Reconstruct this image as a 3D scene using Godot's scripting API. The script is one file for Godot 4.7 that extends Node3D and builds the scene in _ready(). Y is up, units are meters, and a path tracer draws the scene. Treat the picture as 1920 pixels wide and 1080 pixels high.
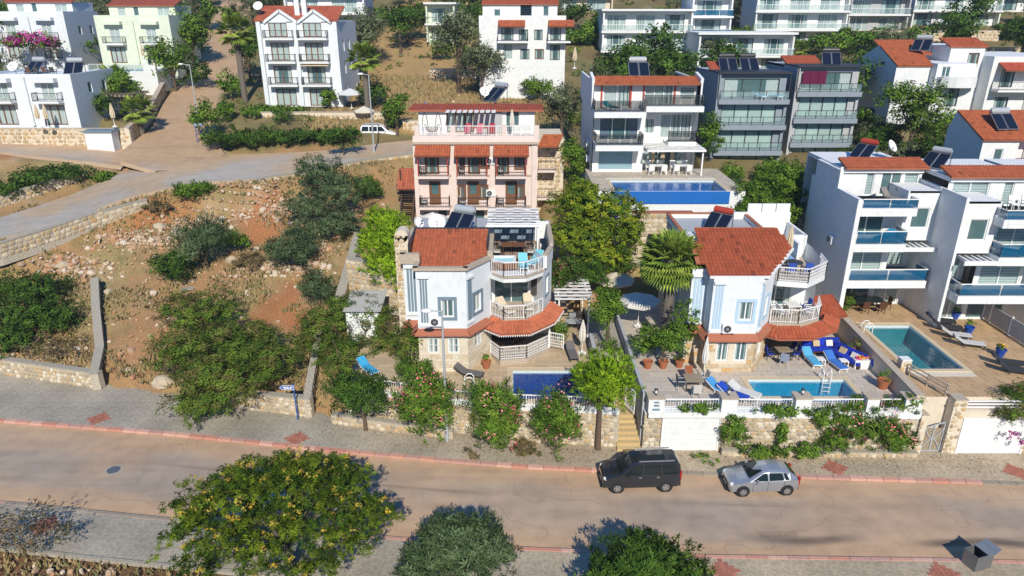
extends Node3D
# A seaside hillside of white villas seen from a drone: the street and its walls, two villas with pools, a pink guest house, roads and houses up the slope.
const EYE := Vector3(0, 24.4, 0)
const PITCH := 21.6
const FOCAL := 1310.0 / 540.0
var mats := {}
var taken := {}
var rng := RandomNumberGenerator.new()
var noise := FastNoiseLite.new()
var stone_shapes := []
var stone_mats := []
var solids := []
var leaf_scale := 1.0

func _ready():
	rng.seed = 7
	noise.seed = 3
	noise.frequency = 0.09
	noise.fractal_octaves = 4
	var cam := Camera3D.new()
	cam.name = "camera"
	cam.position = EYE
	cam.rotation_degrees = Vector3(-PITCH, 0, 0)
	cam.fov = rad_to_deg(2.0 * atan(1.0 / FOCAL))
	cam.near = 0.1
	cam.far = 1500.0
	add_child(cam)
	cam.current = true
	var sky_mat := ProceduralSkyMaterial.new()
	sky_mat.sky_top_color = Color(0.17, 0.42, 0.70)
	sky_mat.sky_horizon_color = Color(0.58, 0.72, 0.84)
	sky_mat.sky_curve = 0.12
	sky_mat.ground_bottom_color = Color(0.42, 0.38, 0.32)
	sky_mat.ground_horizon_color = Color(0.6, 0.66, 0.7)
	sky_mat.sun_angle_max = 1.0
	var sky := Sky.new()
	sky.sky_material = sky_mat
	var env := Environment.new()
	env.background_mode = Environment.BG_SKY
	env.sky = sky
	env.background_energy_multiplier = 1.0
	env.tonemap_mode = Environment.TONE_MAPPER_LINEAR
	env.tonemap_exposure = 1.03
	env.sdfgi_enabled = true
	env.ssao_enabled = true
	env.ssil_enabled = true
	env.fog_enabled = true
	env.fog_density = 0.0003
	env.fog_light_color = Color(0.72, 0.8, 0.88)
	var we := WorldEnvironment.new()
	we.name = "environment"
	we.environment = env
	add_child(we)
	var sun := DirectionalLight3D.new()
	sun.name = "sun"
	sun.light_energy = 1.56
	sun.light_color = Color(1.0, 0.97, 0.91)
	sun.light_angular_distance = 0.5
	sun.shadow_enabled = true
	add_child(sun)
	sun.look_at_from_position(Vector3.ZERO, Vector3(-0.085, -0.595, -0.80), Vector3.UP)
	make_materials()
	make_stones()
	build_ground()
	build_roads()
	build_front_walls()
	build_terraces()
	build_first_house()
	build_second_house()
	build_guest_house()
	build_pool_villa()
	build_grey_villas()
	build_big_white_villa()
	build_hill_houses()
	build_street_things()
	build_furniture()
	build_plants()
	build_hill_plants()
	build_ground_cover()

# ---------------------------------------------------------------- helpers
class B:
	var v := PackedVector3Array()
	var n := PackedVector3Array()
	var c := PackedColorArray()
	var col := Color(1, 1, 1)
	func tri(p, q, r):   # p, q, r run counter-clockwise seen from outside; stored clockwise
		var m: Vector3 = (q - p).cross(r - p).normalized()
		v.append(p); v.append(r); v.append(q)
		for i in 3:
			n.append(m); c.append(col)
	func quad(p, q, r, s):
		tri(p, q, r); tri(p, r, s)
	func smooth(p, q, r, np, nq, nr):
		v.append(p); v.append(r); v.append(q)
		n.append(np); n.append(nr); n.append(nq)
		for i in 3: c.append(col)
	func obox(t: Transform3D, s: Vector3):   # a box centred on t
		var h = s * 0.5
		var k = []
		for i in 8: k.append(t * Vector3(h.x if i & 1 else -h.x, h.y if i & 2 else -h.y, h.z if i & 4 else -h.z))
		quad(k[4], k[5], k[7], k[6]); quad(k[1], k[0], k[2], k[3]); quad(k[5], k[1], k[3], k[7])
		quad(k[0], k[4], k[6], k[2]); quad(k[6], k[7], k[3], k[2]); quad(k[0], k[1], k[5], k[4])
	func box(at: Vector3, s: Vector3, yaw := 0.0):
		obox(Transform3D(Basis(Vector3.UP, yaw), at), s)
	func span(x0, x1, y0, y1, z0, z1):
		box(Vector3(x0 + x1, y0 + y1, z0 + z1) * 0.5, Vector3(abs(x1 - x0), abs(y1 - y0), abs(z1 - z0)))
	func fbox(p: Vector3, r: Vector3, x, y, z, w, h, d):   # in a wall's frame: r to the right, up, and out of the wall
		var out = r.cross(Vector3.UP)
		obox(Transform3D(Basis(r, Vector3.UP, out), p + r * (x + w * 0.5) + Vector3.UP * (y + h * 0.5) + out * (z + d * 0.5)), Vector3(w, h, d))
	func bar(p: Vector3, q: Vector3, w: float, h := 0.0):
		var d = q - p
		if d.length() < 0.0001: return
		var up = Vector3.UP if abs(d.normalized().y) < 0.98 else Vector3.BACK
		var x = d.normalized()
		var z = x.cross(up).normalized()
		obox(Transform3D(Basis(x, z.cross(x), z), (p + q) * 0.5), Vector3(d.length(), h if h > 0 else w, w))
	func tube(p: Vector3, q: Vector3, r0: float, r1: float, k := 7, caps := true):
		var x = (q - p).normalized()
		var a = x.cross(Vector3.UP if abs(x.y) < 0.95 else Vector3.RIGHT).normalized()
		var b = x.cross(a)
		for i in k:
			var s = TAU * i / k
			var e = TAU * (i + 1) / k
			var u = a * cos(s) + b * sin(s)
			var w = a * cos(e) + b * sin(e)
			smooth(p + u * r0, p + w * r0, q + w * r1, u, w, w)
			smooth(p + u * r0, q + w * r1, q + u * r1, u, w, u)
			if caps:
				tri(q, q + u * r1, q + w * r1); tri(p, p + w * r0, p + u * r0)
	func ball(at: Vector3, r: Vector3, k := 8, j := 6, from := 0.0, to := 1.0):
		for a in j:
			var t0 = PI * (from + (to - from) * a / j)
			var t1 = PI * (from + (to - from) * (a + 1) / j)
			for i in k:
				var s = TAU * i / k
				var e = TAU * (i + 1) / k
				var p0 = Vector3(sin(t0) * cos(s), cos(t0), sin(t0) * sin(s))
				var p1 = Vector3(sin(t0) * cos(e), cos(t0), sin(t0) * sin(e))
				var p2 = Vector3(sin(t1) * cos(e), cos(t1), sin(t1) * sin(e))
				var p3 = Vector3(sin(t1) * cos(s), cos(t1), sin(t1) * sin(s))
				smooth(at + p0 * r, at + p1 * r, at + p2 * r, p0, p1, p2)
				smooth(at + p0 * r, at + p2 * r, at + p3 * r, p0, p2, p3)
	func lathe(at: Vector3, pts: Array, k := 12):   # pts: [radius, height] from below upwards
		for j in pts.size() - 1:
			for i in k:
				var s = TAU * i / k
				var e = TAU * (i + 1) / k
				var d0 = Vector3(cos(s), 0, sin(s))
				var d1 = Vector3(cos(e), 0, sin(e))
				quad(at + d1 * pts[j][0] + Vector3.UP * pts[j][1], at + d0 * pts[j][0] + Vector3.UP * pts[j][1], at + d0 * pts[j + 1][0] + Vector3.UP * pts[j + 1][1], at + d1 * pts[j + 1][0] + Vector3.UP * pts[j + 1][1])
	func prism(pts: PackedVector2Array, y0: float, y1: float):   # plan polygon (x, z)
		var p = pts
		if Geometry2D.is_polygon_clockwise(p):
			p = p.duplicate(); p.reverse()
		var ids = Geometry2D.triangulate_polygon(p)
		for i in range(0, ids.size(), 3):
			var a = p[ids[i]]; var b = p[ids[i + 1]]; var d = p[ids[i + 2]]
			if (b - a).cross(d - a) > 0:
				var w = b; b = d; d = w
			tri(Vector3(a.x, y1, a.y), Vector3(b.x, y1, b.y), Vector3(d.x, y1, d.y))
			tri(Vector3(a.x, y0, a.y), Vector3(d.x, y0, d.y), Vector3(b.x, y0, b.y))
		for i in p.size():
			var a = p[i]; var b = p[(i + 1) % p.size()]
			quad(Vector3(b.x, y0, b.y), Vector3(a.x, y0, a.y), Vector3(a.x, y1, a.y), Vector3(b.x, y1, b.y))
	func panel(p: Vector3, r: Vector3, u: Vector3, w: float, h: float, holes: Array, deep: float):   # a flat wall with openings [x, y, w, h] and their reveals
		var xs = [0.0, w]; var ys = [0.0, h]
		for o in holes:
			for e in [o[0], o[0] + o[2]]: if e > 0.001 and e < w - 0.001 and not xs.has(e): xs.append(e)
			for e in [o[1], o[1] + o[3]]: if e > 0.001 and e < h - 0.001 and not ys.has(e): ys.append(e)
		xs.sort(); ys.sort()
		for i in xs.size() - 1:
			for j in ys.size() - 1:
				var mx = (xs[i] + xs[i + 1]) * 0.5; var my = (ys[j] + ys[j + 1]) * 0.5
				var open = false
				for o in holes: if mx > o[0] and mx < o[0] + o[2] and my > o[1] and my < o[1] + o[3]: open = true
				if not open: quad(p + r * xs[i] + u * ys[j], p + r * xs[i + 1] + u * ys[j], p + r * xs[i + 1] + u * ys[j + 1], p + r * xs[i] + u * ys[j + 1])
		var back = -r.cross(u) * deep
		for o in holes:
			var a = p + r * o[0] + u * o[1]; var b = a + r * o[2]; var d = b + u * o[3]; var e = a + u * o[3]
			quad(a, a + back, b + back, b) ; quad(b, b + back, d + back, d); quad(d, d + back, e + back, e); quad(e, e + back, a + back, a)
	func done(material, origin := Vector3.ZERO) -> ArrayMesh:
		var m := ArrayMesh.new()
		if v.is_empty(): return m
		var arr = []
		arr.resize(Mesh.ARRAY_MAX)
		if origin != Vector3.ZERO:
			for i in v.size(): v[i] -= origin
		arr[Mesh.ARRAY_VERTEX] = v; arr[Mesh.ARRAY_NORMAL] = n; arr[Mesh.ARRAY_COLOR] = c
		m.add_surface_from_arrays(Mesh.PRIMITIVE_TRIANGLES, arr)
		m.surface_set_material(0, material)
		return m

func numbered(called: String) -> String:
	if not taken.has(called):
		taken[called] = 0
		return called
	taken[called] += 1
	return "%s_%03d" % [called, taken[called]]

func tag(o, label, category, group = ""):
	o.set_meta("label", label); o.set_meta("category", category)
	if group: o.set_meta("group", group)
	return o

func thing(called, label, category, at = Vector3.ZERO, turn = 0.0, group = "") -> Node3D:
	var o := Node3D.new()
	o.name = numbered(called)
	add_child(o)
	o.position = at; o.rotation.y = turn
	return tag(o, label, category, group)

func obj(called, b: B, material, parent = null, local = false) -> MeshInstance3D:   # commits b as one named mesh; unless local, b is in world metres
	var o := MeshInstance3D.new()
	var host = parent if parent else self
	var org = Vector3.ZERO
	if not local:
		var k = host
		while k != self:
			org += k.position
			k = k.get_parent()
	o.mesh = b.done(mats[material] if material is String else material, org)
	o.name = numbered(called) if host == self else called
	host.add_child(o, true)
	return o

func struct(called, b, material) -> MeshInstance3D:
	var o = obj(called, b, material)
	o.set_meta("kind", "structure")
	return o

func stuff(o):
	o.set_meta("kind", "stuff")
	return o

func copy_of(root, at, turn, label, group = "") -> Node3D:
	var r = root.duplicate()
	var base = String(root.name)
	if base.length() > 4 and base.substr(base.length() - 4, 1) == "_" and base.right(3).is_valid_int(): base = base.left(base.length() - 4)
	r.name = numbered(base)
	add_child(r)
	r.position = at; r.rotation.y = turn
	return tag(r, label, root.get_meta("category"), group if group else root.get_meta("group", ""))

func spot(px: float, py: float, level: float) -> Vector3:   # where the sight line of a photo point meets the height "level"
	var d = Vector3((px - 960) / 1310.0, (540 - py) / 1310.0, -1.0).rotated(Vector3.RIGHT, -deg_to_rad(PITCH))
	return EYE + d * ((level - EYE.y) / d.y)

func on_ground(px: float, py: float) -> Vector3:   # where it meets the terrain
	var d = Vector3((px - 960) / 1310.0, (540 - py) / 1310.0, -1.0).rotated(Vector3.RIGHT, -deg_to_rad(PITCH))
	var t = 24.0
	while t < 260.0:
		var p = EYE + d * t
		var g = ground(p.x, p.z)
		if p.y < g: return Vector3(p.x, g, p.z)
		t += 0.35
	return EYE + d * 200.0

func lin(hex: String) -> Color: return Color.html(hex).srgb_to_linear()

# ---------------------------------------------------------------- materials
func noise_image(sd, freq, oct, size, lo, hi, kind = 0) -> Image:
	var f := FastNoiseLite.new()
	f.seed = sd; f.frequency = freq; f.fractal_octaves = oct
	f.noise_type = FastNoiseLite.TYPE_CELLULAR if kind == 1 else FastNoiseLite.TYPE_SIMPLEX_SMOOTH
	var g = f.get_seamless_image(size, size)
	var im := Image.create(size, size, false, Image.FORMAT_RGB8)
	for y in size:
		for x in size:
			var k = lerp(lo, hi, smoothstep(0.15, 0.85, g.get_pixel(x, y).r))
			im.set_pixel(x, y, Color(k, k, k))
	return im

func bump(im: Image, strength) -> ImageTexture:
	var c = im.duplicate()
	c.bump_map_to_normal_map(strength)
	return ImageTexture.create_from_image(c)

func mat(called, color: Color, rough, tex = null, scale = 1.0, nrm = null, nscale = 0.6, tinted = false) -> StandardMaterial3D:
	var m := StandardMaterial3D.new()
	m.resource_name = called
	m.albedo_color = color; m.roughness = rough
	m.vertex_color_use_as_albedo = tinted
	if tex:
		m.albedo_texture = tex
	if nrm:
		m.normal_enabled = true; m.normal_texture = nrm; m.normal_scale = nscale
	if tex or nrm:
		m.uv1_triplanar = true; m.uv1_world_triplanar = true
		m.uv1_scale = Vector3.ONE * scale
	mats[called] = m
	return m

func paver_image() -> Image:   # herringbone blocks, two by one, dark joints, each block its own tone
	var s := 256
	var im := Image.create(s, s, false, Image.FORMAT_RGB8)
	var u := 16
	var r := RandomNumberGenerator.new()
	r.seed = 5
	var tone := {}
	for y in s:
		for x in s:
			var cx = x / u; var cy = y / u
			var k = posmod(cx - cy, 4)
			var id: Vector2i
			var lx = x % u; var ly = y % u
			var edge := false
			if k < 2:
				id = Vector2i(posmod(cx - k, 16), cy)
				edge = ly < 1 or (k == 0 and lx < 1)
			else:
				var dy = 3 - k
				id = Vector2i(cx, posmod(cy - dy, 16) + 100)
				edge = lx < 1 or (dy == 0 and ly < 1)
			if not tone.has(id): tone[id] = 0.86 + r.randf() * 0.14
			var t = 0.62 if edge else tone[id]
			im.set_pixel(x, y, Color(t, t, t))
	return im

func make_materials():
	var fine = noise_image(11, 0.05, 5, 256, 0.88, 1.0)
	var soft = noise_image(12, 0.012, 4, 256, 0.965, 1.0)
	var rough_i = noise_image(13, 0.06, 5, 256, 0.78, 1.0)
	var t_fine = ImageTexture.create_from_image(fine)
	var t_soft = ImageTexture.create_from_image(soft)
	var t_rough = ImageTexture.create_from_image(rough_i)
	# a worn street: grit, faint wheel tracks along it, hairline cracks, a few patches
	var rd := Image.create(1024, 1024, false, Image.FORMAT_RGB8)
	var rr := RandomNumberGenerator.new()
	rr.seed = 4
	var tn := FastNoiseLite.new()
	tn.seed = 41; tn.frequency = 0.012; tn.fractal_octaves = 4
	for y in 1024:
		for x in 1024:
			var k = 0.93 + 0.07 * rr.randf() + 0.05 * tn.get_noise_2d(x * 0.25, y * 2.2) + 0.05 * tn.get_noise_2d(x * 1.5, y * 1.5 + 500)
			rd.set_pixel(x, y, Color(k, k, k).clamp())
	for i in 26:
		var p = Vector2(rr.randf() * 1024, rr.randf() * 1024)
		var a = rr.randf_range(-0.4, 0.4) + (PI * 0.5 if rr.randf() < 0.3 else 0.0)
		for s in int(rr.randf_range(80, 420)):
			a += rr.randfn() * 0.16; p += Vector2(cos(a), sin(a))
			var q = Vector2i(posmod(int(p.x), 1024), posmod(int(p.y), 1024))
			rd.set_pixel(q.x, q.y, rd.get_pixel(q.x, q.y) * 0.8)
	for i in 9:
		var q = Vector2i(rr.randi() % 900, rr.randi() % 980)
		var sz = Vector2i(rr.randi_range(20, 110), rr.randi_range(10, 40))
		var f = rr.randf_range(0.93, 1.05)
		for y in range(q.y, q.y + sz.y):
			for x in range(q.x, q.x + sz.x): rd.set_pixel(x, y, (rd.get_pixel(x, y) * f).clamp())
	var t_road = ImageTexture.create_from_image(rd)
	var stain := Image.create(512, 512, false, Image.FORMAT_RGB8)
	var s1 := FastNoiseLite.new()
	s1.seed = 31; s1.frequency = 0.05; s1.fractal_octaves = 3
	for y in 512:
		for x in 512:
			var a = s1.get_noise_2d(x * 1.6, y * 0.16)
			var c = s1.get_noise_2d(x * 0.35 + 900, y * 0.35)
			var k = 1.0 - 0.035 * smoothstep(0.1, 0.7, a) - 0.03 * smoothstep(-0.1, 0.6, c)
			stain.set_pixel(x, y, Color(k, k * 0.995, k * 0.985))
	var t_stain = ImageTexture.create_from_image(stain)
	var n_fine = bump(fine, 3.0)
	var n_rough = bump(rough_i, 5.0)
	var pv = paver_image()
	var t_pave = ImageTexture.create_from_image(pv)
	var streak := Image.create(256, 256, false, Image.FORMAT_RGB8)
	var sn := FastNoiseLite.new()
	sn.seed = 9; sn.frequency = 0.02
	for y in 256:
		for x in 256:
			var k = 0.82 + 0.18 * sn.get_noise_2d(x * 0.15, y * 5.0)
			streak.set_pixel(x, y, Color(k, k, k))
	var t_streak = ImageTexture.create_from_image(streak)
	var S = func(r, g, b): return Color(r, g, b).linear_to_srgb()
	mat("ground", Color.WHITE, 0.95, t_rough, 0.35, n_rough, 0.9, true)
	mat("road", Color.WHITE, 0.92, t_road, 0.0417, n_fine, 0.1, true)
	mat("paving", Color.WHITE, 0.9, t_pave, 0.62, bump(pv, 2.0), 0.5, true)
	mat("kerb", Color.WHITE, 0.85, t_fine, 0.7, n_fine, 0.3, true)
	mat("white", S.call(0.74, 0.77, 0.79), 0.75, t_stain, 0.14, n_fine, 0.12)
	mat("bluewhite", S.call(0.70, 0.755, 0.81), 0.75, t_stain, 0.14, n_fine, 0.12)
	mat("mint", S.call(0.66, 0.74, 0.62), 0.78, t_stain, 0.14, n_fine, 0.12)
	mat("pink", S.call(0.72, 0.61, 0.57), 0.8, t_stain, 0.14, n_fine, 0.15)
	mat("cream", S.call(0.66, 0.59, 0.48), 0.8, t_stain, 0.14, n_fine, 0.15)
	mat("grey", S.call(0.25, 0.30, 0.36), 0.7, t_stain, 0.14, n_fine, 0.15)
	mat("lightgrey", S.call(0.42, 0.44, 0.47), 0.75, t_stain, 0.14, n_fine, 0.15)
	mat("bluegrey", S.call(0.17, 0.24, 0.30), 0.6)
	mat("paleblue", S.call(0.42, 0.58, 0.72), 0.6)
	mat("clad", Color.WHITE, 0.9, t_fine, 0.5, n_rough, 0.5, true)
	mat("mortar", S.call(0.60, 0.53, 0.42), 0.95, t_rough, 0.5, n_rough, 0.6)
	mat("cement", S.call(0.40, 0.36, 0.29), 0.95, t_fine, 0.4, n_rough, 0.5)
	mat("coping", S.call(0.50, 0.42, 0.33), 0.85, t_fine, 0.5, n_fine, 0.3)
	mat("stones", Color.WHITE, 0.92, t_fine, 1.2, n_rough, 0.7, true)
	mat("tiles", Color.WHITE, 0.8, t_fine, 1.5, n_fine, 0.4, true)
	mat("terracotta", S.call(0.43, 0.15, 0.08), 0.8, t_fine, 1.2, n_fine, 0.3)
	mat("decktile", Color.WHITE, 0.7, t_fine, 0.6, n_fine, 0.2, true)
	mat("wood", S.call(0.26, 0.11, 0.045), 0.6, t_streak, 0.6)
	mat("darkwood", S.call(0.09, 0.045, 0.025), 0.6, t_streak, 0.6)
	mat("palewood", S.call(0.45, 0.36, 0.25), 0.75, t_streak, 0.6)
	mat("whitemetal", S.call(0.8, 0.8, 0.8), 0.4)
	mat("darkmetal", S.call(0.03, 0.032, 0.036), 0.45)
	mat("greymetal", S.call(0.32, 0.34, 0.36), 0.45, t_soft, 0.6).metallic = 0.5
	mat("lampgrey", S.call(0.38, 0.41, 0.44), 0.5)
	mat("galvanised", S.call(0.30, 0.31, 0.32), 0.5, t_rough, 0.8, n_fine, 0.2).metallic = 0.6
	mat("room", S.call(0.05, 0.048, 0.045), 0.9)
	mat("curtain", S.call(0.8, 0.8, 0.77), 0.9)
	mat("purple", S.call(0.12, 0.05, 0.2), 0.9)
	mat("blinds", Color.WHITE, 0.8, null, 1.0, null, 1.0, true)
	mat("plastic", Color.WHITE, 0.45, null, 1.0, null, 1.0, true)
	mat("fabric", Color.WHITE, 0.9, t_fine, 3.0, n_fine, 0.3, true)
	mat("bark", S.call(0.16, 0.11, 0.075), 0.95, t_rough, 1.5, n_rough, 1.0)
	mat("greybark", S.call(0.2, 0.17, 0.14), 0.95, t_rough, 1.5, n_rough, 1.0)
	var lf = mat("leaves", Color.WHITE, 0.75, null, 1.0, null, 1.0, true)
	lf.backlight = Color(0.55, 0.6, 0.12)
	lf.metallic_specular = 0.2
	lf.cull_mode = BaseMaterial3D.CULL_DISABLED
	mat("petals", Color.WHITE, 0.7, null, 1.0, null, 1.0, true).cull_mode = BaseMaterial3D.CULL_DISABLED
	mat("terracotta_pot", S.call(0.42, 0.14, 0.06), 0.8, t_fine, 2.0)
	mat("basin", S.call(0.015, 0.42, 0.72), 0.4, t_pave, 1.5)
	mat("darkbasin", S.call(0.008, 0.06, 0.36), 0.4, t_pave, 1.5)
	mat("royalbasin", S.call(0.02, 0.17, 0.58), 0.35, t_pave, 1.5)
	mat("tealbasin", S.call(0.02, 0.31, 0.36), 0.4, t_pave, 1.5)
	var wn = noise_image(21, 0.02, 3, 256, 0.0, 1.0)
	var w = mat("water", Color(0.05, 0.35, 0.5, 0.16), 0.03, null, 0.5, bump(wn, 3.0), 0.3)
	w.transparency = BaseMaterial3D.TRANSPARENCY_ALPHA
	for g in [["glass", Color(0.5, 0.68, 0.7, 0.2)], ["blueglass", Color(0.0, 0.36, 0.52, 0.62)], ["smokeglass", Color(0.10, 0.16, 0.20, 0.5)], ["clearglass", Color(0.6, 0.72, 0.72, 0.22)]]:
		var m = mat(g[0], g[1], 0.03)
		m.transparency = BaseMaterial3D.TRANSPARENCY_ALPHA
	mat("carglass", S.call(0.012, 0.02, 0.02), 0.05)
	var cp = mat("blackpaint", S.call(0.018, 0.02, 0.025), 0.22)
	cp.clearcoat_enabled = true; cp.clearcoat = 0.8; cp.clearcoat_roughness = 0.05
	cp = mat("silverpaint", S.call(0.40, 0.42, 0.46), 0.3)
	cp.metallic = 0.6; cp.clearcoat_enabled = true; cp.clearcoat = 0.7; cp.clearcoat_roughness = 0.05
	cp = mat("whitepaint", S.call(0.78, 0.79, 0.8), 0.3)
	cp.clearcoat_enabled = true; cp.clearcoat = 0.7; cp.clearcoat_roughness = 0.05
	mat("rubber", S.call(0.02, 0.02, 0.02), 0.85)
	mat("rim", S.call(0.45, 0.45, 0.46), 0.35).metallic = 0.7
	mat("lamp_lens", S.call(0.7, 0.72, 0.72), 0.1)
	mat("tail_lens", S.call(0.35, 0.01, 0.01), 0.2)
	mat("solar", S.call(0.01, 0.016, 0.035), 0.18).metallic_specular = 0.25
	mat("tin", S.call(0.62, 0.60, 0.56), 0.55, t_rough, 0.7)
	mat("signblue", S.call(0.01, 0.08, 0.35), 0.5)
	mat("redpaint", S.call(0.42, 0.05, 0.025), 0.5)

func make_stones():
	for k in 6:
		var b := B.new()
		var ring := []
		var m = 7
		for i in m:
			var a = TAU * (i + rng.randf_range(-0.25, 0.25)) / m
			ring.append(Vector2(cos(a), sin(a)) * rng.randf_range(0.82, 1.08))
		var top = Vector3(rng.randf_range(-0.2, 0.2), rng.randf_range(-0.2, 0.2), 1.0)
		for i in m:
			var p = ring[i]; var q = ring[(i + 1) % m]
			var p0 = Vector3(p.x, p.y, -0.3); var q0 = Vector3(q.x, q.y, -0.3)
			var p1 = Vector3(p.x * 0.72, p.y * 0.72, 0.78); var q1 = Vector3(q.x * 0.72, q.y * 0.72, 0.78)
			b.quad(p0, q0, q1, p1)
			b.tri(p1, q1, top)
		stone_shapes.append(b)
	for h in ["cdbb9c", "bda888", "d9cab0", "b5a284", "c9ab7e", "e0d5c0", "a99c88"]:
		var m2 = mats["stones"].duplicate()
		m2.vertex_color_use_as_albedo = false
		m2.albedo_color = Color.html(h)
		stone_mats.append(m2)
# ---------------------------------------------------------------- terrain, roads, pavements
const LEVELS := [-34.2,-44.1,0.8,-28.0,-41.6,0.3,-25.6,-41.2,0.1,-34.1,-46.7,1.2,-39.2,-52.7,2.6,-39.3,-56.7,4.9,-43.6,-56.2,4.6,-34.0,-53.0,3.2,-27.0,-48.9,2.4,-26.8,-44.0,0.9,-22.0,-48.7,2.5,-19.5,-51.2,3.2,-28.9,-57.0,4.8,-26.2,-61.3,6.4,-22.8,-63.1,7.4,-33.0,-63.5,6.8,-36.4,-60.3,6.2,-18.3,-56.7,4.9,-14.3,-47.5,2.6,-13.7,-52.0,3.8,-14.3,-57.2,5.2,-18.3,-41.1,0.8,-14.3,-41.0,0.9,-15.2,-44.7,1.8,
	-45.0,-59.0,6.6,-40.0,-62.8,7.4,-34.5,-70.9,8.8,-28.1,-71.6,9.2,-21.9,-71.3,9.6,-16.0,-74.7,10.1,-11.7,-77.0,10.3,-60.1,-82.6,10.4,-52.9,-71.3,8.6,-52.1,-75.6,9.4,-47.2,-76.5,10.1,-40.2,-87.0,11.4,-43.2,-98,13.7,-45.3,-114,16.9,-51.5,-134,20.9,-57,-155,25,
	-54,-80,12.2,-50,-84,12.4,-27,-93,12.7,-27,-87,12.5,0,-64,5.4,12,-66,10.1,12,-76,11.2,-17,-80,10.4,30,-62,7.5,30,-72,8.6]
const PADS := [[-11, 4.4, -56, -35.5, 0.4], [4.4, 7.8, -50, -35.5, 0.4], [7.6, 24.0, -52, -34.6, 0.4], [23.6, 60, -58, -34.6, 1.2], [-9.4, 2.8, -74, -62.0, 5.3], [6.6, 19.5, -76, -54.5, 5.0]]
const WALL_LINE := [[-70.0, -52.5], [-45, -46.5], [-36.8, -44.4], [-28.4, -42.3], [-16.7, -39.5], [-12.9, -38.7], [-11.5, -38.25], [-3.3, -36.3], [4.15, -35.3], [8.9, -35.06], [24, -34.8], [30, -34.6], [70, -33]]
const KERB_FAR := [[-70.0, -44.5], [-45, -40.0], [-32.6, -38.25], [-21.06, -36.74], [-10.1, -34.9], [-4.0, -34.0], [1.2, -33.34], [5.15, -33.04], [15.5, -32.5], [25.4, -32.0], [70, -29.5]]
const KERB_NEAR := [[-70.0, -37.0], [-45, -33.2], [-27.4, -30.5], [-18.2, -29.2], [-5.6, -27.7], [0, -27.05], [8.7, -26.5], [20.9, -26.25], [70, -24.2]]
const ROAD_A := [[-75.0, -39, 3.0, 3.5], [-60.0, -48.5, 4.8, 3.6], [-52, -54.5, 5.9, 3.7], [-45.2, -59.3, 6.6, 3.8], [-42.4, -62.6, 7.0, 3.8], [-41, -64.6, 7.4, 4.0], [-38.3, -67, 8.4, 4.8], [-35.5, -69.6, 8.9, 6.0], [-31, -72, 9.25, 7.3], [-25.5, -72.3, 9.5, 6.8], [-20.3, -73.8, 9.8, 5.0], [-16.2, -75.5, 10.1, 4.0], [-12, -78, 10.35, 3.6], [-4, -81, 10.6, 3.6]]   # x, z, level, half width
const ROAD_B := [[-34.8, -72.5, 9.0, 2.2], [-36.6, -75.8, 9.55, 5.0], [-38.2, -79, 10.1, 5.0], [-40.2, -87, 11.4, 3.5], [-43.2, -98, 13.7, 3.2], [-45.3, -114, 16.9, 3.1], [-51.5, -134, 20.9, 3.1], [-57, -155, 25, 3.0], [-64, -180, 30, 3.0]]
const ROAD_C := [[-39.8, -76.6, 9.2, 4.0], [-42.5, -77.2, 9.45, 4.3], [-47.2, -77.6, 9.9, 4.2], [-53, -79.4, 10.1, 4.0], [-60.1, -82.6, 10.4, 3.8], [-70, -88, 11, 3.5]]

func along(pts: Array, x: float) -> float:
	for i in pts.size() - 1:
		if x <= pts[i + 1][0]:
			return lerp(float(pts[i][1]), float(pts[i + 1][1]), clampf((x - pts[i][0]) / (pts[i + 1][0] - pts[i][0]), 0, 1))
	return pts[-1][1]

func near_road(x, z, pts) -> Array:   # [distance, level of the road there]
	var best = [1e9, 0.0, 0.0]
	for i in pts.size() - 1:
		var a = Vector2(pts[i][0], pts[i][1]); var b = Vector2(pts[i + 1][0], pts[i + 1][1])
		var t = clampf((Vector2(x, z) - a).dot(b - a) / (b - a).length_squared(), 0, 1)
		var d = Vector2(x, z).distance_to(a.lerp(b, t))
		if d < best[0]: best = [d, lerp(float(pts[i][2]), float(pts[i + 1][2]), t), lerp(float(pts[i][3]), float(pts[i + 1][3]), t) if pts[i].size() > 3 else 0.0]
	return best

func slope_level(d: float) -> float:
	if d < 36.0: return 0.0
	if d < 81.0: return 10.2 * (d - 36.0) / 45.0
	if d < 170.0: return 10.2 + 0.2 * (d - 81.0)
	return 28.0 + 0.27 * (d - 170.0)

func ground(x: float, z: float) -> float:
	var edge = along(WALL_LINE, x)
	if z > edge - 0.8: return -0.12
	for p in PADS:
		if x > p[0] and x < p[1] and z > p[2] and z < p[3]: return p[4]
	var h = slope_level(-z)
	var s = 0.0; var w = 0.012
	for i in range(0, LEVELS.size(), 3):
		var dx = x - LEVELS[i]; var dz = z - LEVELS[i + 1]
		var q = 1.0 / pow(dx * dx + dz * dz + 2.5, 1.35)
		s += q * (LEVELS[i + 2] - slope_level(-LEVELS[i + 1])); w += q
	h += s / w
	h += 0.12 * noise.get_noise_2d(x * 2.0, z * 2.0)
	var most = 0.0; var sum = 0.0; var lv = 0.0; var under = 1e9
	for r in [ROAD_A, ROAD_B, ROAD_C]:
		var k = near_road(x, z, r)
		var f = 1.0 - smoothstep(k[2] + 0.4, k[2] + 3.0, k[0])
		if f > 0.0:
			most = max(most, f); sum += f; lv += f * k[1]
			if f > 0.999: under = min(under, k[1])
	if sum > 0.0: h = lerp(h, (under if under < 1e8 else lv / sum) - 0.12, most)
	return h

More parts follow.
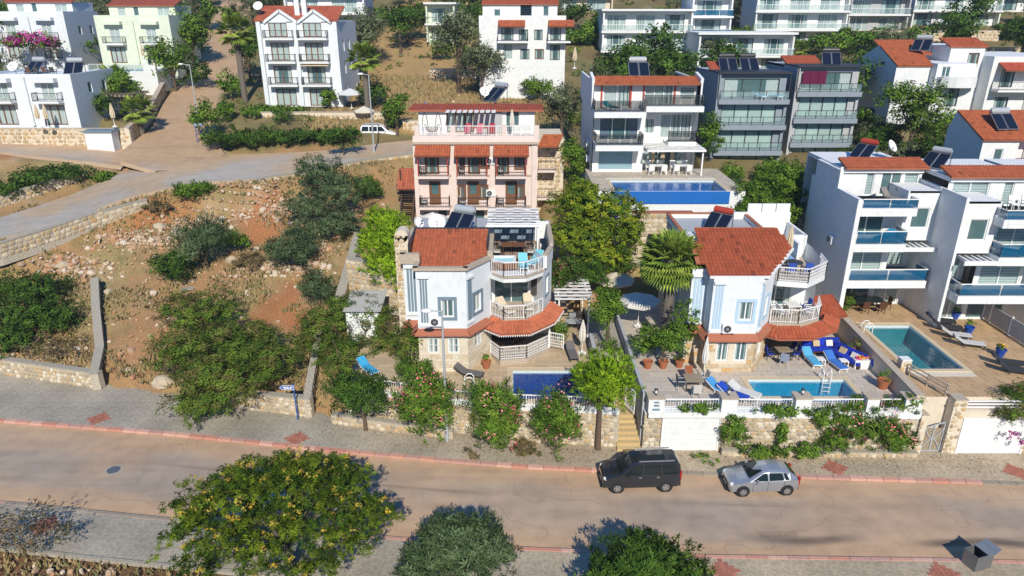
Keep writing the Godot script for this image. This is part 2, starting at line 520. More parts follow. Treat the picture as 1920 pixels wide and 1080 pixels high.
var level_cells := {}
func near_ground(x: float, z: float) -> float:   # the terrain level of the half-metre cell, for small scattered things
	var k = Vector2i(roundi(x * 2.0), roundi(z * 2.0))
	if not level_cells.has(k): level_cells[k] = ground(k.x * 0.5, k.y * 0.5)
	return level_cells[k]

func ground_tint(x: float, z: float) -> Color:
	var a = noise.get_noise_2d(x * 1.1, z * 1.1)
	var b = noise.get_noise_2d(x * 4 + 100, z * 4)
	var dry = lin("b39c68"); var earth = lin("bc9466"); var red = lin("c27c4c"); var pale = lin("c8b598"); var olive = lin("716c42")
	var c = dry.lerp(earth, smoothstep(-0.25, 0.3, a)).lerp(olive, smoothstep(0.0, 0.45, b) * 0.65)
	var spots_red = [[-17.5, -50, 4.2], [-22, -61, 4.5], [-33, -62, 4.0], [-15, -49, 3.0], [-27, -45, 2.5], [-57, -74, 4.0]]
	for s in spots_red:
		c = c.lerp(red, 0.78 * smoothstep(s[2], s[2] * 0.3, Vector2(x, z).distance_to(Vector2(s[0], s[1])) + b * 2.0))
	var path = [[-25.4, -40.5, 0], [-26.6, -44.5, 0], [-27.2, -49, 0], [-24, -53, 0]]
	c = c.lerp(lin("b98d63"), 0.8 * smoothstep(3.0, 1.0, near_road(x, z, path)[0] + a))
	c = c.lerp(pale, 0.4 * smoothstep(0.2, 0.55, noise.get_noise_2d(x * 2.2 + 40, z * 2.2)))
	if z > -34: c = lin("8f6a48").lerp(lin("6b5638"), smoothstep(-0.2, 0.4, b))
	if z < -84 and x > -24 and x < 6: c = c.lerp(lin("c2a06a"), 0.85)
	elif z < -80 or x > 6 and z < -56: c = c.lerp(lin("5d6238"), 0.55 + 0.4 * a)
	return c * (0.9 + 0.25 * b)

func axis(from: float, to: float, f0: float, f1: float, fine: float) -> Array:
	var out = []
	var x = from
	while x < to:
		out.append(x)
		var away = max(f0 - x, x - f1, 0.0)
		x += fine + away * 0.05
	out.append(to)
	return out

func build_ground():
	var xs = axis(-220, 220, -46, 26, 0.75)
	var zs = axis(-360, 20, -86, -24, 0.75)
	var b := B.new()
	var pts = []; var col = []; var nrm = []
	for z in zs:
		for x in xs:
			var p = Vector3(x, ground(x, z), z)
			pts.append(p)
			col.append(ground_tint(x, z))
	var w = xs.size()
	for j in zs.size():
		for i in w:
			var dx = pts[j * w + min(i + 1, w - 1)] - pts[j * w + max(i - 1, 0)]
			var dz = pts[min(j + 1, zs.size() - 1) * w + i] - pts[max(j - 1, 0) * w + i]
			nrm.append(dz.cross(dx).normalized())
	for j in zs.size() - 1:
		for i in w - 1:
			for t in [[0, w, w + 1], [0, w + 1, 1]]:
				for k in [0, 2, 1]:
					var id = j * w + i + t[k]
					b.v.append(pts[id]); b.n.append(nrm[id]); b.c.append(col[id])
	struct("ground", b, "ground")

func road_tint(u: float, x: float, z: float, up: bool) -> Color:
	var a = noise.get_noise_2d(x * 0.6, z * 2.6)
	var f = noise.get_noise_2d(x * 3.0 + 50, z * 3.0)
	var grey = lin("a0968a"); var dust = lin("cba884"); var tan = lin("c3a88e")
	if up:
		var c = lin("b9b1a6").lerp(lin("c4ab8c"), smoothstep(-0.2, 0.35, noise.get_noise_2d(x * 1.3, z * 1.3)))
		c = c.lerp(lin("cba47a"), 0.7 * smoothstep(9, 2, Vector2(x, z).distance_to(Vector2(-39.5, -77))))
		c = c.lerp(lin("cda880"), smoothstep(-70, -84, z) * 0.9)
		return c * (0.95 + 0.09 * f + 0.1 * a)
	var c = tan.lerp(dust, smoothstep(0.3, 0.02, u) * 0.8 + smoothstep(0.72, 0.98, u) * 0.7)
	c = c.lerp(grey, smoothstep(0.32, 0.1, abs(u - 0.52) + a * 0.45) * (0.6 if x < -16 or x > 6 else 0.3))
	c = c.lerp(lin("c9a685"), 0.55 * smoothstep(-0.05, 0.4, noise.get_noise_2d(x * 0.9 + 9, z * 0.9)))
	c = c.lerp(lin("4a443e"), 0.75 * smoothstep(0.07, 0.015, abs(u - 0.21 + 0.02 * sin(x))) * smoothstep(10.0, 15.0, x) * smoothstep(-0.3, 0.2, noise.get_noise_2d(x * 1.2, 3.0)))
	c = c.lerp(lin("7e6f60"), 0.5 * smoothstep(0.03, 0.006, abs(u - 0.62 + 0.012 * a)) * smoothstep(-0.2, 0.2, noise.get_noise_2d(x * 0.5, 30.0)))
	var f2 = noise.get_noise_2d(x * 0.8 + 200, z * 9.0)
	var f3 = noise.get_noise_2d(x * 7.0, z * 7.0 + 300)
	return c * (0.88 + 0.10 * f + 0.09 * f2 + 0.05 * f3)

func strip(b: B, near: Callable, far: Callable, x0: float, x1: float, step: float, cuts: int, tint: Callable):
	var n = int((x1 - x0) / step)
	for i in n:
		for j in cuts:
			var q = []
			for k in [[0, 0], [1, 0], [1, 1], [0, 1]]:
				var x = x0 + (i + k[0]) * step
				var u = float(j + k[1]) / cuts
				var p = near.call(x).lerp(far.call(x), u)
				q.append([p, tint.call(u, p.x, p.z)])
			for t in [[0, 1, 2], [0, 2, 3]]:
				for k in [0, 2, 1]:
					b.v.append(q[t[k]][0]); b.n.append(Vector3.UP); b.c.append(q[t[k]][1])

func ribbon(called, pts: Array, lift: float):
	var c := Curve3D.new()
	for i in pts.size():
		var p = Vector3(pts[i][0], pts[i][2], pts[i][1])
		var a = Vector3(pts[max(i - 1, 0)][0], pts[max(i - 1, 0)][2], pts[max(i - 1, 0)][1])
		var d = Vector3(pts[min(i + 1, pts.size() - 1)][0], pts[min(i + 1, pts.size() - 1)][2], pts[min(i + 1, pts.size() - 1)][1])
		c.add_point(p, (a - d) / 6.0, (d - a) / 6.0)
	var at = func(s): return c.sample_baked(s, true)
	var side = func(s):
		var d = (c.sample_baked(min(s + 0.5, c.get_baked_length()), true) - c.sample_baked(max(s - 0.5, 0), true)).normalized()
		return Vector3(-d.z, 0, d.x).normalized()
	var wide = func(s):
		var p = at.call(s)
		return near_road(p.x, p.z, pts)[2]
	var b := B.new()
	strip(b, func(s): return at.call(s) + side.call(s) * wide.call(s) + Vector3.UP * lift, func(s): return at.call(s) - side.call(s) * wide.call(s) + Vector3.UP * lift, 0.0, c.get_baked_length(), 0.8, 8, func(u, x, z): return road_tint(u, x, z, true))
	var n = int(c.get_baked_length() / 0.8)
	for i in n:   # the roadbed's edges reach down into the ground
		for sgn in [-1.0, 1.0]:
			var p = at.call(i * 0.8) + side.call(i * 0.8) * wide.call(i * 0.8) * sgn + Vector3.UP * lift
			var q = at.call((i + 1) * 0.8) + side.call((i + 1) * 0.8) * wide.call((i + 1) * 0.8) * sgn + Vector3.UP * lift
			b.col = lin("b39a7c")
			var o = side.call(i * 0.8) * sgn * 0.35 + Vector3.DOWN * 0.28
			if sgn > 0: b.quad(p + o, q + o, q, p)
			else: b.quad(q + o, p + o, p, q)
	struct(called, b, "road")

func build_roads():
	var far = func(x): return Vector3(x, 0.0, along(KERB_FAR, x))
	var near = func(x): return Vector3(x, 0.0, along(KERB_NEAR, x))
	var b := B.new()
	strip(b, near, far, -70, 70, 0.33, 34, func(u, x, z): return road_tint(u, x, z, false))
	struct("road", b, "road")
	ribbon("hillside_road", ROAD_A, 0.05)
	ribbon("climbing_lane", ROAD_B, 0.07)
	ribbon("side_lane", ROAD_C, 0.09)
	var pave = func(u, x, z):
		var c = lin("b3aa99").lerp(lin("bfae94"), smoothstep(-12.0, 12.0, x + 8 * noise.get_noise_2d(x, z)))
		return c * (0.93 + 0.3 * noise.get_noise_2d(x * 2, z * 2))
	b = B.new()
	strip(b, func(x): return Vector3(x, 0.125, along(KERB_FAR, x) - 0.3), func(x): return Vector3(x, 0.125, along(WALL_LINE, x) - 0.7), -70, 70, 0.5, 8, pave)
	struct("pavement", b, "paving")
	b = B.new()
	strip(b, func(x): return Vector3(x, 0.125, along(KERB_NEAR, x) + 3.1), func(x): return Vector3(x, 0.125, along(KERB_NEAR, x) + 0.22), -70, 70, 0.5, 6, pave)
	struct("near_pavement", b, "paving")
	# kerbs: a bed with one stone after another
	var kf := B.new()
	for x in range(-68, 66): kf.bar(Vector3(x, 0.04, along(KERB_FAR, x) - 0.16), Vector3(x + 1, 0.04, along(KERB_FAR, x + 1) - 0.16), 0.26, 0.1)
	kf.col = lin("8a7f72")
	var kerb = struct("kerb", kf, "cement")
	kerb.name = "kerb"
	var tones = []
	for h in ["cf9c88", "c98f7c", "d6aa98", "c2988a"]:
		var m = mats["kerb"].duplicate(); m.vertex_color_use_as_albedo = false; m.albedo_color = Color.html(h); tones.append(m)
	for h in ["a79a88", "9a8f80"]:
		var m = mats["kerb"].duplicate(); m.vertex_color_use_as_albedo = false; m.albedo_color = Color.html(h); tones.append(m)
	var unit := B.new()
	unit.box(Vector3(0, 0, 0), Vector3(0.88, 0.15, 0.3))
	unit.box(Vector3(0, 0.075, -0.02), Vector3(0.84, 0.016, 0.24))
	var um = unit.done(null)
	var x = -36.0
	while x < 34:
		var low = x > 5.6 and x < 14.6 or x > 25.2
		var a = Vector3(x, 0, along(KERB_FAR, x)); var d = Vector3(x + 0.9, 0, along(KERB_FAR, x + 0.9))
		var o := MeshInstance3D.new()
		o.mesh = um; o.name = "kerb_stone"
		kerb.add_child(o, true)
		o.position = (a + d) * 0.5 + Vector3(0, 0.085 if not low else 0.045, -0.15)
		o.rotation.y = atan2(-(d.z - a.z), d.x - a.x)
		o.material_override = tones[rng.randi() % 4] if not low else tones[4 + rng.randi() % 2]
		x += 0.9
	var kn := B.new()
	for k in range(-68, 66): kn.bar(Vector3(k, 0.06, along(KERB_NEAR, k) + 0.11), Vector3(k + 1, 0.06, along(KERB_NEAR, k + 1) + 0.11), 0.22, 0.14)
	var near_kerb = struct("near_kerb", kn, tones[3])
	x = -27.0
	var um2 := B.new()
	um2.box(Vector3.ZERO, Vector3(0.96, 0.03, 0.2))
	var um2m = um2.done(null)
	while x < 27:
		var a = Vector3(x, 0, along(KERB_NEAR, x)); var d = Vector3(x + 0.98, 0, along(KERB_NEAR, x + 0.98))
		var o := MeshInstance3D.new()
		o.mesh = um2m; o.name = "kerb_stone"
		near_kerb.add_child(o, true)
		o.position = (a + d) * 0.5 + Vector3(0, 0.14, 0.11)
		o.rotation.y = atan2(-(d.z - a.z), d.x - a.x)
		o.material_override = tones[rng.randi() % 4] if x > -8 else tones[4 + rng.randi() % 2]
		x += 0.98
	# edging along the near pavement's back
	var ed := B.new()
	for k in range(-50, 50): ed.bar(Vector3(k, 0.1, along(KERB_NEAR, k) + 3.2), Vector3(k + 1, 0.1, along(KERB_NEAR, k + 1) + 3.2), 0.18, 0.2)
	struct("pavement_edging", ed, "cement")
	# red diamonds in the paving, their blocks laid one by one
	for q in [[185, 785], [557, 822], [1565, 877], [1905, 884], [1357, 1070], [1770, 1076], [85, 985]]:
		var c = spot(q[0], q[1], 0.13)
		var dm := B.new()
		for i in range(-3, 4):
			for j in range(-3, 4):
				if abs(i) + abs(j) <= 3:
					dm.col = lin("b0705c") * (0.85 + 0.3 * rng.randf())
					dm.box(c + Vector3(i * 0.22, 0.0, j * 0.22), Vector3(0.2, 0.03, 0.2))
		var o = obj("red_paving_diamond", dm, "kerb")
		o.set_meta("kind", "structure")

func wall_stones(host, a: Vector3, b: Vector3, h0: float, h1: float, size: float, pieces: bool, most := 300, merge_into = null, out := 0.0):
	# rubble laid in uneven courses on the face of a wall that runs from a to b (left to right)
	var r = Vector3(b.x - a.x, 0, b.z - a.z)
	var len = r.length()
	r = r.normalized()
	var n = r.cross(Vector3.UP)
	var y = 0.0
	var made = 0
	var org = Vector3.ZERO
	var k = host
	while k and k != self:
		org += k.position; k = k.get_parent()
	var top = max(h0, h1)
	while y < top - 0.05:
		var ch = size * rng.randf_range(0.7, 1.05)
		var x = rng.randf_range(-0.1, 0.1)
		while x < len - size * 0.3:
			var w = size * rng.randf_range(0.75, 1.6)
			var cx = x + w * 0.5
			var t = clampf(cx / len, 0, 1)
			var base = lerp(a.y, b.y, t)
			var cap = lerp(h0, h1, t)
			if y + ch * 0.75 < cap and cx + w * 0.3 < len:
				var basis = Basis(r, Vector3.UP, n) * Basis(Vector3.BACK, rng.randf_range(-0.12, 0.12) + (PI if rng.randf() < 0.5 else 0.0)) * Basis.from_scale(Vector3(w * 0.5, min(ch, cap - y) * 0.56, rng.randf_range(0.03, 0.055)))
				var at = a + r * cx + n * (0.02 + out)
				at.y = base + y + ch * 0.5 + rng.randf_range(-0.04, 0.04)
				var s = stone_shapes[rng.randi() % stone_shapes.size()]
				if pieces and made < most:
					var o := MeshInstance3D.new()
					o.name = "stone"
					o.mesh = s.get_meta("mesh") if s.has_meta("mesh") else s.done(null)
					s.set_meta("mesh", o.mesh)
					host.add_child(o, true)
					o.transform = Transform3D(basis, at - org)
					o.material_override = stone_mats[rng.randi() % stone_mats.size()]
					made += 1
				elif merge_into:
					var tone = lin(["cdbb9c", "bda888", "d9cab0", "b5a284", "c9ab7e"][rng.randi() % 5])
					var tf = Transform3D(basis, at)
					for i in range(0, s.v.size(), 3):
						merge_into.col = tone
						merge_into.tri(tf * s.v[i], tf * s.v[i + 2], tf * s.v[i + 1])
			x += w * 1.02
		y += ch * 1.03

func stone_wall(called, label, pts: Array, thick: float, size: float, pieces: bool, cap_mat = "cement", body = "mortar", capped = true):   # pts: [x, z, foot, height], left to right as its face is seen
	var t = thing(called, label, "wall", Vector3(pts[0][0], pts[0][2], pts[0][1]))
	var core := B.new(); var cap := B.new(); var far := B.new()
	for i in pts.size() - 1:
		var a = Vector3(pts[i][0], pts[i][2], pts[i][1]); var b = Vector3(pts[i + 1][0], pts[i + 1][2], pts[i + 1][1])
		var r = Vector3(b.x - a.x, 0, b.z - a.z).normalized()
		var n = r.cross(Vector3.UP) * thick
		var ha = Vector3.UP * pts[i][3]; var hb = Vector3.UP * pts[i + 1][3]
		var d = Vector3.DOWN * 0.6
		core.quad(a + d, b + d, b + hb, a + ha)
		core.quad(b + d - n, a + d - n, a + ha - n, b + hb - n)
		core.quad(a + ha, b + hb, b + hb - n, a + ha - n)
		core.quad(b + d, b + d - n, b + hb - n, b + hb); core.quad(a + d - n, a + d, a + ha, a + ha - n)
		if capped:
			var e = n.normalized() * 0.04
			var u = Vector3.UP * 0.08
			cap.quad(a + ha + e, b + hb + e, b + hb + e + u, a + ha + e + u); cap.quad(a + ha + e + u, b + hb + e + u, b + hb - n - e + u, a + ha - n - e + u)
			cap.quad(b + hb - n - e, a + ha - n - e, a + ha - n - e + u, b + hb - n - e + u)
			cap.quad(a + ha - n - e, a + ha + e, a + ha + e + u, a + ha - n - e + u); cap.quad(b + hb + e, b + hb - n - e, b + hb - n - e + u, b + hb + e + u)
		wall_stones(t, a, b, pts[i][3], pts[i + 1][3], size, pieces, 220, far)
	obj("body", core, body, t)
	if capped: obj("coping", cap, cap_mat, t)
	if far.v.size() > 0: stuff(obj("stonework", far, "stones", t))
	return t
# ---------------------------------------------------------------- parts of buildings
# style: [frame material, number of leaves, cover, glass]; cover: "" bare, "curtain", "sides", "blind", "bars", "purple"
const STYLE := {
	"ws": ["whitemetal", 2, "sides", "glass"], "wc": ["whitemetal", 2, "curtain", "glass"], "wc3": ["whitemetal", 3, "curtain", "glass"], "wc1": ["whitemetal", 1, "curtain", "glass"],
	"wb": ["whitemetal", 2, "blind", "glass"], "wb1": ["whitemetal", 1, "blind", "glass"], "w1": ["whitemetal", 1, "", "glass"], "w2": ["whitemetal", 2, "", "glass"], "w3": ["whitemetal", 3, "sides", "glass"],
	"bars": ["whitemetal", 2, "bars", "glass"], "br": ["wood", 2, "sides", "glass"], "br3": ["wood", 3, "curtain", "glass"], "dk": ["darkmetal", 2, "sides", "glass"], "dk4": ["darkmetal", 4, "curtain", "glass"], "dk3": ["darkmetal", 3, "sides", "glass"], "sh4": ["darkmetal", 4, "sheer", "glass"],
	"door": ["wood", 1, "door", "glass"], "wp3": ["whitemetal", 3, "purple", "glass"], "bl": ["darkmetal", 1, "", "smokeglass"], "bluec": ["whitemetal", 1, "bluecurtain", "glass"]}

func window(t, p: Vector3, r: Vector3, w: float, h: float, style: String, called = "window"):
	var s = STYLE[style]
	var fr := B.new()
	var f = 0.11 if s[0] == "wood" else (0.075 if w > 0.7 else 0.06)
	fr.fbox(p, r, 0, 0, -0.16, w, f, 0.1); fr.fbox(p, r, 0, h - f, -0.16, w, f, 0.1)
	fr.fbox(p, r, 0, f, -0.16, f, h - 2 * f, 0.1); fr.fbox(p, r, w - f, f, -0.16, f, h - 2 * f, 0.1)
	var m: int = s[1]
	for i in range(1, m): fr.fbox(p, r, w * i / m - f * 0.5, f, -0.15, f, h - 2 * f, 0.08)
	if s[2] == "door":
		fr.fbox(p, r, f, f, -0.14, w - 2 * f, h * 0.4, 0.05)
	var o = obj(called, fr, s[0], t)
	if s[2] == "bars":
		var bb := B.new()
		var x = 0.12
		while x < w:
			bb.fbox(p, r, x, 0.02, 0.0, 0.028, h - 0.04, 0.028); x += 0.16
		for y in [0.12, h * 0.5, h - 0.14]: bb.fbox(p, r, 0.0, y, 0.002, w, 0.03, 0.024)
		obj("bars", bb, "whitemetal", o)
	for i in m:
		var pn := B.new()
		var lo = h * 0.42 if s[2] == "door" else f
		pn.fbox(p, r, w * i / m + f * 0.5, lo, -0.125, w / m - f, h - lo - f, 0.012)
		obj("pane", pn, s[3], o)
	var out = r.cross(Vector3.UP)
	if s[2] in ["curtain", "sides", "purple", "bluecurtain", "bars"]:
		var c := B.new()
		var x = 0.04
		var k = 0
		while x < w - 0.04:
			var mid = abs(x - w * 0.5) / (w * 0.5)
			var draw = s[2] in ["curtain", "bluecurtain"] or mid > 0.52
			if s[2] == "curtain" and fmod(x * 7.3 + w * 3.1 + p.x, 2.7) > 2.35: draw = false
			var z0 = -0.17 - 0.05 * (k % 2); var z1 = -0.17 - 0.05 * ((k + 1) % 2)
			var a = p + r * x + out * z0; var b = p + r * min(x + 0.09, w - 0.03) + out * z1
			if draw: c.quad(a + Vector3.UP * 0.04, b + Vector3.UP * 0.04, b + Vector3.UP * (h - 0.04), a + Vector3.UP * (h - 0.04))
			x += 0.09; k += 1
		if c.v.size() > 0: obj("curtain", c, "purple" if s[2] == "purple" else ("paleblue" if s[2] == "bluecurtain" else "curtain"), o)
	elif s[2] == "sheer":
		for i in m:
			var c := B.new()
			c.col = Color(0.72, 0.82, 0.76) * rng.randf_range(0.85, 1.1)
			c.fbox(p, r, w * i / m + 0.05, 0.05, -0.2, w / m - 0.1, h - 0.1, 0.012)
			obj("blind", c, "blinds", o)
	elif s[2] == "blind":
		var c := B.new()
		var y = h - 0.1
		var k = 0
		while y > 0.05:
			c.col = Color(0.78, 0.79, 0.76) if k % 2 == 0 else Color(0.45, 0.5, 0.5)
			c.fbox(p, r, 0.05, y - 0.09, -0.19, w - 0.1, 0.095 if y > 0.14 else y - 0.045, 0.012)
			y -= 0.1; k += 1
		obj("blind", c, "blinds", o)
	return o

func facade(t, wb: B, rb: B, a: Vector3, b: Vector3, h: float, holes = []):   # a to b: foot of the wall, left to right as seen from outside; holes: [x, y, w, h, style]
	var r = Vector3(b.x - a.x, 0, b.z - a.z)
	var w = r.length()
	r = r.normalized()
	wb.panel(a, r, Vector3.UP, w, h, holes, 0.3)
	var out = r.cross(Vector3.UP)
	for o in holes:
		if o.size() < 5: continue
		var p = a + r * o[0] + Vector3.UP * o[1]
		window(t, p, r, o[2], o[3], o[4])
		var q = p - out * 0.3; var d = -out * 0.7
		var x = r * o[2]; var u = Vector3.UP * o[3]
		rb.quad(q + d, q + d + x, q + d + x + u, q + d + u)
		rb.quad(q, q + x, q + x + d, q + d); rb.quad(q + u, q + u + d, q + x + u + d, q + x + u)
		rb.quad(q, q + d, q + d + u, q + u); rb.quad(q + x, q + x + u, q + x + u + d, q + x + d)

func trim(b: B, a: Vector3, r: Vector3, x, y, w, h, t = 0.14, proud = 0.035):   # a painted surround
	b.fbox(a, r, x - t, y - t, -0.02, w + 2 * t, t, proud + 0.02); b.fbox(a, r, x - t, y + h, -0.02, w + 2 * t, t, proud + 0.02)
	b.fbox(a, r, x - t, y, -0.02, t, h, proud + 0.02); b.fbox(a, r, x + w, y, -0.02, t, h, proud + 0.02)

func railing(t, pts: Array, h: float, style: String, called = "railing"):
	var b := B.new()
	var metal = "whitemetal" if style in ["white", "blueglass", "whiteglass", "scroll"] else "darkmetal"
	var o = MeshInstance3D.new()
	var panes = []
	for i in pts.size() - 1:
		var p: Vector3 = pts[i]; var q: Vector3 = pts[i + 1]
		var len = p.distance_to(q)
		if len < 0.05: continue
		var up = Vector3.UP * h
		var d = (q - p) / len
		b.bar(p + up, q + up, 0.06)
		var glassy = style in ["blueglass", "whiteglass", "darkglass", "slimglass"]
		if not glassy: b.bar(p + Vector3.UP * 0.1, q + Vector3.UP * 0.1, 0.035)
		var step = 2.3 if style == "blueglass" else 1.15 if glassy else (0.17 if style == "iron" else 0.155)
		var k = max(1, int(round(len / step)))
		for j in k + 1:
			var c = p + d * len * j / k
			var thick = 0.025 if style == "blueglass" else 0.05 if glassy or j == 0 or j == k else 0.02
			if style == "white" and j % 8 == 0: thick = 0.05
			b.bar(c, c + up, thick)
			if style == "scroll" and j < k:
				var m = c + d * len * 0.5 / k
				for y in [0.28, 0.5, 0.72]:
					var s = 0.052
					b.bar(m + Vector3.UP * (h * y - s), m + d * s + Vector3.UP * h * y, 0.02); b.bar(m + d * s + Vector3.UP * h * y, m + Vector3.UP * (h * y + s), 0.013)
					b.bar(m + Vector3.UP * (h * y + s), m - d * s + Vector3.UP * h * y, 0.02); b.bar(m - d * s + Vector3.UP * h * y, m + Vector3.UP * (h * y - s), 0.013)
			if glassy and j < k:
				panes.append([c + d * 0.05 + Vector3.UP * 0.08, c + d * (len / k - 0.05) + Vector3.UP * 0.08, h - 0.14])
	o = obj(called, b, metal, t)
	for g in panes:
		var pb := B.new()
		pb.bar(g[0] + Vector3.UP * g[2] * 0.5, g[1] + Vector3.UP * g[2] * 0.5, 0.012, g[2])
		obj("glass_panel", pb, {"blueglass": "blueglass", "whiteglass": "clearglass", "darkglass": "smokeglass", "slimglass": "clearglass"}[style], o)
	return o

func slab(t, poly: Array, y0: float, y1: float, material, called = "balcony"):
	var b := B.new()
	var p := PackedVector2Array()
	for q in poly: p.append(Vector2(q[0], q[1]))
	b.prism(p, y0, y1)
	return obj(called, b, material, t)

func tile_field(b: B, o: Vector3, r: Vector3, s: Vector3, w: float, l: float, poly = null, tone = "ba6642"):   # clay pantiles; o: eave's left end, r along the eave, s up the slope
	var n = r.cross(s).normalized()
	var cw = 0.24; var rl = 0.36
	var base = lin(tone)
	for j in int(ceil(l / rl)):
		for i in int(ceil(w / cw)):
			var x = i * cw; var y = j * rl
			var c = Vector2(x + cw * 0.5, y + rl * 0.5)
			if poly and not Geometry2D.is_point_in_polygon(c, poly): continue
			var k = rng.randf()
			b.col = base * (0.86 + 0.28 * k) if k > 0.02 else base * 0.6
			var x1 = min(x + cw, w); var y1 = min(y + rl * 1.12, l)
			var lift0 = n * 0.035; var lift1 = n * 0.008
			var q = [0.0, 0.18, 0.5, 0.82, 1.0]; var hh = [0.0, 0.045, 0.07, 0.045, 0.0]
			for m in 4:
				var a0 = o + r * lerp(x, x1, q[m]) + s * y + n * hh[m] + lift0; var a1 = o + r * lerp(x, x1, q[m + 1]) + s * y + n * hh[m + 1] + lift0
				var b0 = o + r * lerp(x, x1, q[m]) + s * y1 + n * hh[m] + lift1; var b1 = o + r * lerp(x, x1, q[m + 1]) + s * y1 + n * hh[m + 1] + lift1
				b.quad(a0, a1, b1, b0)
			b.quad(o + r * x + s * y, o + r * x1 + s * y, o + r * x1 + s * y + lift0 + n * 0.03, o + r * x + s * y + lift0 + n * 0.03)

func tiled_roof(t, o: Vector3, r: Vector3, s: Vector3, w: float, l: float, poly = null, tone = "ba6642", called = "roof"):   # a slab with pantiles on it
	var d := B.new()
	var n = r.cross(s).normalized()
	var pts = [Vector2(0, 0), Vector2(w, 0), Vector2(w, l), Vector2(0, l)] if poly == null else Array(poly)
	var pv = PackedVector2Array(pts)
	var ids = Geometry2D.triangulate_polygon(pv)
	for i in range(0, ids.size(), 3):
		var q = []
		for k in 3: q.append(o + r * pv[ids[i + k]].x + s * pv[ids[i + k]].y)
		d.tri(q[0], q[1], q[2]); d.tri(q[0] - n * 0.12, q[2] - n * 0.12, q[1] - n * 0.12)
	for i in pv.size():
		var a = o + r * pv[i].x + s * pv[i].y; var c = o + r * pv[(i + 1) % pv.size()].x + s * pv[(i + 1) % pv.size()].y
		d.quad(a - n * 0.12, c - n * 0.12, c, a)
	var roof = obj(called, d, "terracotta", t)
	var b := B.new()
	tile_field(b, o, r, s, w, l, pv if poly != null else null, tone)
	stuff(obj("tiles", b, "tiles", roof))
	return roof

func solar_heater(label, at: Vector3, turn: float, drum = "lampgrey"):
	var t = thing("solar_water_heater", label, "solar heater", at, turn, "solar water heaters on the roofs")
	var f := B.new()
	for x in [-0.9, 0.9]:
		f.bar(Vector3(x, 0, -0.6), Vector3(x, 1.35, -0.6), 0.05); f.bar(Vector3(x, 0, 0.9), Vector3(x, 1.3, -0.5), 0.05); f.bar(Vector3(x, 0.03, -0.6), Vector3(x, 0.03, 0.9), 0.05)
	obj("frame", f, "darkmetal", t, true)
	for x in [-0.5, 0.5]:
		var p := B.new()
		p.obox(Transform3D(Basis(Vector3.RIGHT, 0.72), Vector3(x, 0.72, 0.25)), Vector3(0.95, 0.08, 1.8))
		var q = obj("collector_case", p, "greymetal", t, true)
		var g := B.new()
		g.obox(Transform3D(Basis(Vector3.RIGHT, 0.72), Vector3(x, 0.72, 0.25)) * Transform3D(Basis(), Vector3(0, 0.045, 0)), Vector3(0.87, 0.014, 1.7))
		obj("collector", g, "solar", q, true)
	var d := B.new()
	d.tube(Vector3(-0.75, 1.55, -0.6), Vector3(0.75, 1.55, -0.6), 0.29, 0.29, 14)
	d.tube(Vector3(0.75, 1.55, -0.6), Vector3(0.85, 1.55, -0.6), 0.29, 0.12, 14); d.tube(Vector3(-0.85, 1.55, -0.6), Vector3(-0.75, 1.55, -0.6), 0.12, 0.29, 14)
	obj("water_tank", d, drum, t, true)
	return t

func air_unit(label, at: Vector3, turn = 0.0):
	var t = thing("air_conditioner", label, "air conditioner", at, turn, "air conditioner units on the walls")
	var b := B.new()
	b.box(Vector3(0, 0.3, 0.16), Vector3(0.82, 0.58, 0.3))
	obj("casing", b, "whitemetal", t, true)
	var f := B.new()
	f.tube(Vector3(-0.12, 0.3, 0.31), Vector3(-0.12, 0.3, 0.325), 0.24, 0.24, 14)
	obj("fan_grille", f, "darkmetal", t, true)
	var g := B.new()
	for k in 5: g.box(Vector3(-0.12, 0.3, 0.33), Vector3(0.46 - 0.0 * k, 0.02, 0.01), 0.0)
	g.tube(Vector3(-0.12, 0.3, 0.326), Vector3(-0.12, 0.3, 0.34), 0.08, 0.08, 10)
	for k in 6:
		var a = TAU * k / 6
		g.bar(Vector3(-0.12, 0.3, 0.333), Vector3(-0.12 + 0.23 * cos(a), 0.3 + 0.23 * sin(a), 0.333), 0.014)
	obj("fan", g, "lampgrey", t, true)
	var k2 := B.new()
	for x in [-0.3, 0.3]: k2.span(x - 0.02, x + 0.02, -0.04, 0.01, 0.0, 0.34)
	obj("bracket", k2, "greymetal", t, true)
	return t

func dish(label, at: Vector3, turn: float, r = 0.45):
	var t = thing("satellite_dish", label, "satellite dish", at, turn, "satellite dishes on the roofs")
	var m := B.new()
	m.tube(Vector3.ZERO, Vector3(0, 0.8, 0), 0.03, 0.03)
	obj("mast", m, "greymetal", t, true)
	var d := B.new()
	var bs = Basis(Vector3.RIGHT, -0.6)
	for i in 14:
		for j in 3:
			var q = []
			for k in [[0, 0], [1, 0], [1, 1], [0, 1]]:
				var a = TAU * (i + k[0]) / 14; var s = r * (j + k[1]) / 3.0
				q.append(bs * Vector3(cos(a) * s, sin(a) * s, 0.5 * s * s / r) + Vector3(0, 0.9, 0.08))
			d.quad(q[0], q[3], q[2], q[1])
	obj("reflector", d, "whitemetal", t, true)
	var a := B.new()
	a.bar(Vector3(0, 0.9 - r * 0.8, 0.2), Vector3(0, 1.15, 0.55), 0.03); a.box(Vector3(0, 1.17, 0.56), Vector3(0.08, 0.1, 0.12))
	obj("arm", a, "darkmetal", t, true)
	return t

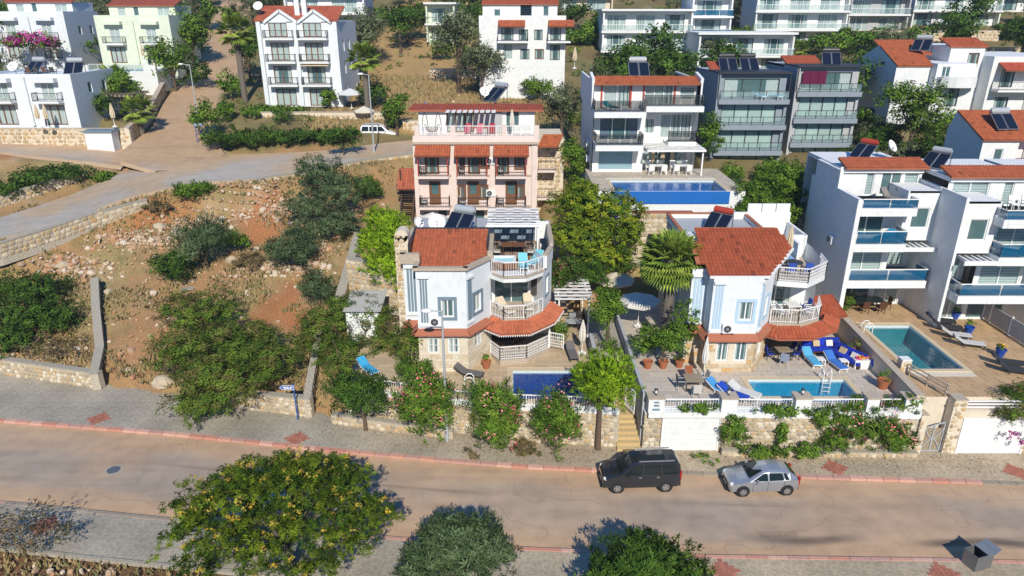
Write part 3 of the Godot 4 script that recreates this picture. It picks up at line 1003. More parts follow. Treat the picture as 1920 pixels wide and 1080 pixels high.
# ---------------------------------------------------------------- garden walls and platforms at the street
func build_front_walls():
	stone_wall("garden_wall", "cream rubble wall with grey cap along the pavement, beside the empty plot at the far left", [[-46, -46.9, 0.1, 1.25], [-36.83, -44.44, 0.1, 1.25], [-28.37, -42.31, 0.1, 1.2]], 0.4, 0.28, true)
	stone_wall("plot_wall", "rubble wall with broad grey cap running uphill between the two empty plots", [[-28.37, -42.31, 0.1, 1.2], [-29.6, -45.5, 0.6, 1.2], [-31.8, -49.5, 1.9, 1.2], [-33.6, -53.0, 3.1, 1.2]], 0.5, 0.4, false)
	stone_wall("garden_wall", "low cream rubble wall behind the blue street sign, half under the feathery tree", [[-19.5, -40.25, 0.1, 1.15], [-16.7, -39.53, 0.1, 1.2], [-12.86, -38.69, 0.1, 1.35]], 0.4, 0.28, true)
	stone_wall("plot_wall", "rubble side wall running uphill from the blue street sign", [[-12.86, -38.69, 0.1, 1.35], [-13.2, -41.5, 0.6, 1.5], [-13.6, -45.5, 1.6, 1.5]], 0.4, 0.36, false)
	# under the first villa: a low wall before a planted strip, then the tall wall with white cap
	stone_wall("planter_wall", "low rubble wall edging the planting strip under the left villa", [[-11.4, -38.0, 0.1, 0.65], [-7.5, -37.05, 0.1, 0.65], [-3.6, -36.2, 0.1, 0.6]], 0.3, 0.3, true)
	stone_wall("retaining_wall", "tall rubble retaining wall with white cap below the left villa's dark blue pool", [[-10.6, -38.8, 0.1, 1.9], [-3.3, -36.9, 0.1, 2.1], [-0.4, -36.1, 0.1, 2.2], [6.3, -35.45, 0.1, 2.3]], 0.4, 0.29, true, "white")
	stone_wall("pier_wall", "narrow rubble wall between yellow steps and white garage door", [[7.75, -35.2, 0.1, 2.5], [8.85, -35.2, 0.1, 2.5]], 0.5, 0.34, true, "white")
	stone_wall("retaining_wall", "long rubble wall with green creepers below the right villa's bright blue pool", [[12.2, -35.0, 0.1, 2.35], [18.0, -34.9, 0.1, 2.35], [23.6, -34.85, 0.1, 2.35]], 0.4, 0.3, true, "white")
	stone_wall("planter_wall", "knee-high rubble kerb under the creepers beside the white garage door", [[12.3, -34.5, 0.1, 0.4], [18.2, -34.4, 0.1, 0.35], [23.7, -34.35, 0.1, 0.3]], 0.25, 0.3, false)
	# white garage door with its lintel
	for g in [[8.86, 12.14, -35.05, 2.3, "wide white garage door behind the black van"], [26.2, 29.95, -34.75, 2.25, "white garage door under the purple bougainvillea at the far right"]]:
		var t = thing("garage_door", g[4], "garage door", Vector3((g[0] + g[1]) * 0.5, 0.1, g[2]), 0.0, "white garage doors")
		for k in 6:
			var b := B.new()
			var h = g[3] / 6.0
			b.span(g[0] + 0.04, g[1] - 0.04, 0.13 + k * h + 0.008, 0.13 + (k + 1) * h - 0.008, g[2] - 0.12, g[2] - 0.02)
			obj("panel", b, "white", t)
		var f := B.new()
		f.span(g[0] - 0.1, g[1] + 0.1, 0.13 + g[3], 0.13 + g[3] + 0.16, g[2] - 0.35, g[2] + 0.06)
		f.span(g[0] - 0.08, g[0] + 0.03, 0.1, 0.13 + g[3], g[2] - 0.3, g[2] + 0.02); f.span(g[1] - 0.03, g[1] + 0.08, 0.1, 0.13 + g[3], g[2] - 0.3, g[2] + 0.02)
		obj("frame", f, "whitemetal", t)
		var dk := B.new()
		dk.span(g[0], g[1], 0.1, 0.13 + g[3], g[2] - 0.2, g[2] - 0.13)
		obj("backing", dk, "room", t)
	# white bands, pillars and balustrade along the top of the walls
	var t = thing("pool_balustrade", "low white metal balustrade and white band along the left villa's terrace edge", "railing", Vector3(-3.3, 2.2, -37.0))
	railing(t, [Vector3(-10.5, 2.28, -38.95), Vector3(-3.3, 2.28, -37.05), Vector3(-0.4, 2.5, -36.28), Vector3(6.0, 2.6, -35.65)], 0.75, "white")
	var bd := B.new()
	bd.bar(Vector3(-3.3, 2.26, -37.06), Vector3(-0.4, 2.4, -36.3), 0.42, 0.24); bd.bar(Vector3(-0.42, 2.41, -36.27), Vector3(6.3, 2.5, -35.6), 0.42, 0.24); bd.bar(Vector3(-10.5, 2.06, -38.93), Vector3(-3.3, 2.24, -37.06), 0.42, 0.2)
	obj("band", bd, "white", t)
	t = thing("terrace_balustrade", "white balustrade on a white band above the garage door and creeper wall", "railing", Vector3(16, 2.5, -35.1))
	bd = B.new()
	bd.span(7.9, 23.7, 2.5, 2.86, -35.5, -34.86)
	obj("band", bd, "white", t)
	for k in [[8.55, 12.1], [12.95, 16.2], [17.25, 20.4], [21.1, 22.6]]:
		railing(t, [Vector3(k[0], 2.86, -35.15), Vector3(k[1], 2.86, -35.15)], 0.72, "white")
	for x in [[7.85, 8.75], [12.05, 12.95], [16.3, 17.2], [20.4, 21.1], [22.6, 23.6]]:
		var p := B.new()
		p.span(x[0], x[1], 2.86, 3.75, -35.55, -34.84)
		var pl = obj("pillar", p, "white", t)
		var c := B.new()
		c.span(x[0] - 0.06, x[1] + 0.06, 3.75, 3.84, -35.6, -34.78)
		obj("pillar_cap", c, "coping", pl)
	var plates := B.new()
	plates.span(8.15, 8.45, 3.5, 3.6, -34.84, -34.81); plates.span(8.15, 8.45, 3.28, 3.4, -34.84, -34.81); plates.span(8.08, 8.5, 3.02, 3.14, -34.84, -34.81)
	obj("number_plate", plates, "bluegrey", t)
	for x in [[8.3, "small black lamp on the white corner pillar above the steps"], [12.5, "small black lamp on the white pillar right of the garage"], [16.75, "small black lamp on the white pillar by the bright blue pool"]]:
		var l = thing("pillar_lamp", x[1], "lamp", Vector3(x[0], 3.84, -35.2), 0.0, "lamps on the terrace pillars")
		var b := B.new()
		b.lathe(Vector3.ZERO, [[0.09, 0], [0.05, 0.05], [0.05, 0.12]]); b.lathe(Vector3.ZERO, [[0.14, 0.34], [0.02, 0.44]], 6); b.bar(Vector3(-0.09, 0.12, 0), Vector3(-0.12, 0.34, 0), 0.02); b.bar(Vector3(0.09, 0.12, 0), Vector3(0.12, 0.34, 0), 0.02)
		obj("housing", b, "darkmetal", l, true)
		var g := B.new()
		g.lathe(Vector3.ZERO, [[0.07, 0.12], [0.1, 0.33]], 6)
		obj("lantern_glass", g, "lamp_lens", l, true)
	# yellow steps between the villas
	t = thing("garden_steps", "pale yellow steps climbing from the pavement between the two villas", "steps", Vector3(6.9, 0.1, -35.0))
	for k in 16:
		var b := B.new()
		var z = -35.0 - k * 0.36 - (0.9 if k >= 7 else 0.0)
		b.col = lin("d8be8c") * rng.randf_range(0.85, 1.0)
		b.span(6.25, 7.65, -0.2, 0.28 + k * 0.165, z - (1.27 if k == 6 else 0.37), z)
		b.span(6.25, 7.65, 0.281 + k * 0.165, 0.31 + k * 0.165, z - 0.3, z + 0.03)
		obj("step", b, "kerb", t)
	var gs := B.new()
	gs.span(5.35, 5.6, 0.3, 3.6, -44, -36.2); gs.span(7.65, 7.85, 0.3, 3.7, -47, -35.6)
	obj("flank_wall", gs, "lightgrey", t)
	t = thing("garden_gate", "open white metal gate on the yellow steps", "gate", Vector3(7.2, 1.4, -37.3))
	railing(t, [Vector3(7.45, 1.5, -36.9), Vector3(7.05, 1.5, -37.9)], 1.5, "white", "gate_leaf")
	t = thing("garden_gate", "slim white gate leaf at the foot of the yellow steps", "gate", Vector3(6.2, 1.4, -36.4))
	railing(t, [Vector3(6.1, 1.0, -35.9), Vector3(6.1, 1.0, -36.7)], 1.2, "white", "gate_leaf")
	var al := B.new()
	al.span(5.6, 7.65, 2.7, 2.95, -50, -41.6)
	obj("alley_path", al, "cement").set_meta("kind", "structure")
	# the gate and walls at the right
	stone_wall("gate_pier", "tan stone pier between the grey metal gate and white garage door", [[25.35, -34.75, 0.1, 3.6], [26.1, -34.75, 0.1, 3.6]], 0.7, 0.3, true, "coping", "cream")
	stone_wall("gate_pier", "tan stone pier left of the grey metal gate", [[23.7, -34.8, 0.1, 2.6], [24.1, -34.8, 0.1, 2.6]], 0.7, 0.3, true, "coping", "cream")
	stone_wall("retaining_wall", "tan stone wall right of the bougainvillea garage door", [[29.95, -34.75, 0.1, 3.0], [40, -34.5, 0.1, 3.0]], 0.5, 0.34, false, "coping", "cream")
	t = thing("entrance_lintel", "tan wall band with white slatted rail over the right garage door", "wall", Vector3(28, 2.7, -34.9))
	bd = B.new()
	bd.span(26.1, 30.0, 2.57, 3.0, -35.4, -34.82)
	obj("band", bd, "cream", t)
	for y in [3.12, 3.32, 3.52]:
		var s := B.new()
		s.span(26.15, 30.0, y, y + 0.07, -35.0, -34.93)
		obj("slat", s, "whitemetal", t)
	t = thing("street_gate", "grey metal gate with crossing curved bars below the long pool", "gate", Vector3(24.7, 0.1, -34.9))
	var gf := B.new()
	var gx0 = 24.12; var gx1 = 25.32
	var top = func(x): return 1.75 + 0.35 * smoothstep(gx0, gx1, x)
	gf.bar(Vector3(gx0 + 0.03, 0.15, -35), Vector3(gx0 + 0.03, top.call(gx0), -35), 0.06); gf.bar(Vector3(gx1 - 0.03, 0.15, -35), Vector3(gx1 - 0.03, top.call(gx1), -35), 0.06)
	gf.bar(Vector3(24.72, 0.15, -35), Vector3(24.72, top.call(24.72), -35), 0.07); gf.bar(Vector3(gx0, 0.18, -35), Vector3(gx1, 0.18, -35), 0.06)
	for i in 8: gf.bar(Vector3(lerp(gx0, gx1, i / 8.0), top.call(lerp(gx0, gx1, i / 8.0)), -35), Vector3(lerp(gx0, gx1, (i + 1) / 8.0), top.call(lerp(gx0, gx1, (i + 1) / 8.0)), -35), 0.06)
	for s in [[24.12, 24.72, 1.0], [24.72, 25.3, 1.0]]:
		for i in 8:
			var u = i / 8.0; var w = (i + 1) / 8.0
			var m = 24.72
			var e = s[0] if s[0] < m - 0.1 else s[1]
			gf.bar(Vector3(lerp(e, m, u), 0.2 + 0.8 * sin(u * PI * 0.5), -34.98), Vector3(lerp(e, m, w), 0.2 + 0.8 * sin(w * PI * 0.5), -34.98), 0.05)
			gf.bar(Vector3(lerp(e, m, u), 1.85 - 0.8 * sin(u * PI * 0.5), -34.98), Vector3(lerp(e, m, w), 1.85 - 0.8 * sin(w * PI * 0.5), -34.98), 0.05)
	obj("frame", gf, "lampgrey", t)
	for x in [[24.16, 24.68], [24.76, 25.28]]:
		var p := B.new()
		p.span(x[0], x[1], 0.22, 1.72, -35.03, -35.012)
		obj("sheet", p, "palewood", t)

func tiled_deck(called, x0, x1, z0, z1, y, holes: Array, tone: String, tw: float, tl: float, body = "cream"):   # a platform with separate slabs laid on it; holes are pools
	var b := B.new()
	b.panel(Vector3(x0, y - 0.03, z1), Vector3.RIGHT, Vector3.FORWARD, x1 - x0, z1 - z0, holes, 0.2)
	b.quad(Vector3(x0, -0.4, z1), Vector3(x1, -0.4, z1), Vector3(x1, y - 0.03, z1), Vector3(x0, y - 0.03, z1))
	b.quad(Vector3(x1, -0.4, z1), Vector3(x1, -0.4, z0), Vector3(x1, y - 0.03, z0), Vector3(x1, y - 0.03, z1))
	b.quad(Vector3(x0, -0.4, z0), Vector3(x0, -0.4, z1), Vector3(x0, y - 0.03, z1), Vector3(x0, y - 0.03, z0))
	var o = struct(called, b, body)
	var d := B.new()
	var c = lin(tone)
	var z = z1
	var row = 0
	while z > z0 + 0.02:
		var x = x0 - (row % 2) * tw * 0.5
		while x < x1 - 0.02:
			var a = max(x + 0.012, x0); var e = min(x + tw - 0.012, x1)
			var n0 = z1 - z; var n1 = min(n0 + tl, z1 - z0)
			var runs = [[a, e]]
			for h in holes:
				if n1 > h[1] - 0.3 and n0 < h[1] + h[3] + 0.3:
					var p = x0 + h[0] - 0.32; var q = x0 + h[0] + h[2] + 0.32
					runs = [[a, min(e, p)], [max(a, q), e]] if e > p and a < q else runs
			for s in runs:
				if s[1] < s[0] + 0.04: continue
				d.col = c * (0.9 + 0.2 * rng.randf())
				d.span(s[0], s[1], y - 0.04, y, z1 - n0 - 0.012, z1 - n1 + 0.012)
			x += tw
		z -= tl; row += 1
	var tl_o = stuff(obj("paving_slabs", d, "decktile", o))
	for h in holes:
		var rim := B.new()
		var a = x0 + h[0]; var e = a + h[2]; var f = z1 - h[1]; var g = f - h[3]
		rim.col = lin("d6c3a2")
		if h[1] > 0.2: rim.span(a - 0.32, e + 0.32, y - 0.04, y + 0.03, f, f + 0.32)
		rim.span(a - 0.32, e + 0.32, y - 0.04, y + 0.03, g - 0.32, g)
		rim.span(a - 0.32, a, y - 0.041, y + 0.029, g, f); rim.span(e, e + 0.32, y - 0.041, y + 0.029, g, f)
		obj("pool_rim", rim, "decktile", o)
	return o

func pool(label, x0, x1, z0, z1, y, tiles: String, deep = 1.4):
	var t = thing("swimming_pool", label, "swimming pool", Vector3((x0 + x1) * 0.5, y - deep, (z0 + z1) * 0.5))
	var b := B.new()
	var f = y - deep
	b.quad(Vector3(x0, f, z1), Vector3(x1, f, z1), Vector3(x1, f, z0), Vector3(x0, f, z0))
	b.quad(Vector3(x0, f, z0), Vector3(x1, f, z0), Vector3(x1, y, z0), Vector3(x0, y, z0)); b.quad(Vector3(x1, f, z1), Vector3(x0, f, z1), Vector3(x0, y, z1), Vector3(x1, y, z1))
	b.quad(Vector3(x0, f, z1), Vector3(x0, f, z0), Vector3(x0, y, z0), Vector3(x0, y, z1)); b.quad(Vector3(x1, f, z0), Vector3(x1, f, z1), Vector3(x1, y, z1), Vector3(x1, y, z0))
	obj("basin", b, tiles, t)
	var rim := B.new()
	for e in [[x0, x1, z0 + 0.001, z0 + 0.03], [x0, x1, z1 - 0.03, z1 - 0.001], [x0 + 0.001, x0 + 0.03, z0 + 0.03, z1 - 0.03], [x1 - 0.03, x1 - 0.001, z0 + 0.03, z1 - 0.03]]:
		rim.col = lin("cfe0e6")
		rim.span(e[0], e[1], y - 0.2, y - 0.01, e[2], e[3])
	obj("waterline_tiles", rim, "decktile", t)
	for k in 3:
		var s := B.new()
		s.span(x0 + 0.03, x0 + 0.9, f, y - 0.35 - k * 0.28, z0 + 0.03 + k * 0.3, z0 + 0.33 + k * 0.3)
		obj("pool_step", s, tiles, t)
	var w := B.new()
	w.quad(Vector3(x0, y - 0.12, z1), Vector3(x1, y - 0.12, z1), Vector3(x1, y - 0.12, z0), Vector3(x0, y - 0.12, z0))
	obj("water", w, "water", t)
	return t

func pool_ladder(label, at: Vector3, turn: float):
	var t = thing("pool_ladder", label, "ladder", at, turn, "pool ladders")
	var b := B.new()
	for x in [-0.24, 0.24]:
		var pts = [Vector3(x, -0.9, 0.15), Vector3(x, 0.5, 0.1), Vector3(x, 0.68, -0.05), Vector3(x, 0.66, -0.3), Vector3(x, 0.45, -0.45), Vector3(x, 0, -0.5)]
		for i in pts.size() - 1: b.tube(pts[i], pts[i + 1], 0.032, 0.032, 6)
	obj("rails", b, "whitemetal", t, true)
	for k in 3:
		var s := B.new()
		s.box(Vector3(0, -0.15 - k * 0.28, 0.15), Vector3(0.46, 0.03, 0.09))
		obj("rung", s, "whitemetal", t, true)
	return t

func build_terraces():
	tiled_deck("left_villa_terrace", -10.6, -0.3, -54, -39.05, 2.6, [], "c4ae8e", 0.9, 0.32)
	tiled_deck("left_villa_pool_terrace", -0.3, 5.4, -54, -36.4, 2.598, [[0.35, 0.4, 4.1, 3.6]], "c4ae8e", 0.9, 0.32)
	var fr := B.new()
	fr.col = lin("c4ae8e")
	fr.prism(PackedVector2Array([Vector2(-10.6, -39.06), Vector2(-0.31, -39.06), Vector2(-0.31, -36.6), Vector2(-3.3, -37.25)]), -0.3, 2.585)
	obj("terrace_edge", fr, "decktile").set_meta("kind", "structure")
	pool("dark blue pool behind the pink oleanders and lollipop tree", 0.05, 4.15, -40.4, -36.8, 2.6, "darkbasin")
	tiled_deck("right_villa_terrace", 7.85, 23.6, -56, -35.5, 2.9, [[6.9, 1.1, 6.1, 2.1]], "c8bdb0", 0.9, 0.45, "white")
	pool("narrow bright blue pool on the right villa's terrace", 14.75, 20.85, -38.7, -36.6, 2.9, "basin")
	tiled_deck("big_villa_terrace", 23.9, 34.3, -50.5, -35.4, 3.6, [[1.1, 3.35, 3.3, 6.5]], "c2a27c", 0.8, 0.8)
	pool("long teal pool between two terrace walls at the white villa", 25.0, 28.3, -45.25, -38.75, 3.6, "tealbasin")
	tiled_deck("end_villa_terrace", 34.3, 46, -50.5, -35.4, 3.65, [[1.0, 3.35, 3.3, 4.4]], "c2a27c", 0.8, 0.8)
	pool("pale teal pool cut by the frame at the right, behind the grey fence", 35.3, 38.6, -43.15, -38.75, 3.65, "basin")
	stone_wall("terrace_wall", "cream topped wall between the right villa and the long teal pool", [[23.6, -34.9, 2.6, 1.3], [23.6, -48, 2.6, 1.9]], 0.4, 0.34, false, "coping", "cream")
	stone_wall("terrace_pier", "square tan stone pier with pale cap at the corner of the long teal pool", [[23.95, -38.2, 3.5, 0.95], [24.55, -38.2, 3.5, 0.95]], 0.5, 0.3, false, "white", "cream")
	var t = thing("terrace_railing", "pale three-bar railing stepping down beside the long teal pool", "railing", Vector3(24.6, 3.6, -36.8))
	for y in [0.25, 0.5, 0.75]:
		var b := B.new()
		b.bar(Vector3(24.3, 3.6 + y, -38.0), Vector3(25.2, 3.6 + y, -35.3), 0.07)
		obj("rail", b, "coping", t)
	for k in [0.05, 0.5, 0.95]:
		var ps := B.new()
		ps.bar(Vector3(lerp(24.3, 25.2, k), 3.6, lerp(-38.0, -35.3, k)), Vector3(lerp(24.3, 25.2, k), 4.42, lerp(-38.0, -35.3, k)), 0.07)
		obj("post", ps, "coping", t)
	t = thing("boundary_fence", "grey louvred fence on white posts between the two villa terraces", "fence", Vector3(34.2, 3.6, -43))
	for k in 7:
		var z0 = -50.0 + k * 2.1
		var p := B.new()
		p.span(34.2, 34.3, 3.6, 5.0, z0, z0 + 0.1)
		obj("post", p, "whitemetal", t)
		for j in 9:
			var s := B.new()
			s.span(34.22, 34.28, 3.72 + j * 0.135, 3.83 + j * 0.135, z0 + 0.1, z0 + 2.1)
			obj("slat", s, "lightgrey", t)

# ---------------------------------------------------------------- the first villa
func poly_rail(pts, y): 
	var out = []
	for p in pts: out.append(Vector3(p[0], y, p[1]))
	return out

func fluting(t, a: Vector3, r: Vector3, w: float, h: float, m: String):
	for k in 3:
		var b := B.new()
		b.fbox(a, r, w * (k + 0.15) / 3.0, 0, -0.01, w * 0.7 / 3.0, h, 0.06)
		obj("flute", b, m, t)
	var c := B.new()
	c.fbox(a, r, -0.12, -0.24, -0.01, w + 0.24, 0.14, 0.14); c.fbox(a, r, -0.12, h + 0.1, -0.01, w + 0.24, 0.16, 0.16)
	obj("band", c, "white", t)

func build_first_house():
	var t = thing("villa", "white villa with tall stone chimney and roof pergola behind the dark blue pool", "villa", Vector3(-2.2, 2.6, -40.3))
	var w := B.new(); var rm := B.new(); var st := B.new(); var tr := B.new()
	var V = func(x, y, z): return Vector3(x, y, z)
	var y1 = 5.4
	# stone ground floor
	var gf = [[-6.9, -51, -6.9, -41.6, []], [-6.9, -41.6, -5.95, -41.6, []], [-5.95, -41.6, -5.95, -40.3, []], [-5.95, -40.3, -2.85, -40.3, [[0.55, 1.3, 0.72, 1.2, "bars"], [1.85, 1.3, 0.72, 1.2, "bars"]]], [-2.85, -40.3, -1.4, -42.5, [[0.85, 1.4, 0.7, 1.3, "bars"]]],
		[-1.4, -42.5, -1.4, -45.2, []], [-1.4, -45.2, 1.6, -45.2, [[0.2, 0.3, 2.5, 2.2, "w3"]]], [1.6, -45.2, 2.75, -45.2, []], [2.75, -45.2, 2.75, -51, []]]
	for s in gf: facade(t, st, rm, V.call(s[0], 2.6, s[1]), V.call(s[2], 2.6, s[3]), 2.9, s[4])
	var sw = obj("stone_ground_floor", st, "cream", t)
	var sb := B.new()
	for s in [gf[2], gf[3], gf[4]]:   # thin stone facing, piece by piece
		var a = V.call(s[0], 2.6, s[1]); var r = V.call(s[2] - s[0], 0, s[3] - s[1])
		var len = r.length(); r = r.normalized()
		var y = 0.0
		while y < 2.7:
			var h = rng.randf_range(0.2, 0.34); var x = 0.0
			while x < len - 0.05:
				var ww = min(rng.randf_range(0.3, 0.65), len - x)
				var ok := true
				for o in s[4]: if x + ww > o[0] - 0.03 and x < o[0] + o[2] + 0.03 and y + h > o[1] - 0.03 and y < o[1] + o[3] + 0.03: ok = false
				if ok:
					sb.col = lin(["dcd2be", "d6c9b1", "e0d8c6", "d2c3a8", "dacbaf"][rng.randi() % 5])
					sb.fbox(a, r, x + 0.012, y + 0.012, 0.0, ww - 0.024, min(h, 2.75 - y) - 0.024, rng.randf_range(0.018, 0.04))
				x += ww
			y += h
	stuff(obj("stone_facing", sb, "clad", sw))
	# upper walls
	var up = [[-6.9, -51, -6.9, -41.6, 4.3, []], [-6.9, -41.6, -5.95, -41.6, 4.7, []], [-5.95, -41.6, -5.95, -40.3, 4.2, []], [-5.95, -40.3, -2.85, -40.3, 4.2, [[1.5, 0.95, 0.8, 1.2, "ws"]]], [-2.85, -40.3, -1.4, -42.5, 4.2, [[0.8, 0.95, 0.75, 1.25, "ws"]]],
		[-1.4, -42.5, -1.4, -44.6, 4.2, []], [-1.4, -44.6, 1.5, -44.6, 3.1, [[0.15, 0.1, 2.4, 2.2, "w2"]]], [1.5, -44.6, 2.05, -43.3, 4.0, []], [2.05, -43.3, 2.75, -45.6, 4.0, [[0.7, 0.9, 0.8, 1.3, "ws"]]], [2.75, -45.6, 2.75, -51, 4.0, []], [2.75, -51, -6.9, -51, 4.0, []]]
	for s in up: facade(t, w, rm, V.call(s[0], y1 + 0.1, s[1]), V.call(s[2], y1 + 0.1, s[3]), s[4], s[5])
	obj("wall", w, "bluewhite", t)
	trim(tr, V.call(-5.95, 5.5, -40.3), Vector3.RIGHT, 1.5, 0.95, 0.8, 1.2, 0.2)
	obj("window_surround", tr, "bluegrey", t)
	tr = B.new()
	var rr = V.call(1.45, 0, -2.2).normalized()
	trim(tr, V.call(-2.85, 5.5, -40.3), rr, 0.8, 0.95, 0.75, 1.25, 0.2)
	obj("window_surround", tr, "bluegrey", t)
	tr = B.new()
	trim(tr, V.call(2.05, 5.5, -43.3), V.call(0.7, 0, -2.3).normalized(), 0.7, 0.9, 0.8, 1.3, 0.14)
	obj("window_surround", tr, "bluegrey", t)
	fluting(t, V.call(-5.75, 6.1, -40.3), Vector3.RIGHT, 0.5, 2.9, "bluegrey")
	fluting(t, V.call(-6.72, 6.3, -41.6), Vector3.RIGHT, 0.6, 2.9, "bluegrey")
	fluting(t, V.call(-2.85, 6.2, -40.3) + rr * 0.12, rr, 0.42, 2.7, "bluegrey")
	# terracotta ledge and the deep awning round the patio
	var ledge := B.new()
	for s in [[-6.9, -41.6, -5.95, -41.6], [-5.95, -41.6, -5.95, -40.3], [-5.95, -40.3, -2.85, -40.3], [-2.85, -40.3, -1.7, -42.05]]:
		var a = V.call(s[0], y1 - 0.02, s[1]); var b = V.call(s[2], y1 - 0.02, s[3])
		var r = (b - a).normalized(); var o = r.cross(Vector3.UP)
		ledge.quad(a + o * 0.42 - r * 0.2, b + o * 0.42 + r * 0.2, b + Vector3.UP * 0.3, a + Vector3.UP * 0.3)
		ledge.quad(a + o * 0.42 - r * 0.2 - Vector3.UP * 0.08, b + o * 0.42 + r * 0.2 - Vector3.UP * 0.08, b + o * 0.42 + r * 0.2, a + o * 0.42 - r * 0.2)
		ledge.quad(a - Vector3.UP * 0.08, b - Vector3.UP * 0.08, b + o * 0.42 + r * 0.2 - Vector3.UP * 0.08, a + o * 0.42 - r * 0.2 - Vector3.UP * 0.08)
	obj("tile_ledge", ledge, "terracotta", t)
	var inner = [[-1.4, -42.5], [-0.6, -41.75], [0.9, -41.9], [2.0, -43.1], [2.75, -45.0]]
	var outer = [[-1.9, -41.55], [-0.75, -40.5], [1.15, -40.65], [2.85, -42.4], [3.6, -44.6]]
	var aw := B.new(); var at := B.new()
	for i in 4:
		var a = V.call(outer[i][0], 5.12, outer[i][1]); var b = V.call(outer[i + 1][0], 5.12, outer[i + 1][1])
		var c = V.call(inner[i + 1][0], 5.62, inner[i + 1][1]); var d = V.call(inner[i][0], 5.62, inner[i][1])
		aw.quad(a, b, c, d); aw.quad(a - Vector3.UP * 0.1, b - Vector3.UP * 0.1, b, a); aw.quad(d - Vector3.UP * 0.1, c - Vector3.UP * 0.1, b - Vector3.UP * 0.1, a - Vector3.UP * 0.1)
		var r = (b - a).normalized(); var s = ((c + d) * 0.5 - (a + b) * 0.5)
		s = (s - r * s.dot(r))
		var l = s.length(); s = s.normalized()
		var pv = PackedVector2Array([Vector2(0, 0), Vector2(a.distance_to(b), 0), Vector2((c - a).dot(r), l), Vector2((d - a).dot(r), l)])
		tile_field(at, a + Vector3.UP * 0.005, r, s, a.distance_to(b), l, pv, "c06c4a")
	var awo = obj("awning", aw, "terracotta", t)
	stuff(obj("tiles", at, "tiles", awo))
	var fringe := B.new()
	for i in 4:
		var a = V.call(outer[i][0], 4.98, outer[i][1]); var b = V.call(outer[i + 1][0], 4.98, outer[i + 1][1])
		var k = int(a.distance_to(b) / 0.14)
		for j in k: fringe.ball(a.lerp(b, (j + 0.5) / k) + Vector3.UP * 0.03, Vector3(0.055, 0.09, 0.03), 5, 3)
	obj("scalloped_edge", fringe, "white", awo)
	# balconies, patio, roof terrace
	var b1 = [[-1.4, -42.5], [-0.55, -41.6], [0.9, -41.75], [2.05, -43.0], [2.0, -44.7], [-1.4, -44.7]]
	slab(t, b1, 5.5, 5.72, "coping")
	railing(t, poly_rail([b1[0], b1[1], b1[2], b1[3]], 5.72), 0.95, "white")
	slab(t, [[-1.4, -42.35], [-0.55, -41.55], [0.9, -41.7], [2.05, -42.9], [2.05, -50], [-1.4, -50]], 8.3, 8.62, "white", "roof_terrace")
	slab(t, [[-1.3, -42.2], [-0.52, -41.45], [0.9, -41.6], [2.12, -42.85], [2.0, -43.0], [0.85, -41.85], [-0.5, -41.7], [-1.3, -42.4]], 8.62, 8.72, "coping", "terrace_kerb")
	railing(t, poly_rail([[-1.3, -42.28], [-0.53, -41.57], [0.87, -41.72], [2.05, -42.92]], 8.7), 0.95, "white")
	var dk := B.new()
	for k in 18:
		dk.col = lin(["9a7a5c", "8a6a4e", "a5856a"][k % 3])
		dk.span(-1.38 + k * 0.19, -1.38 + k * 0.19 + 0.17, 8.62, 8.64, -49.4, -43.1)
	stuff(obj("deck_boards", dk, "decktile", t))
	slab(t, [[-1.45, -42.5], [-0.8, -41.15], [1.0, -41.45], [2.55, -42.95], [2.75, -45.2], [-1.4, -45.2]], 2.55, 2.95, "coping", "patio")
	railing(t, poly_rail([[-1.45, -42.2], [-0.8, -41.2], [0.98, -41.5], [2.5, -43.0]], 2.95), 0.95, "scroll")
	var post := B.new()
	post.bar(V.call(2.55, 2.9, -43.2), V.call(2.55, 5.2, -43.2), 0.12)
	obj("post", post, "white", t)
	# front roof, parapets
	var y = 9.55
	var s = V.call(0, 0.30, -1).normalized()
	var wide = 4.95
	tiled_roof(t, V.call(-6.45, y, -40.95), Vector3.RIGHT, s, wide, 4.3, PackedVector2Array([Vector2(0.75, 0), Vector2(3.45, 0), Vector2(4.85, 1.55), Vector2(4.85, 4.3), Vector2(0, 4.3), Vector2(0, 1.1), Vector2(0.75, 1.1)]), "ba6642")
	var pr := B.new()
	for e in [[-6.9, -41.6, -5.95, -41.6], [-5.95, -40.3, -2.85, -40.3], [-2.85, -40.3, -1.4, -42.5], [-1.4, -42.5, -1.4, -47.2], [-6.9, -47.2, -6.9, -41.6], [-5.95, -41.6, -5.95, -40.3]]:
		var a = V.call(e[0], 9.72, e[1]); var b = V.call(e[2], 9.72, e[3])
		var hh = 0.0
		if e[0] < -6.5: hh = 0.45
		if e[1] == -42.5: hh = 0.35
		pr.bar(a + Vector3.UP * hh * 0.5 - (b - a).normalized() * 0.14, b + Vector3.UP * hh * 0.5 + (b - a).normalized() * 0.14, 0.34, 0.2 + hh)
	obj("parapet", pr, "coping", t)
	var gut := B.new()
	gut.span(-6.6, -1.5, 10.45, 10.85, -45.4, -45.15)
	gut.span(-6.62, -6.48, 9.6, 10.7, -45.2, -42.2); gut.span(-1.6, -1.5, 9.7, 10.8, -45.2, -42.5)
	obj("roof_flashing", gut, "darkmetal", t)
	var fl := B.new()
	fl.span(-6.9, -1.4, 9.2, 9.9, -51, -45.4)
	obj("flat_roof", fl, "lightgrey", t)
	var rw := B.new()
	rw.bar(V.call(2.2, 9.0, -43.6), V.call(2.7, 9.0, -45.6), 0.22, 0.9); rw.bar(V.call(2.7, 9.1, -45.6), V.call(2.7, 9.1, -51), 0.22, 1.1); rw.span(-1.4, 2.7, 8.6, 9.9, -50.2, -50)
	obj("terrace_wall", rw, "white", t)
	var rc := B.new()
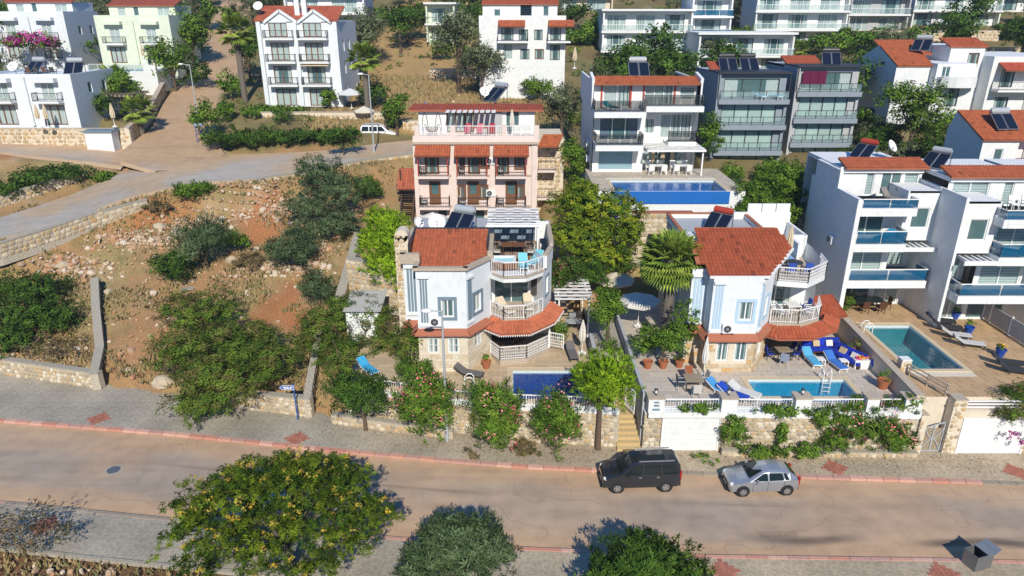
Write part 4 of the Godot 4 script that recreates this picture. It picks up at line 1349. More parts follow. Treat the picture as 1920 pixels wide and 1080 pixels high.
	rc.bar(V.call(2.2, 9.49, -43.55), V.call(2.7, 9.49, -45.6), 0.32, 0.08); rc.bar(V.call(2.7, 9.69, -45.5), V.call(2.7, 9.69, -51.1), 0.32, 0.08)
	obj("terrace_coping", rc, "coping", t)
	# chimney of rubble
	var ch := B.new()
	ch.span(-7.45, -6.6, 2.6, 11.2, -43.3, -42.3)
	ch.tube(V.call(-7.02, 11.15, -43.3), V.call(-7.02, 11.15, -42.3), 0.425, 0.425, 16)
	var cho = obj("chimney", ch, "cream", t)
	var cs := B.new()
	wall_stones(null, V.call(-7.45, 2.6, -42.3), V.call(-6.6, 2.6, -42.3), 8.7, 8.7, 0.3, false, 0, cs)
	wall_stones(null, V.call(-7.45, 2.6, -43.3), V.call(-7.45, 2.6, -42.3), 8.7, 8.7, 0.3, false, 0, cs)
	stuff(obj("stonework", cs, "stones", cho))
	var hl := B.new()
	hl.tube(V.call(-7.02, 11.1, -42.28), V.call(-7.02, 11.1, -42.29), 0.1, 0.1, 10)
	obj("flue_opening", hl, "room", cho)
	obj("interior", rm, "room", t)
	# pergola on the roof
	var p = thing("roof_pergola", "white slatted pergola with dark louvred back on the left villa's roof terrace", "pergola", V.call(0.1, 8.62, -47))
	var pf := B.new()
	for x in [-1.55, 1.75]:
		pf.bar(V.call(x, 8.62, -45.3), V.call(x, 11.0, -45.3), 0.1); pf.bar(V.call(x, 11.0, -45.3), V.call(x, 11.0, -49.4), 0.12)
		pf.bar(V.call(x, 8.62, -49.3), V.call(x, 11.0, -49.3), 0.1)
	pf.bar(V.call(-1.75, 11.0, -45.2), V.call(1.95, 11.0, -45.2), 0.14)
	obj("frame", pf, "whitemetal", p)
	pergola_slats(p, -1.7, 1.9, -49.3, -45.3, 11.08)
	for k in 6:
		var sl := B.new()
		sl.span(-1.4 + k * 0.55, -1.4 + k * 0.55 + 0.5, 8.7, 10.8, -49.35, -49.28)
		obj("louvre", sl, "bluegrey", p)
	solar_heater("grey tank solar heater on black legs behind the left villa's tiled roof", V.call(-3.6, 9.9, -47.2), -0.5)
	dish("large pale satellite dish beside the left villa's solar heater", V.call(-5.2, 9.9, -46.5), 0.15, 0.6)
	dish("small satellite dish behind the left villa's chimney", V.call(-6.6, 9.9, -46.5), 0.9, 0.4)
	air_unit("white air conditioner on the left villa's front wall", V.call(-4.75, 5.95, -40.3))

func pergola_slats(p, x0, x1, z0, z1, y):   # broad pale slats with cloth strips between
	var z = z1
	var k = 0
	while z > z0:
		var s := B.new()
		s.span(x0, x1, y, y + 0.05, z - 0.2, z)
		obj("slat", s, "whitemetal", p)
		for i in 6:
			if (i + k) % 2 == 0:
				var c := B.new()
				c.col = Color(0.42, 0.37, 0.3)
				var w = (x1 - x0) / 6.0
				c.span(x0 + w * i, x0 + w * (i + 1), y + 0.01, y + 0.03, z - 0.62, z - 0.2)
				obj("shade_cloth", c, "fabric", p)
		z -= 0.62; k += 1
# ---------------------------------------------------------------- the second villa
func build_second_house():
	var t = thing("villa", "white villa with broad red tiled roof and pale blue trim beside the tall palm", "villa", Vector3(14, 2.9, -39.7))
	var V = func(x, y, z): return Vector3(x, y, z)
	var w := B.new(); var rm := B.new(); var st := B.new(); var tr := B.new()
	var gf = [[11.3, -50, 11.3, -41.0, []], [11.3, -41.0, 12.3, -41.0, []], [12.3, -41.0, 12.3, -39.7, []], [12.3, -39.7, 15.3, -39.7, [[0.65, 0.75, 0.75, 1.45, "ws"], [1.8, 0.75, 0.8, 1.45, "ws"]]], [15.3, -39.7, 16.7, -41.6, [[0.8, 0.8, 0.7, 1.4, "wc1"]]], [16.7, -41.6, 16.7, -44.6, []], [16.7, -44.6, 20.6, -44.6, [[0.4, 0.1, 2.4, 2.15, "w3"]]], [20.6, -44.6, 20.6, -50, []]]
	for s in gf: facade(t, st, rm, V.call(s[0], 2.9, s[1]), V.call(s[2], 2.9, s[3]), 2.55, s[4])
	var sw = obj("stone_ground_floor", st, "cream", t)
	var sb := B.new()
	for s in [gf[1], gf[2], gf[3], gf[4]]:
		var a = V.call(s[0], 2.9, s[1]); var r = V.call(s[2] - s[0], 0, s[3] - s[1])
		var len = r.length(); r = r.normalized()
		var y = 0.0
		while y < 2.35:
			var h = rng.randf_range(0.22, 0.36); var x = 0.0
			while x < len - 0.05:
				var ww = min(rng.randf_range(0.35, 0.7), len - x)
				var ok := true
				for o in s[4]: if x + ww > o[0] - 0.03 and x < o[0] + o[2] + 0.03 and y + h > o[1] - 0.03 and y < o[1] + o[3] + 0.03: ok = false
				if ok:
					sb.col = lin(["d2c4ae", "cbb89c", "dccfb9", "c7b293", "d0aa78"][rng.randi() % 5])
					sb.fbox(a, r, x + 0.012, y + 0.012, 0.0, ww - 0.024, min(h, 2.4 - y) - 0.024, rng.randf_range(0.018, 0.04))
				x += ww
			y += h
	stuff(obj("stone_facing", sb, "clad", sw))
	var up = [[11.3, -50, 11.3, -41.0, 4.0, []], [11.3, -41.0, 12.3, -41.0, 4.0, []], [12.3, -41.0, 12.3, -39.7, 4.0, []], [12.3, -39.7, 15.3, -39.7, 3.95, [[1.75, 1.05, 0.85, 1.25, "ws"]]], [15.3, -39.7, 16.7, -41.6, 3.95, [[0.9, 0.9, 0.8, 1.35, "ws"]]],
		[16.7, -41.6, 16.7, -44.2, 3.95, []], [16.7, -44.2, 20.0, -44.2, 2.8, [[0.2, 0.15, 2.2, 2.1, "ws"]]], [20.0, -44.2, 20.2, -43.2, 2.8, []], [20.2, -43.2, 20.6, -45.5, 3.9, []], [20.6, -45.5, 20.6, -50, 3.9, []]]
	for s in up: facade(t, w, rm, V.call(s[0], 5.45, s[1]), V.call(s[2], 5.45, s[3]), s[4], s[5])
	obj("wall", w, "bluewhite", t)
	trim(tr, V.call(12.3, 5.45, -39.7), Vector3.RIGHT, 1.75, 1.05, 0.85, 1.25, 0.2)
	obj("window_surround", tr, "paleblue", t)
	tr = B.new()
	var rr = V.call(1.4, 0, -1.9).normalized()
	trim(tr, V.call(15.3, 5.45, -39.7), rr, 0.9, 0.9, 0.8, 1.35, 0.17)
	obj("window_surround", tr, "paleblue", t)
	fluting(t, V.call(12.45, 5.95, -39.7), Vector3.RIGHT, 0.55, 2.9, "paleblue")
	fluting(t, V.call(11.45, 5.95, -41.0), Vector3.RIGHT, 0.65, 2.9, "paleblue")
	fluting(t, V.call(15.3, 5.95, -39.7) + rr * 0.1, rr, 0.4, 2.9, "paleblue")
	var ledge := B.new()
	for s in [[11.1, -41.0, 12.3, -41.0], [12.3, -41.0, 12.3, -39.7], [12.3, -39.7, 15.3, -39.7], [15.3, -39.7, 16.6, -41.45]]:
		var a = V.call(s[0], 5.3, s[1]); var b = V.call(s[2], 5.3, s[3])
		var r = (b - a).normalized(); var o = r.cross(Vector3.UP)
		ledge.quad(a + o * 0.42 - r * 0.2, b + o * 0.42 + r * 0.2, b + Vector3.UP * 0.3, a + Vector3.UP * 0.3)
		ledge.quad(a + o * 0.42 - r * 0.2 - Vector3.UP * 0.1, b + o * 0.42 + r * 0.2 - Vector3.UP * 0.1, b + o * 0.42 + r * 0.2, a + o * 0.42 - r * 0.2)
		ledge.quad(a - Vector3.UP * 0.1, b - Vector3.UP * 0.1, b + o * 0.42 + r * 0.2 - Vector3.UP * 0.1, a + o * 0.42 - r * 0.2 - Vector3.UP * 0.1)
	obj("tile_ledge", ledge, "terracotta", t)
	var inner = [[16.6, -41.5], [17.2, -41.2], [18.7, -41.05], [20.3, -41.9], [21.2, -43.2]]
	var outer = [[16.1, -40.9], [17.0, -40.2], [19.2, -40.2], [21.3, -41.5], [22.2, -43.2]]
	var aw := B.new(); var at := B.new()
	for i in 4:
		var a = V.call(outer[i][0], 4.95, outer[i][1]); var b = V.call(outer[i + 1][0], 4.95, outer[i + 1][1])
		var c = V.call(inner[i + 1][0], 5.45, inner[i + 1][1]); var d = V.call(inner[i][0], 5.45, inner[i][1])
		aw.quad(a, b, c, d); aw.quad(a - Vector3.UP * 0.1, b - Vector3.UP * 0.1, b, a); aw.quad(d - Vector3.UP * 0.1, c - Vector3.UP * 0.1, b - Vector3.UP * 0.1, a - Vector3.UP * 0.1)
		var r = (b - a).normalized(); var s = ((c + d) * 0.5 - (a + b) * 0.5)
		s = s - r * s.dot(r)
		var l = s.length(); s = s.normalized()
		tile_field(at, a + Vector3.UP * 0.005, r, s, a.distance_to(b), l, PackedVector2Array([Vector2(0, 0), Vector2(a.distance_to(b), 0), Vector2((c - a).dot(r), l), Vector2((d - a).dot(r), l)]), "ae5838")
	var awo = obj("awning", aw, "terracotta", t)
	stuff(obj("tiles", at, "tiles", awo))
	# side canopy
	tiled_roof(t, V.call(20.9, 5.1, -43.0), V.call(1, 0, -0.25).normalized(), V.call(-0.1, 0.3, -1).normalized(), 2.0, 2.4, null, "ae5838", "side_canopy")
	var b1 = [[16.7, -42.2], [16.75, -41.4], [18.5, -41.2], [20.2, -42.0], [20.7, -43.6], [20.0, -44.3], [16.7, -44.3]]
	slab(t, b1, 5.3, 5.6, "coping")
	railing(t, poly_rail([b1[1], b1[2], b1[3], b1[4]], 5.6), 0.95, "white")
	var tp = [[16.8, -42.6], [17.05, -41.9], [18.85, -41.5], [20.55, -42.95], [20.8, -44.6], [20.4, -50], [16.7, -50]]
	slab(t, tp, 7.95, 8.3, "white", "roof_terrace")
	slab(t, [[16.9, -42.5], [17.1, -42.1], [18.8, -41.75], [20.3, -43.0], [20.5, -44.6], [20.2, -49], [16.8, -49]], 8.3, 8.33, "coping", "terrace_floor")
	railing(t, poly_rail([tp[0], tp[1], tp[2], tp[3], tp[4]], 8.3), 0.95, "scroll")
	var wt := B.new()
	wt.span(19.6, 20.5, 8.3, 9.9, -46.8, -46.6); wt.bar(V.call(20.5, 9.1, -46.6), V.call(20.5, 9.1, -50), 0.2, 1.6); wt.bar(V.call(19.55, 9.0, -45.2), V.call(19.6, 9.0, -46.7), 0.2, 1.4)
	wt.span(16.4, 20.6, 8.3, 10.6, -50.2, -50.0)
	for k in 3: wt.span(17.4 + k * 1.05, 17.4 + k * 1.05 + 1.0, 10.6, 11.25, -50.15, -50.05)
	obj("terrace_wall", wt, "white", t)
	# roof: one broad tiled slope, falling to the front
	var s = V.call(0, 0.38, -1).normalized()
	tiled_roof(t, V.call(11.75, 9.42, -39.85), Vector3.RIGHT, s, 6.4, 4.85, PackedVector2Array([Vector2(0.35, 0), Vector2(3.9, 0), Vector2(6.15, 2.75), Vector2(5.6, 4.85), Vector2(0.35, 4.85), Vector2(0.35, 3.2), Vector2(-0.3, 3.2), Vector2(-0.3, 1.2), Vector2(0.35, 1.2)]), "aa5636")
	var ev := B.new()
	for e in [[12.05, -39.78, 15.7, -39.78, 9.36, 9.36], [15.7, -39.78, 17.95, -42.4, 9.36, 10.3]]:
		ev.bar(V.call(e[0], e[4], e[1]), V.call(e[2], e[5], e[3]), 0.12, 0.14)
	obj("eaves_board", ev, "white", t)
	var fr := B.new()
	fr.span(11.6, 17.3, 9.3, 10.1, -50.4, -44.6)
	obj("flat_roof", fr, "lightgrey", t)
	var pe := B.new()
	for e in [[11.6, -50.4, 17.3, -50.4], [17.3, -50.4, 17.3, -44.6], [11.6, -44.6, 11.6, -50.4]]: pe.bar(V.call(e[0], 10.2, e[1]), V.call(e[2], 10.2, e[3]), 0.2, 0.4)
	obj("parapet", pe, "white", t)
	var pc := B.new()
	for e in [[11.5, -50.4, 17.4, -50.4], [17.3, -50.4, 17.3, -44.6], [11.6, -44.6, 11.6, -50.4]]: pc.bar(V.call(e[0], 10.44, e[1]), V.call(e[2], 10.44, e[3]), 0.26, 0.08)
	obj("parapet_tiles", pc, "terracotta", t)
	var cg := B.new()
	cg.span(11.0, 12.0, 2.9, 10.6, -44.6, -43.8); cg.span(10.9, 12.1, 10.6, 10.75, -44.7, -43.7)
	obj("chimney", cg, "white", t)
	var dp := B.new()
	dp.tube(V.call(11.25, 2.9, -40.95), V.call(11.25, 5.4, -40.95), 0.05, 0.05)
	obj("drainpipe", dp, "white", t)
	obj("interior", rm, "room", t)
	solar_heater("solar heater with red tank on the right villa's flat roof", V.call(14.5, 10.1, -47.2), -0.75, "redpaint").scale = Vector3.ONE * 0.85
	air_unit("white air conditioner on the right villa's pale front wall", V.call(13.5, 5.75, -39.7))

# ---------------------------------------------------------------- the pink guest house
func build_guest_house():
	var t = thing("guest_house", "pale pink four-storey guest house with small terracotta canopies and brown doors", "guest house", Vector3(-3.2, 5.5, -63))
	var V = func(x, y, z): return Vector3(x, y, z)
	var w := B.new(); var rm := B.new()
	var x0 = -8.9; var x1 = 2.3; var z = -63.0
	var bays = [[0.45, 2.75], [3.95, 2.75], [7.45, 2.75]]
	var holes = []
	for b in bays:
		holes.append([b[0] + 0.15, 0.4, 0.9, 1.5, "ws"]); holes.append([b[0] + 1.5, 0.2, 0.95, 2.05, "w1"])
	for b in bays:
		holes.append([b[0] + 0.95, 2.6, 0.85, 2.05, "door"])
	holes += [[4.0, 3.1, 0.6, 1.25, "br"], [5.95, 3.1, 0.7, 1.25, "br"], [9.35, 3.1, 0.65, 1.25, "br"], [1.1, 5.45, 1.1, 2.0, "br"], [3.95, 6.0, 0.6, 1.3, "br"], [5.0, 5.45, 0.9, 2.0, "br"], [6.1, 6.0, 0.7, 1.3, "br"], [7.7, 5.45, 0.85, 2.0, "br"], [9.2, 5.9, 0.75, 1.3, "br"]]
	facade(t, w, rm, V.call(x0, 5.2, z), V.call(x1, 5.2, z), 8.6, holes)
	facade(t, w, rm, V.call(x0, 5.2, -74), V.call(x0, 5.2, z), 8.6, [])
	facade(t, w, rm, V.call(x1, 5.2, z), V.call(x1, 5.2, -74), 8.6, [[2, 2.6, 0.8, 2, "br"], [2, 5.4, 0.8, 2, "br"], [6, 5.6, 0.8, 1.3, "br"]])
	w.span(x0, x1, 13.5, 13.8, -74, z - 0.02)
	for b in [0.0, 3.4, 6.9, 10.7]: w.fbox(V.call(x0, 5.2, z), Vector3.RIGHT, b, 0, -0.01, 0.42, 8.0, 0.2)
	obj("wall", w, "pink", t)
	var bd := B.new()
	for y in [7.55, 10.4, 13.35]: bd.fbox(V.call(x0, y, z), Vector3.RIGHT, -0.05, 0, -0.02, 11.3, 0.18, 0.3 if y > 13 else 0.08)
	obj("band", bd, "coping", t)
	var ft := B.new()
	for h in holes.slice(6): trim(ft, V.call(x0, 5.2, z), Vector3.RIGHT, h[0], h[1], h[2], h[3], 0.1, 0.03)
	obj("window_surround", ft, "wood", t)
	for f in 2:
		for b in bays:
			var y = 7.75 + f * 2.87
			var a = x0 + b[0]
			slab(t, [[a, z], [a, z + 1.05], [a + b[1], z + 1.05], [a + b[1], z]], y - 0.22, y, "pink")
			railing(t, [V.call(a + 0.04, y, z + 0.05), V.call(a + 0.04, y, z + 1.0), V.call(a + b[1] - 0.04, y, z + 1.0), V.call(a + b[1] - 0.04, y, z + 0.05)], 0.9, "iron")
	for b in bays:
		tiled_roof(t, V.call(x0 + b[0] - 0.2, 12.5, z + 1.35), Vector3.RIGHT, V.call(0, 0.62, -1).normalized(), b[1] + 0.4, 1.55, null, "b56240", "canopy")
		var ps := B.new()
		for x in [0.05, b[1] - 0.05]: ps.bar(V.call(x0 + b[0] + x, 10.6, z + 1.0), V.call(x0 + b[0] + x, 12.5, z + 1.0), 0.08)
		obj("canopy_posts", ps, "redpaint", t)
	# roof storey
	var up := B.new()
	facade(t, up, rm, V.call(-8.7, 13.8, -66.2), V.call(2.1, 13.8, -66.2), 2.2, [[2.6, 0.05, 2.6, 2.0, "br3"], [8.1, 0.05, 1.3, 2.0, "w2"]])
	facade(t, up, rm, V.call(-8.7, 13.8, -73), V.call(-8.7, 13.8, -66.2), 2.2); facade(t, up, rm, V.call(2.1, 13.8, -66.2), V.call(2.1, 13.8, -73), 2.2)
	obj("roof_storey", up, "white", t)
	var gp := B.new()
	gp.span(-3.4, -0.9, 13.85, 15.7, -66.17, -66.1)
	obj("patterned_wall", gp, "lightgrey", t)
	tiled_roof(t, V.call(-9.5, 15.95, -65.7), Vector3.RIGHT, V.call(0, 0.06, -1).normalized(), 12.4, 3.2, null, "b05a44")
	var pl := B.new()
	for x in [-8.7, -5.5, -0.9, 2.0]: pl.span(x, x + 0.42, 13.8, 14.95, z - 0.5, z - 0.05)
	pl.span(x0, x1, 13.8, 14.05, z - 0.35, z - 0.1)
	obj("terrace_pier", pl, "pink", t)
	for s in [[-8.28, -5.5], [-5.08, -0.9], [-0.48, 2.0]]: railing(t, [V.call(s[0], 14.05, z - 0.22), V.call(s[1], 14.05, z - 0.22)], 0.85, "white")
	for k in 9:
		var sc := B.new()
		sc.span(-6.0 + k * 0.52, -6.0 + k * 0.52 + 0.36, 15.95, 15.99, -65.9, -64.1)
		obj("awning_slat", sc, "curtain", t)
	obj("interior", rm, "room", t)
	# outside stair on the left and the stone annex on the right
	var sr = thing("outside_stair", "brown wooden outside stair and landing on the left of the pink guest house", "stair", V.call(-9.9, 5.5, -64))
	for k in 12:
		var s := B.new()
		s.span(-10.5, -9.3, 5.6 + k * 0.22, 5.66 + k * 0.22, -62.6 - k * 0.2 - 0.22, -62.6 - k * 0.2)
		obj("step", s, "darkwood", sr)
	var sf := B.new()
	for x in [-10.5, -9.3]: sf.bar(V.call(x, 5.5, -62.5), V.call(x, 8.2, -65.0), 0.14); 
	for q in [[-10.5, -65], [-9.2, -65], [-10.5, -66.5], [-9.2, -66.5]]: sf.bar(V.call(q[0], 5.4, q[1]), V.call(q[0], 10.6, q[1]), 0.12)
	sf.span(-10.9, -8.95, 8.2, 8.34, -66.6, -65); 
	obj("frame", sf, "darkwood", sr)
	railing(sr, [V.call(-10.9, 8.34, -65), V.call(-8.95, 8.34, -65)], 0.9, "iron")
	tiled_roof(sr, V.call(-10.8, 8.9, -64.2), Vector3.RIGHT, V.call(0, 0.75, -1).normalized(), 1.7, 2.6, null, "b5654a", "sloping_roof")
	var an = thing("stone_annex", "narrow stone annex with balconies on the right of the pink guest house", "annex", V.call(3.8, 5.5, -66))
	var ab := B.new()
	ab.span(2.45, 5.0, 5.2, 13.0, -74, -67.5)
	obj("wall", ab, "cream", an)
	var as2 := B.new()
	wall_stones(null, V.call(2.45, 5.2, -67.5), V.call(5.0, 5.2, -67.5), 7.7, 7.7, 0.42, false, 0, as2)
	stuff(obj("stonework", as2, "stones", an))
	for y in [7.6, 10.3]:
		slab(an, [[2.45, -67.5], [2.45, -66.0], [4.2, -66.0], [4.2, -67.5]], y - 0.2, y, "pink")
		railing(an, [V.call(2.5, y, -66.05), V.call(4.15, y, -66.05)], 0.9, "iron")
	tiled_roof(an, V.call(2.4, 12.6, -65.8), Vector3.RIGHT, V.call(0.3, 0.4, -1).normalized(), 1.9, 2.2, null, "bc6840", "canopy")
	solar_heater("small solar heater above the pink guest house's red roof", V.call(-1.5, 16.2, -69.8), -0.9)
	dish("white satellite dish on the pink guest house's roof", V.call(-2.8, 16.2, -69.8), 0.5, 0.5)
	air_unit("round grey fan unit low on the pink guest house between brown windows", V.call(-1.95, 8.6, z))
	air_unit("white fan unit beside the right canopy of the pink guest house", V.call(-1.95, 11.55, z))
	air_unit("white fan unit at the lowest level of the pink guest house", V.call(-1.95, 6.1, z))

# ---------------------------------------------------------------- the villa with the raised blue pool
func build_pool_villa():
	var V = func(x, y, z): return Vector3(x, y, z)
	var t = thing("villa", "white villa with orange roof and dark glass balconies behind the raised royal blue pool", "villa", V.call(12.2, 10.4, -65))
	var w := B.new(); var rm := B.new()
	var y = 10.4
	facade(t, w, rm, V.call(7.5, y, -65), V.call(12.0, y, -65), 5.7, [[0.5, 0.15, 3.3, 2.25, "bluec"], [0.5, 2.95, 3.6, 2.2, "wp3"]])
	facade(t, w, rm, V.call(12.0, y, -66.5), V.call(17.0, y, -66.5), 5.7, [[0.5, 0.15, 4.2, 2.2, "w3"], [0.3, 3.3, 1.1, 1.4, "wc1"], [1.9, 2.9, 2.9, 2.2, "wc3"]])
	facade(t, w, rm, V.call(7.4, 16.1, -66.2), V.call(17.0, 16.1, -66.2), 2.3, [[1.0, 0.05, 2.5, 2.0, "wc"], [4.8, 0.05, 2.6, 2.0, "wc3"], [8.0, 0.75, 1.4, 1.2, "wb1"]])
	facade(t, w, rm, V.call(7.4, 5, -76), V.call(7.4, 5, -64.9), 13.4); facade(t, w, rm, V.call(17.0, 9, -65), V.call(17.0, 9, -76), 9.4)
	w.span(12.0, 12.2, y, 16.1, -66.5, -65)
	var gw := B.new()
	for s in [[7.22, 7.42], [17.0, 17.2]]:
		w.span(s[0], s[1], 16.0, 18.6, -76, -65.2)
		gw.bar(V.call((s[0] + s[1]) * 0.5, 18.6, -65.2), V.call((s[0] + s[1]) * 0.5, 19.0, -67.6), 0.26, 0.4)
	obj("wall", w, "white", t)
	obj("gable_edge", gw, "white", t)
	tiled_roof(t, V.call(7.44, 18.32, -65.3), Vector3.RIGHT, V.call(0, 0.26, -1).normalized(), 9.55, 2.0, null, "be6a40")
	var rs := B.new()
	rs.span(10.8, 10.98, 16.15, 18.2, -66.17, -66.1); rs.span(8.15, 8.3, 16.15, 18.2, -66.17, -66.1); rs.span(12.0, 12.15, 16.15, 18.2, -66.17, -66.1); rs.span(14.85, 15.0, 16.15, 18.2, -66.17, -66.1)
	obj("red_shutter", rs, "redpaint", t)
	for q in [[7.3, 11.9, -63.2, 16.1], [11.9, 17.3, -64.4, 16.45], [7.5, 11.8, -63.0, 13.2], [14.4, 17.0, -64.8, 13.2]]:
		slab(t, [[q[0], -66], [q[0], q[2]], [q[1], q[2]], [q[1], -66]], q[3] - 0.5, q[3], "white")
		railing(t, [V.call(q[0] + 0.06, q[3], -65.2), V.call(q[0] + 0.06, q[3], q[2] - 0.06), V.call(q[1] - 0.06, q[3], q[2] - 0.06), V.call(q[1] - 0.06, q[3], -65.2)], 0.95, "darkglass")
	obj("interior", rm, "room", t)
	var p = thing("terrace_pergola", "white pergola with shade strips over the white villa's dining terrace", "pergola", V.call(14.8, 10.4, -64.5))
	var f := B.new()
	for x in [12.3, 17.4]: f.bar(V.call(x, 12.75, -63.2), V.call(x, 12.75, -66.4), 0.14)
	f.bar(V.call(17.3, 10.4, -63.3), V.call(17.3, 12.7, -63.3), 0.12); f.bar(V.call(12.2, 12.72, -63.1), V.call(17.5, 12.72, -63.1), 0.18)
	obj("frame", f, "whitemetal", p)
	pergola_slats(p, 12.3, 17.4, -66.3, -63.1, 12.85)
	# platform and raised pool
	var o = tiled_deck("raised_terrace", 7.0, 19.6, -66.4, -57.5, 10.4, [[1.7, 0.05, 9.3, 3.9]], "c4b8a6", 0.8, 0.8, "white")
	o.name = "raised_terrace"
	pool("raised royal blue pool in front of the orange-roofed white villa", 8.7, 18.0, -61.45, -57.56, 10.4, "royalbasin", 1.3)
	var bt := B.new()
	bt.span(8.3, 18.3, 9.3, 10.36, -57.49, -57.42)
	var fr = obj("pool_front_tiling", bt, "royalbasin", o)
	stone_wall("garden_wall", "rubble wall with red rim below the raised royal blue pool", [[9.7, -54.5, 5.4, 3.9], [14.6, -54.5, 5.4, 3.9]], 0.5, 0.4, false, "terracotta")
	solar_heater("pair of dark solar panels with silver tank behind the orange roof", V.call(12.2, 18.5, -70.5), 0.0)
	air_unit("white air conditioner on the shaded side of the orange-roofed villa", V.call(7.4, 12.4, -67.5), -PI / 2)
	air_unit("lower white air conditioner on the shaded side of the orange-roofed villa", V.call(7.4, 11.0, -67.0), -PI / 2)

# ---------------------------------------------------------------- two dark grey villas
func grey_villa(label, x0, x1, zf, base, levels, top, curtain, side):
	var V = func(x, y, z): return Vector3(x, y, z)
	var t = thing("villa", label, "villa", V.call((x0 + x1) * 0.5, base, zf), 0.0, "dark grey modern villas")
	var w := B.new(); var rm := B.new()
	var zw = zf - 0.85
	var wide = x1 - x0
	var y = base
	solids.append([x0 - 0.3, x1, zf - 10, zf])
	w.span(x0, x1, base - 3, base, zf - 9.7, zw)
	for i in levels.size() + 1:
		var ny = levels[i] if i < levels.size() else top
		var h = ny - y
		facade(t, w, rm, V.call(x0, y, zw), V.call(x1, y, zw), h, [[0.5, 0.1, wide - 1.2, h - 0.62, curtain if i < levels.size() else "dk3"]])
		if i < levels.size():
			slab(t, [[x0 - 0.1, zw], [x0 - 0.1, zf], [x1 + 0.3, zf], [x1 + 0.3, zw]], ny - 0.5, ny, "grey")
			railing(t, [V.call(x0, ny, zf - 0.05), V.call(x1 + 0.2, ny, zf - 0.05), V.call(x1 + 0.2, ny, zw)], 0.85, "slimglass")
		y = ny
	w.span(x0 - 0.3, x0 - 0.01, base - 2, top, zf - 10, zw + 0.5); w.span(x1, x1 + 0.28, base - 2, top - 2.2, zf - 10, zw + 0.3)
	w.span(x0, x1, base, top - 0.1, zf - 10, zf - 9.8)
	obj("wall", w, side, t)
	var c := B.new()
	c.span(x0 - 0.3, x1 + 0.3, top, top + 0.16, zw - 3.5, zf - 0.2)
	for x in [x0 - 0.2, x1 + 0.2]: c.bar(V.call(x, levels[-1], zf - 0.3), V.call(x, top, zf - 0.3), 0.1)
	obj("canopy", c, "darkmetal", t)
	c = B.new()
	c.span(x0 - 0.3, x1 + 0.3, top - 0.25, top - 0.05, zf - 10, zw - 3.52)
	obj("flat_roof", c, "lightgrey", t)
	tiled_roof(t, V.call(x0 - 0.3, top + 0.2, zw - 3.0), Vector3.RIGHT, V.call(0, 0.3, -1).normalized(), wide * (0.3 if side == "grey" else 0.6), 2.2, null, "b86040")
	obj("interior", rm, "room", t)
	return t

func build_grey_villas():
	grey_villa("dark grey villa with curtained glass storeys, two sun loungers on its top terrace", 21.7, 28.7, -75, 8.2, [10.5, 13.2, 15.85], 18.4, "sh4", "grey")
	grey_villa("dark grey villa with magenta awning on its top terrace, beside the tall green tree", 30.6, 37.1, -77, 8.2, [11.0, 13.6, 16.4], 18.9, "sh4", "lightgrey")
	for k in 2: solar_heater(["left pair of dark solar panels on the grey villa's roof", "right pair of dark solar panels on the grey villa's roof"][k], Vector3(23.4 + k * 2.3, 18.36, -79.5), 0.0, "darkmetal")
	solar_heater("dark solar panels above the grey villa with the magenta awning", Vector3(35.2, 18.86, -81.0), -0.2, "darkmetal")
	var m = thing("awning", "magenta blind hanging on the grey villa's top terrace", "awning", Vector3(31.8, 17.0, -78))
	for k in 3:
		var b := B.new()
		b.col = lin("66133e")
		b.span(31.0 + k * 0.85, 31.0 + k * 0.85 + 0.8, 17.1, 18.5, -77.55, -77.48)
		obj("panel", b, "fabric", m)
	for q in [["black boundary fence running down between white and grey villas", 18.6, -66, 23.5, -66, 8.2], ["dark slatted fence stepping down from the grey villa with the magenta awning", 29.0, -70, 35.5, -67, 7.6], ["long dark fence descending right of the grey villas", 36.5, -75, 40.5, -63, 9.2]]:
		var f = thing("boundary_fence", q[0], "fence", Vector3(q[1], q[5], q[2]))
		var n = 4
		for k in n:
			var a = Vector3(lerp(q[1], q[3], float(k) / n), q[5] - k * 0.25, lerp(q[2], q[4], float(k) / n)); var b2 = Vector3(lerp(q[1], q[3], float(k + 1) / n), q[5] - k * 0.25, lerp(q[2], q[4], float(k + 1) / n))
			for j in 6:
				var s := B.new()
				s.bar(a + Vector3.UP * (0.2 + j * 0.26), b2 + Vector3.UP * (0.2 + j * 0.26), 0.05, 0.23)
				obj("board", s, "darkmetal", f)
			var p := B.new()
			p.bar(a - Vector3.UP * 1.0, a + Vector3.UP * 1.75, 0.12)
			obj("post", p, "darkmetal", f)

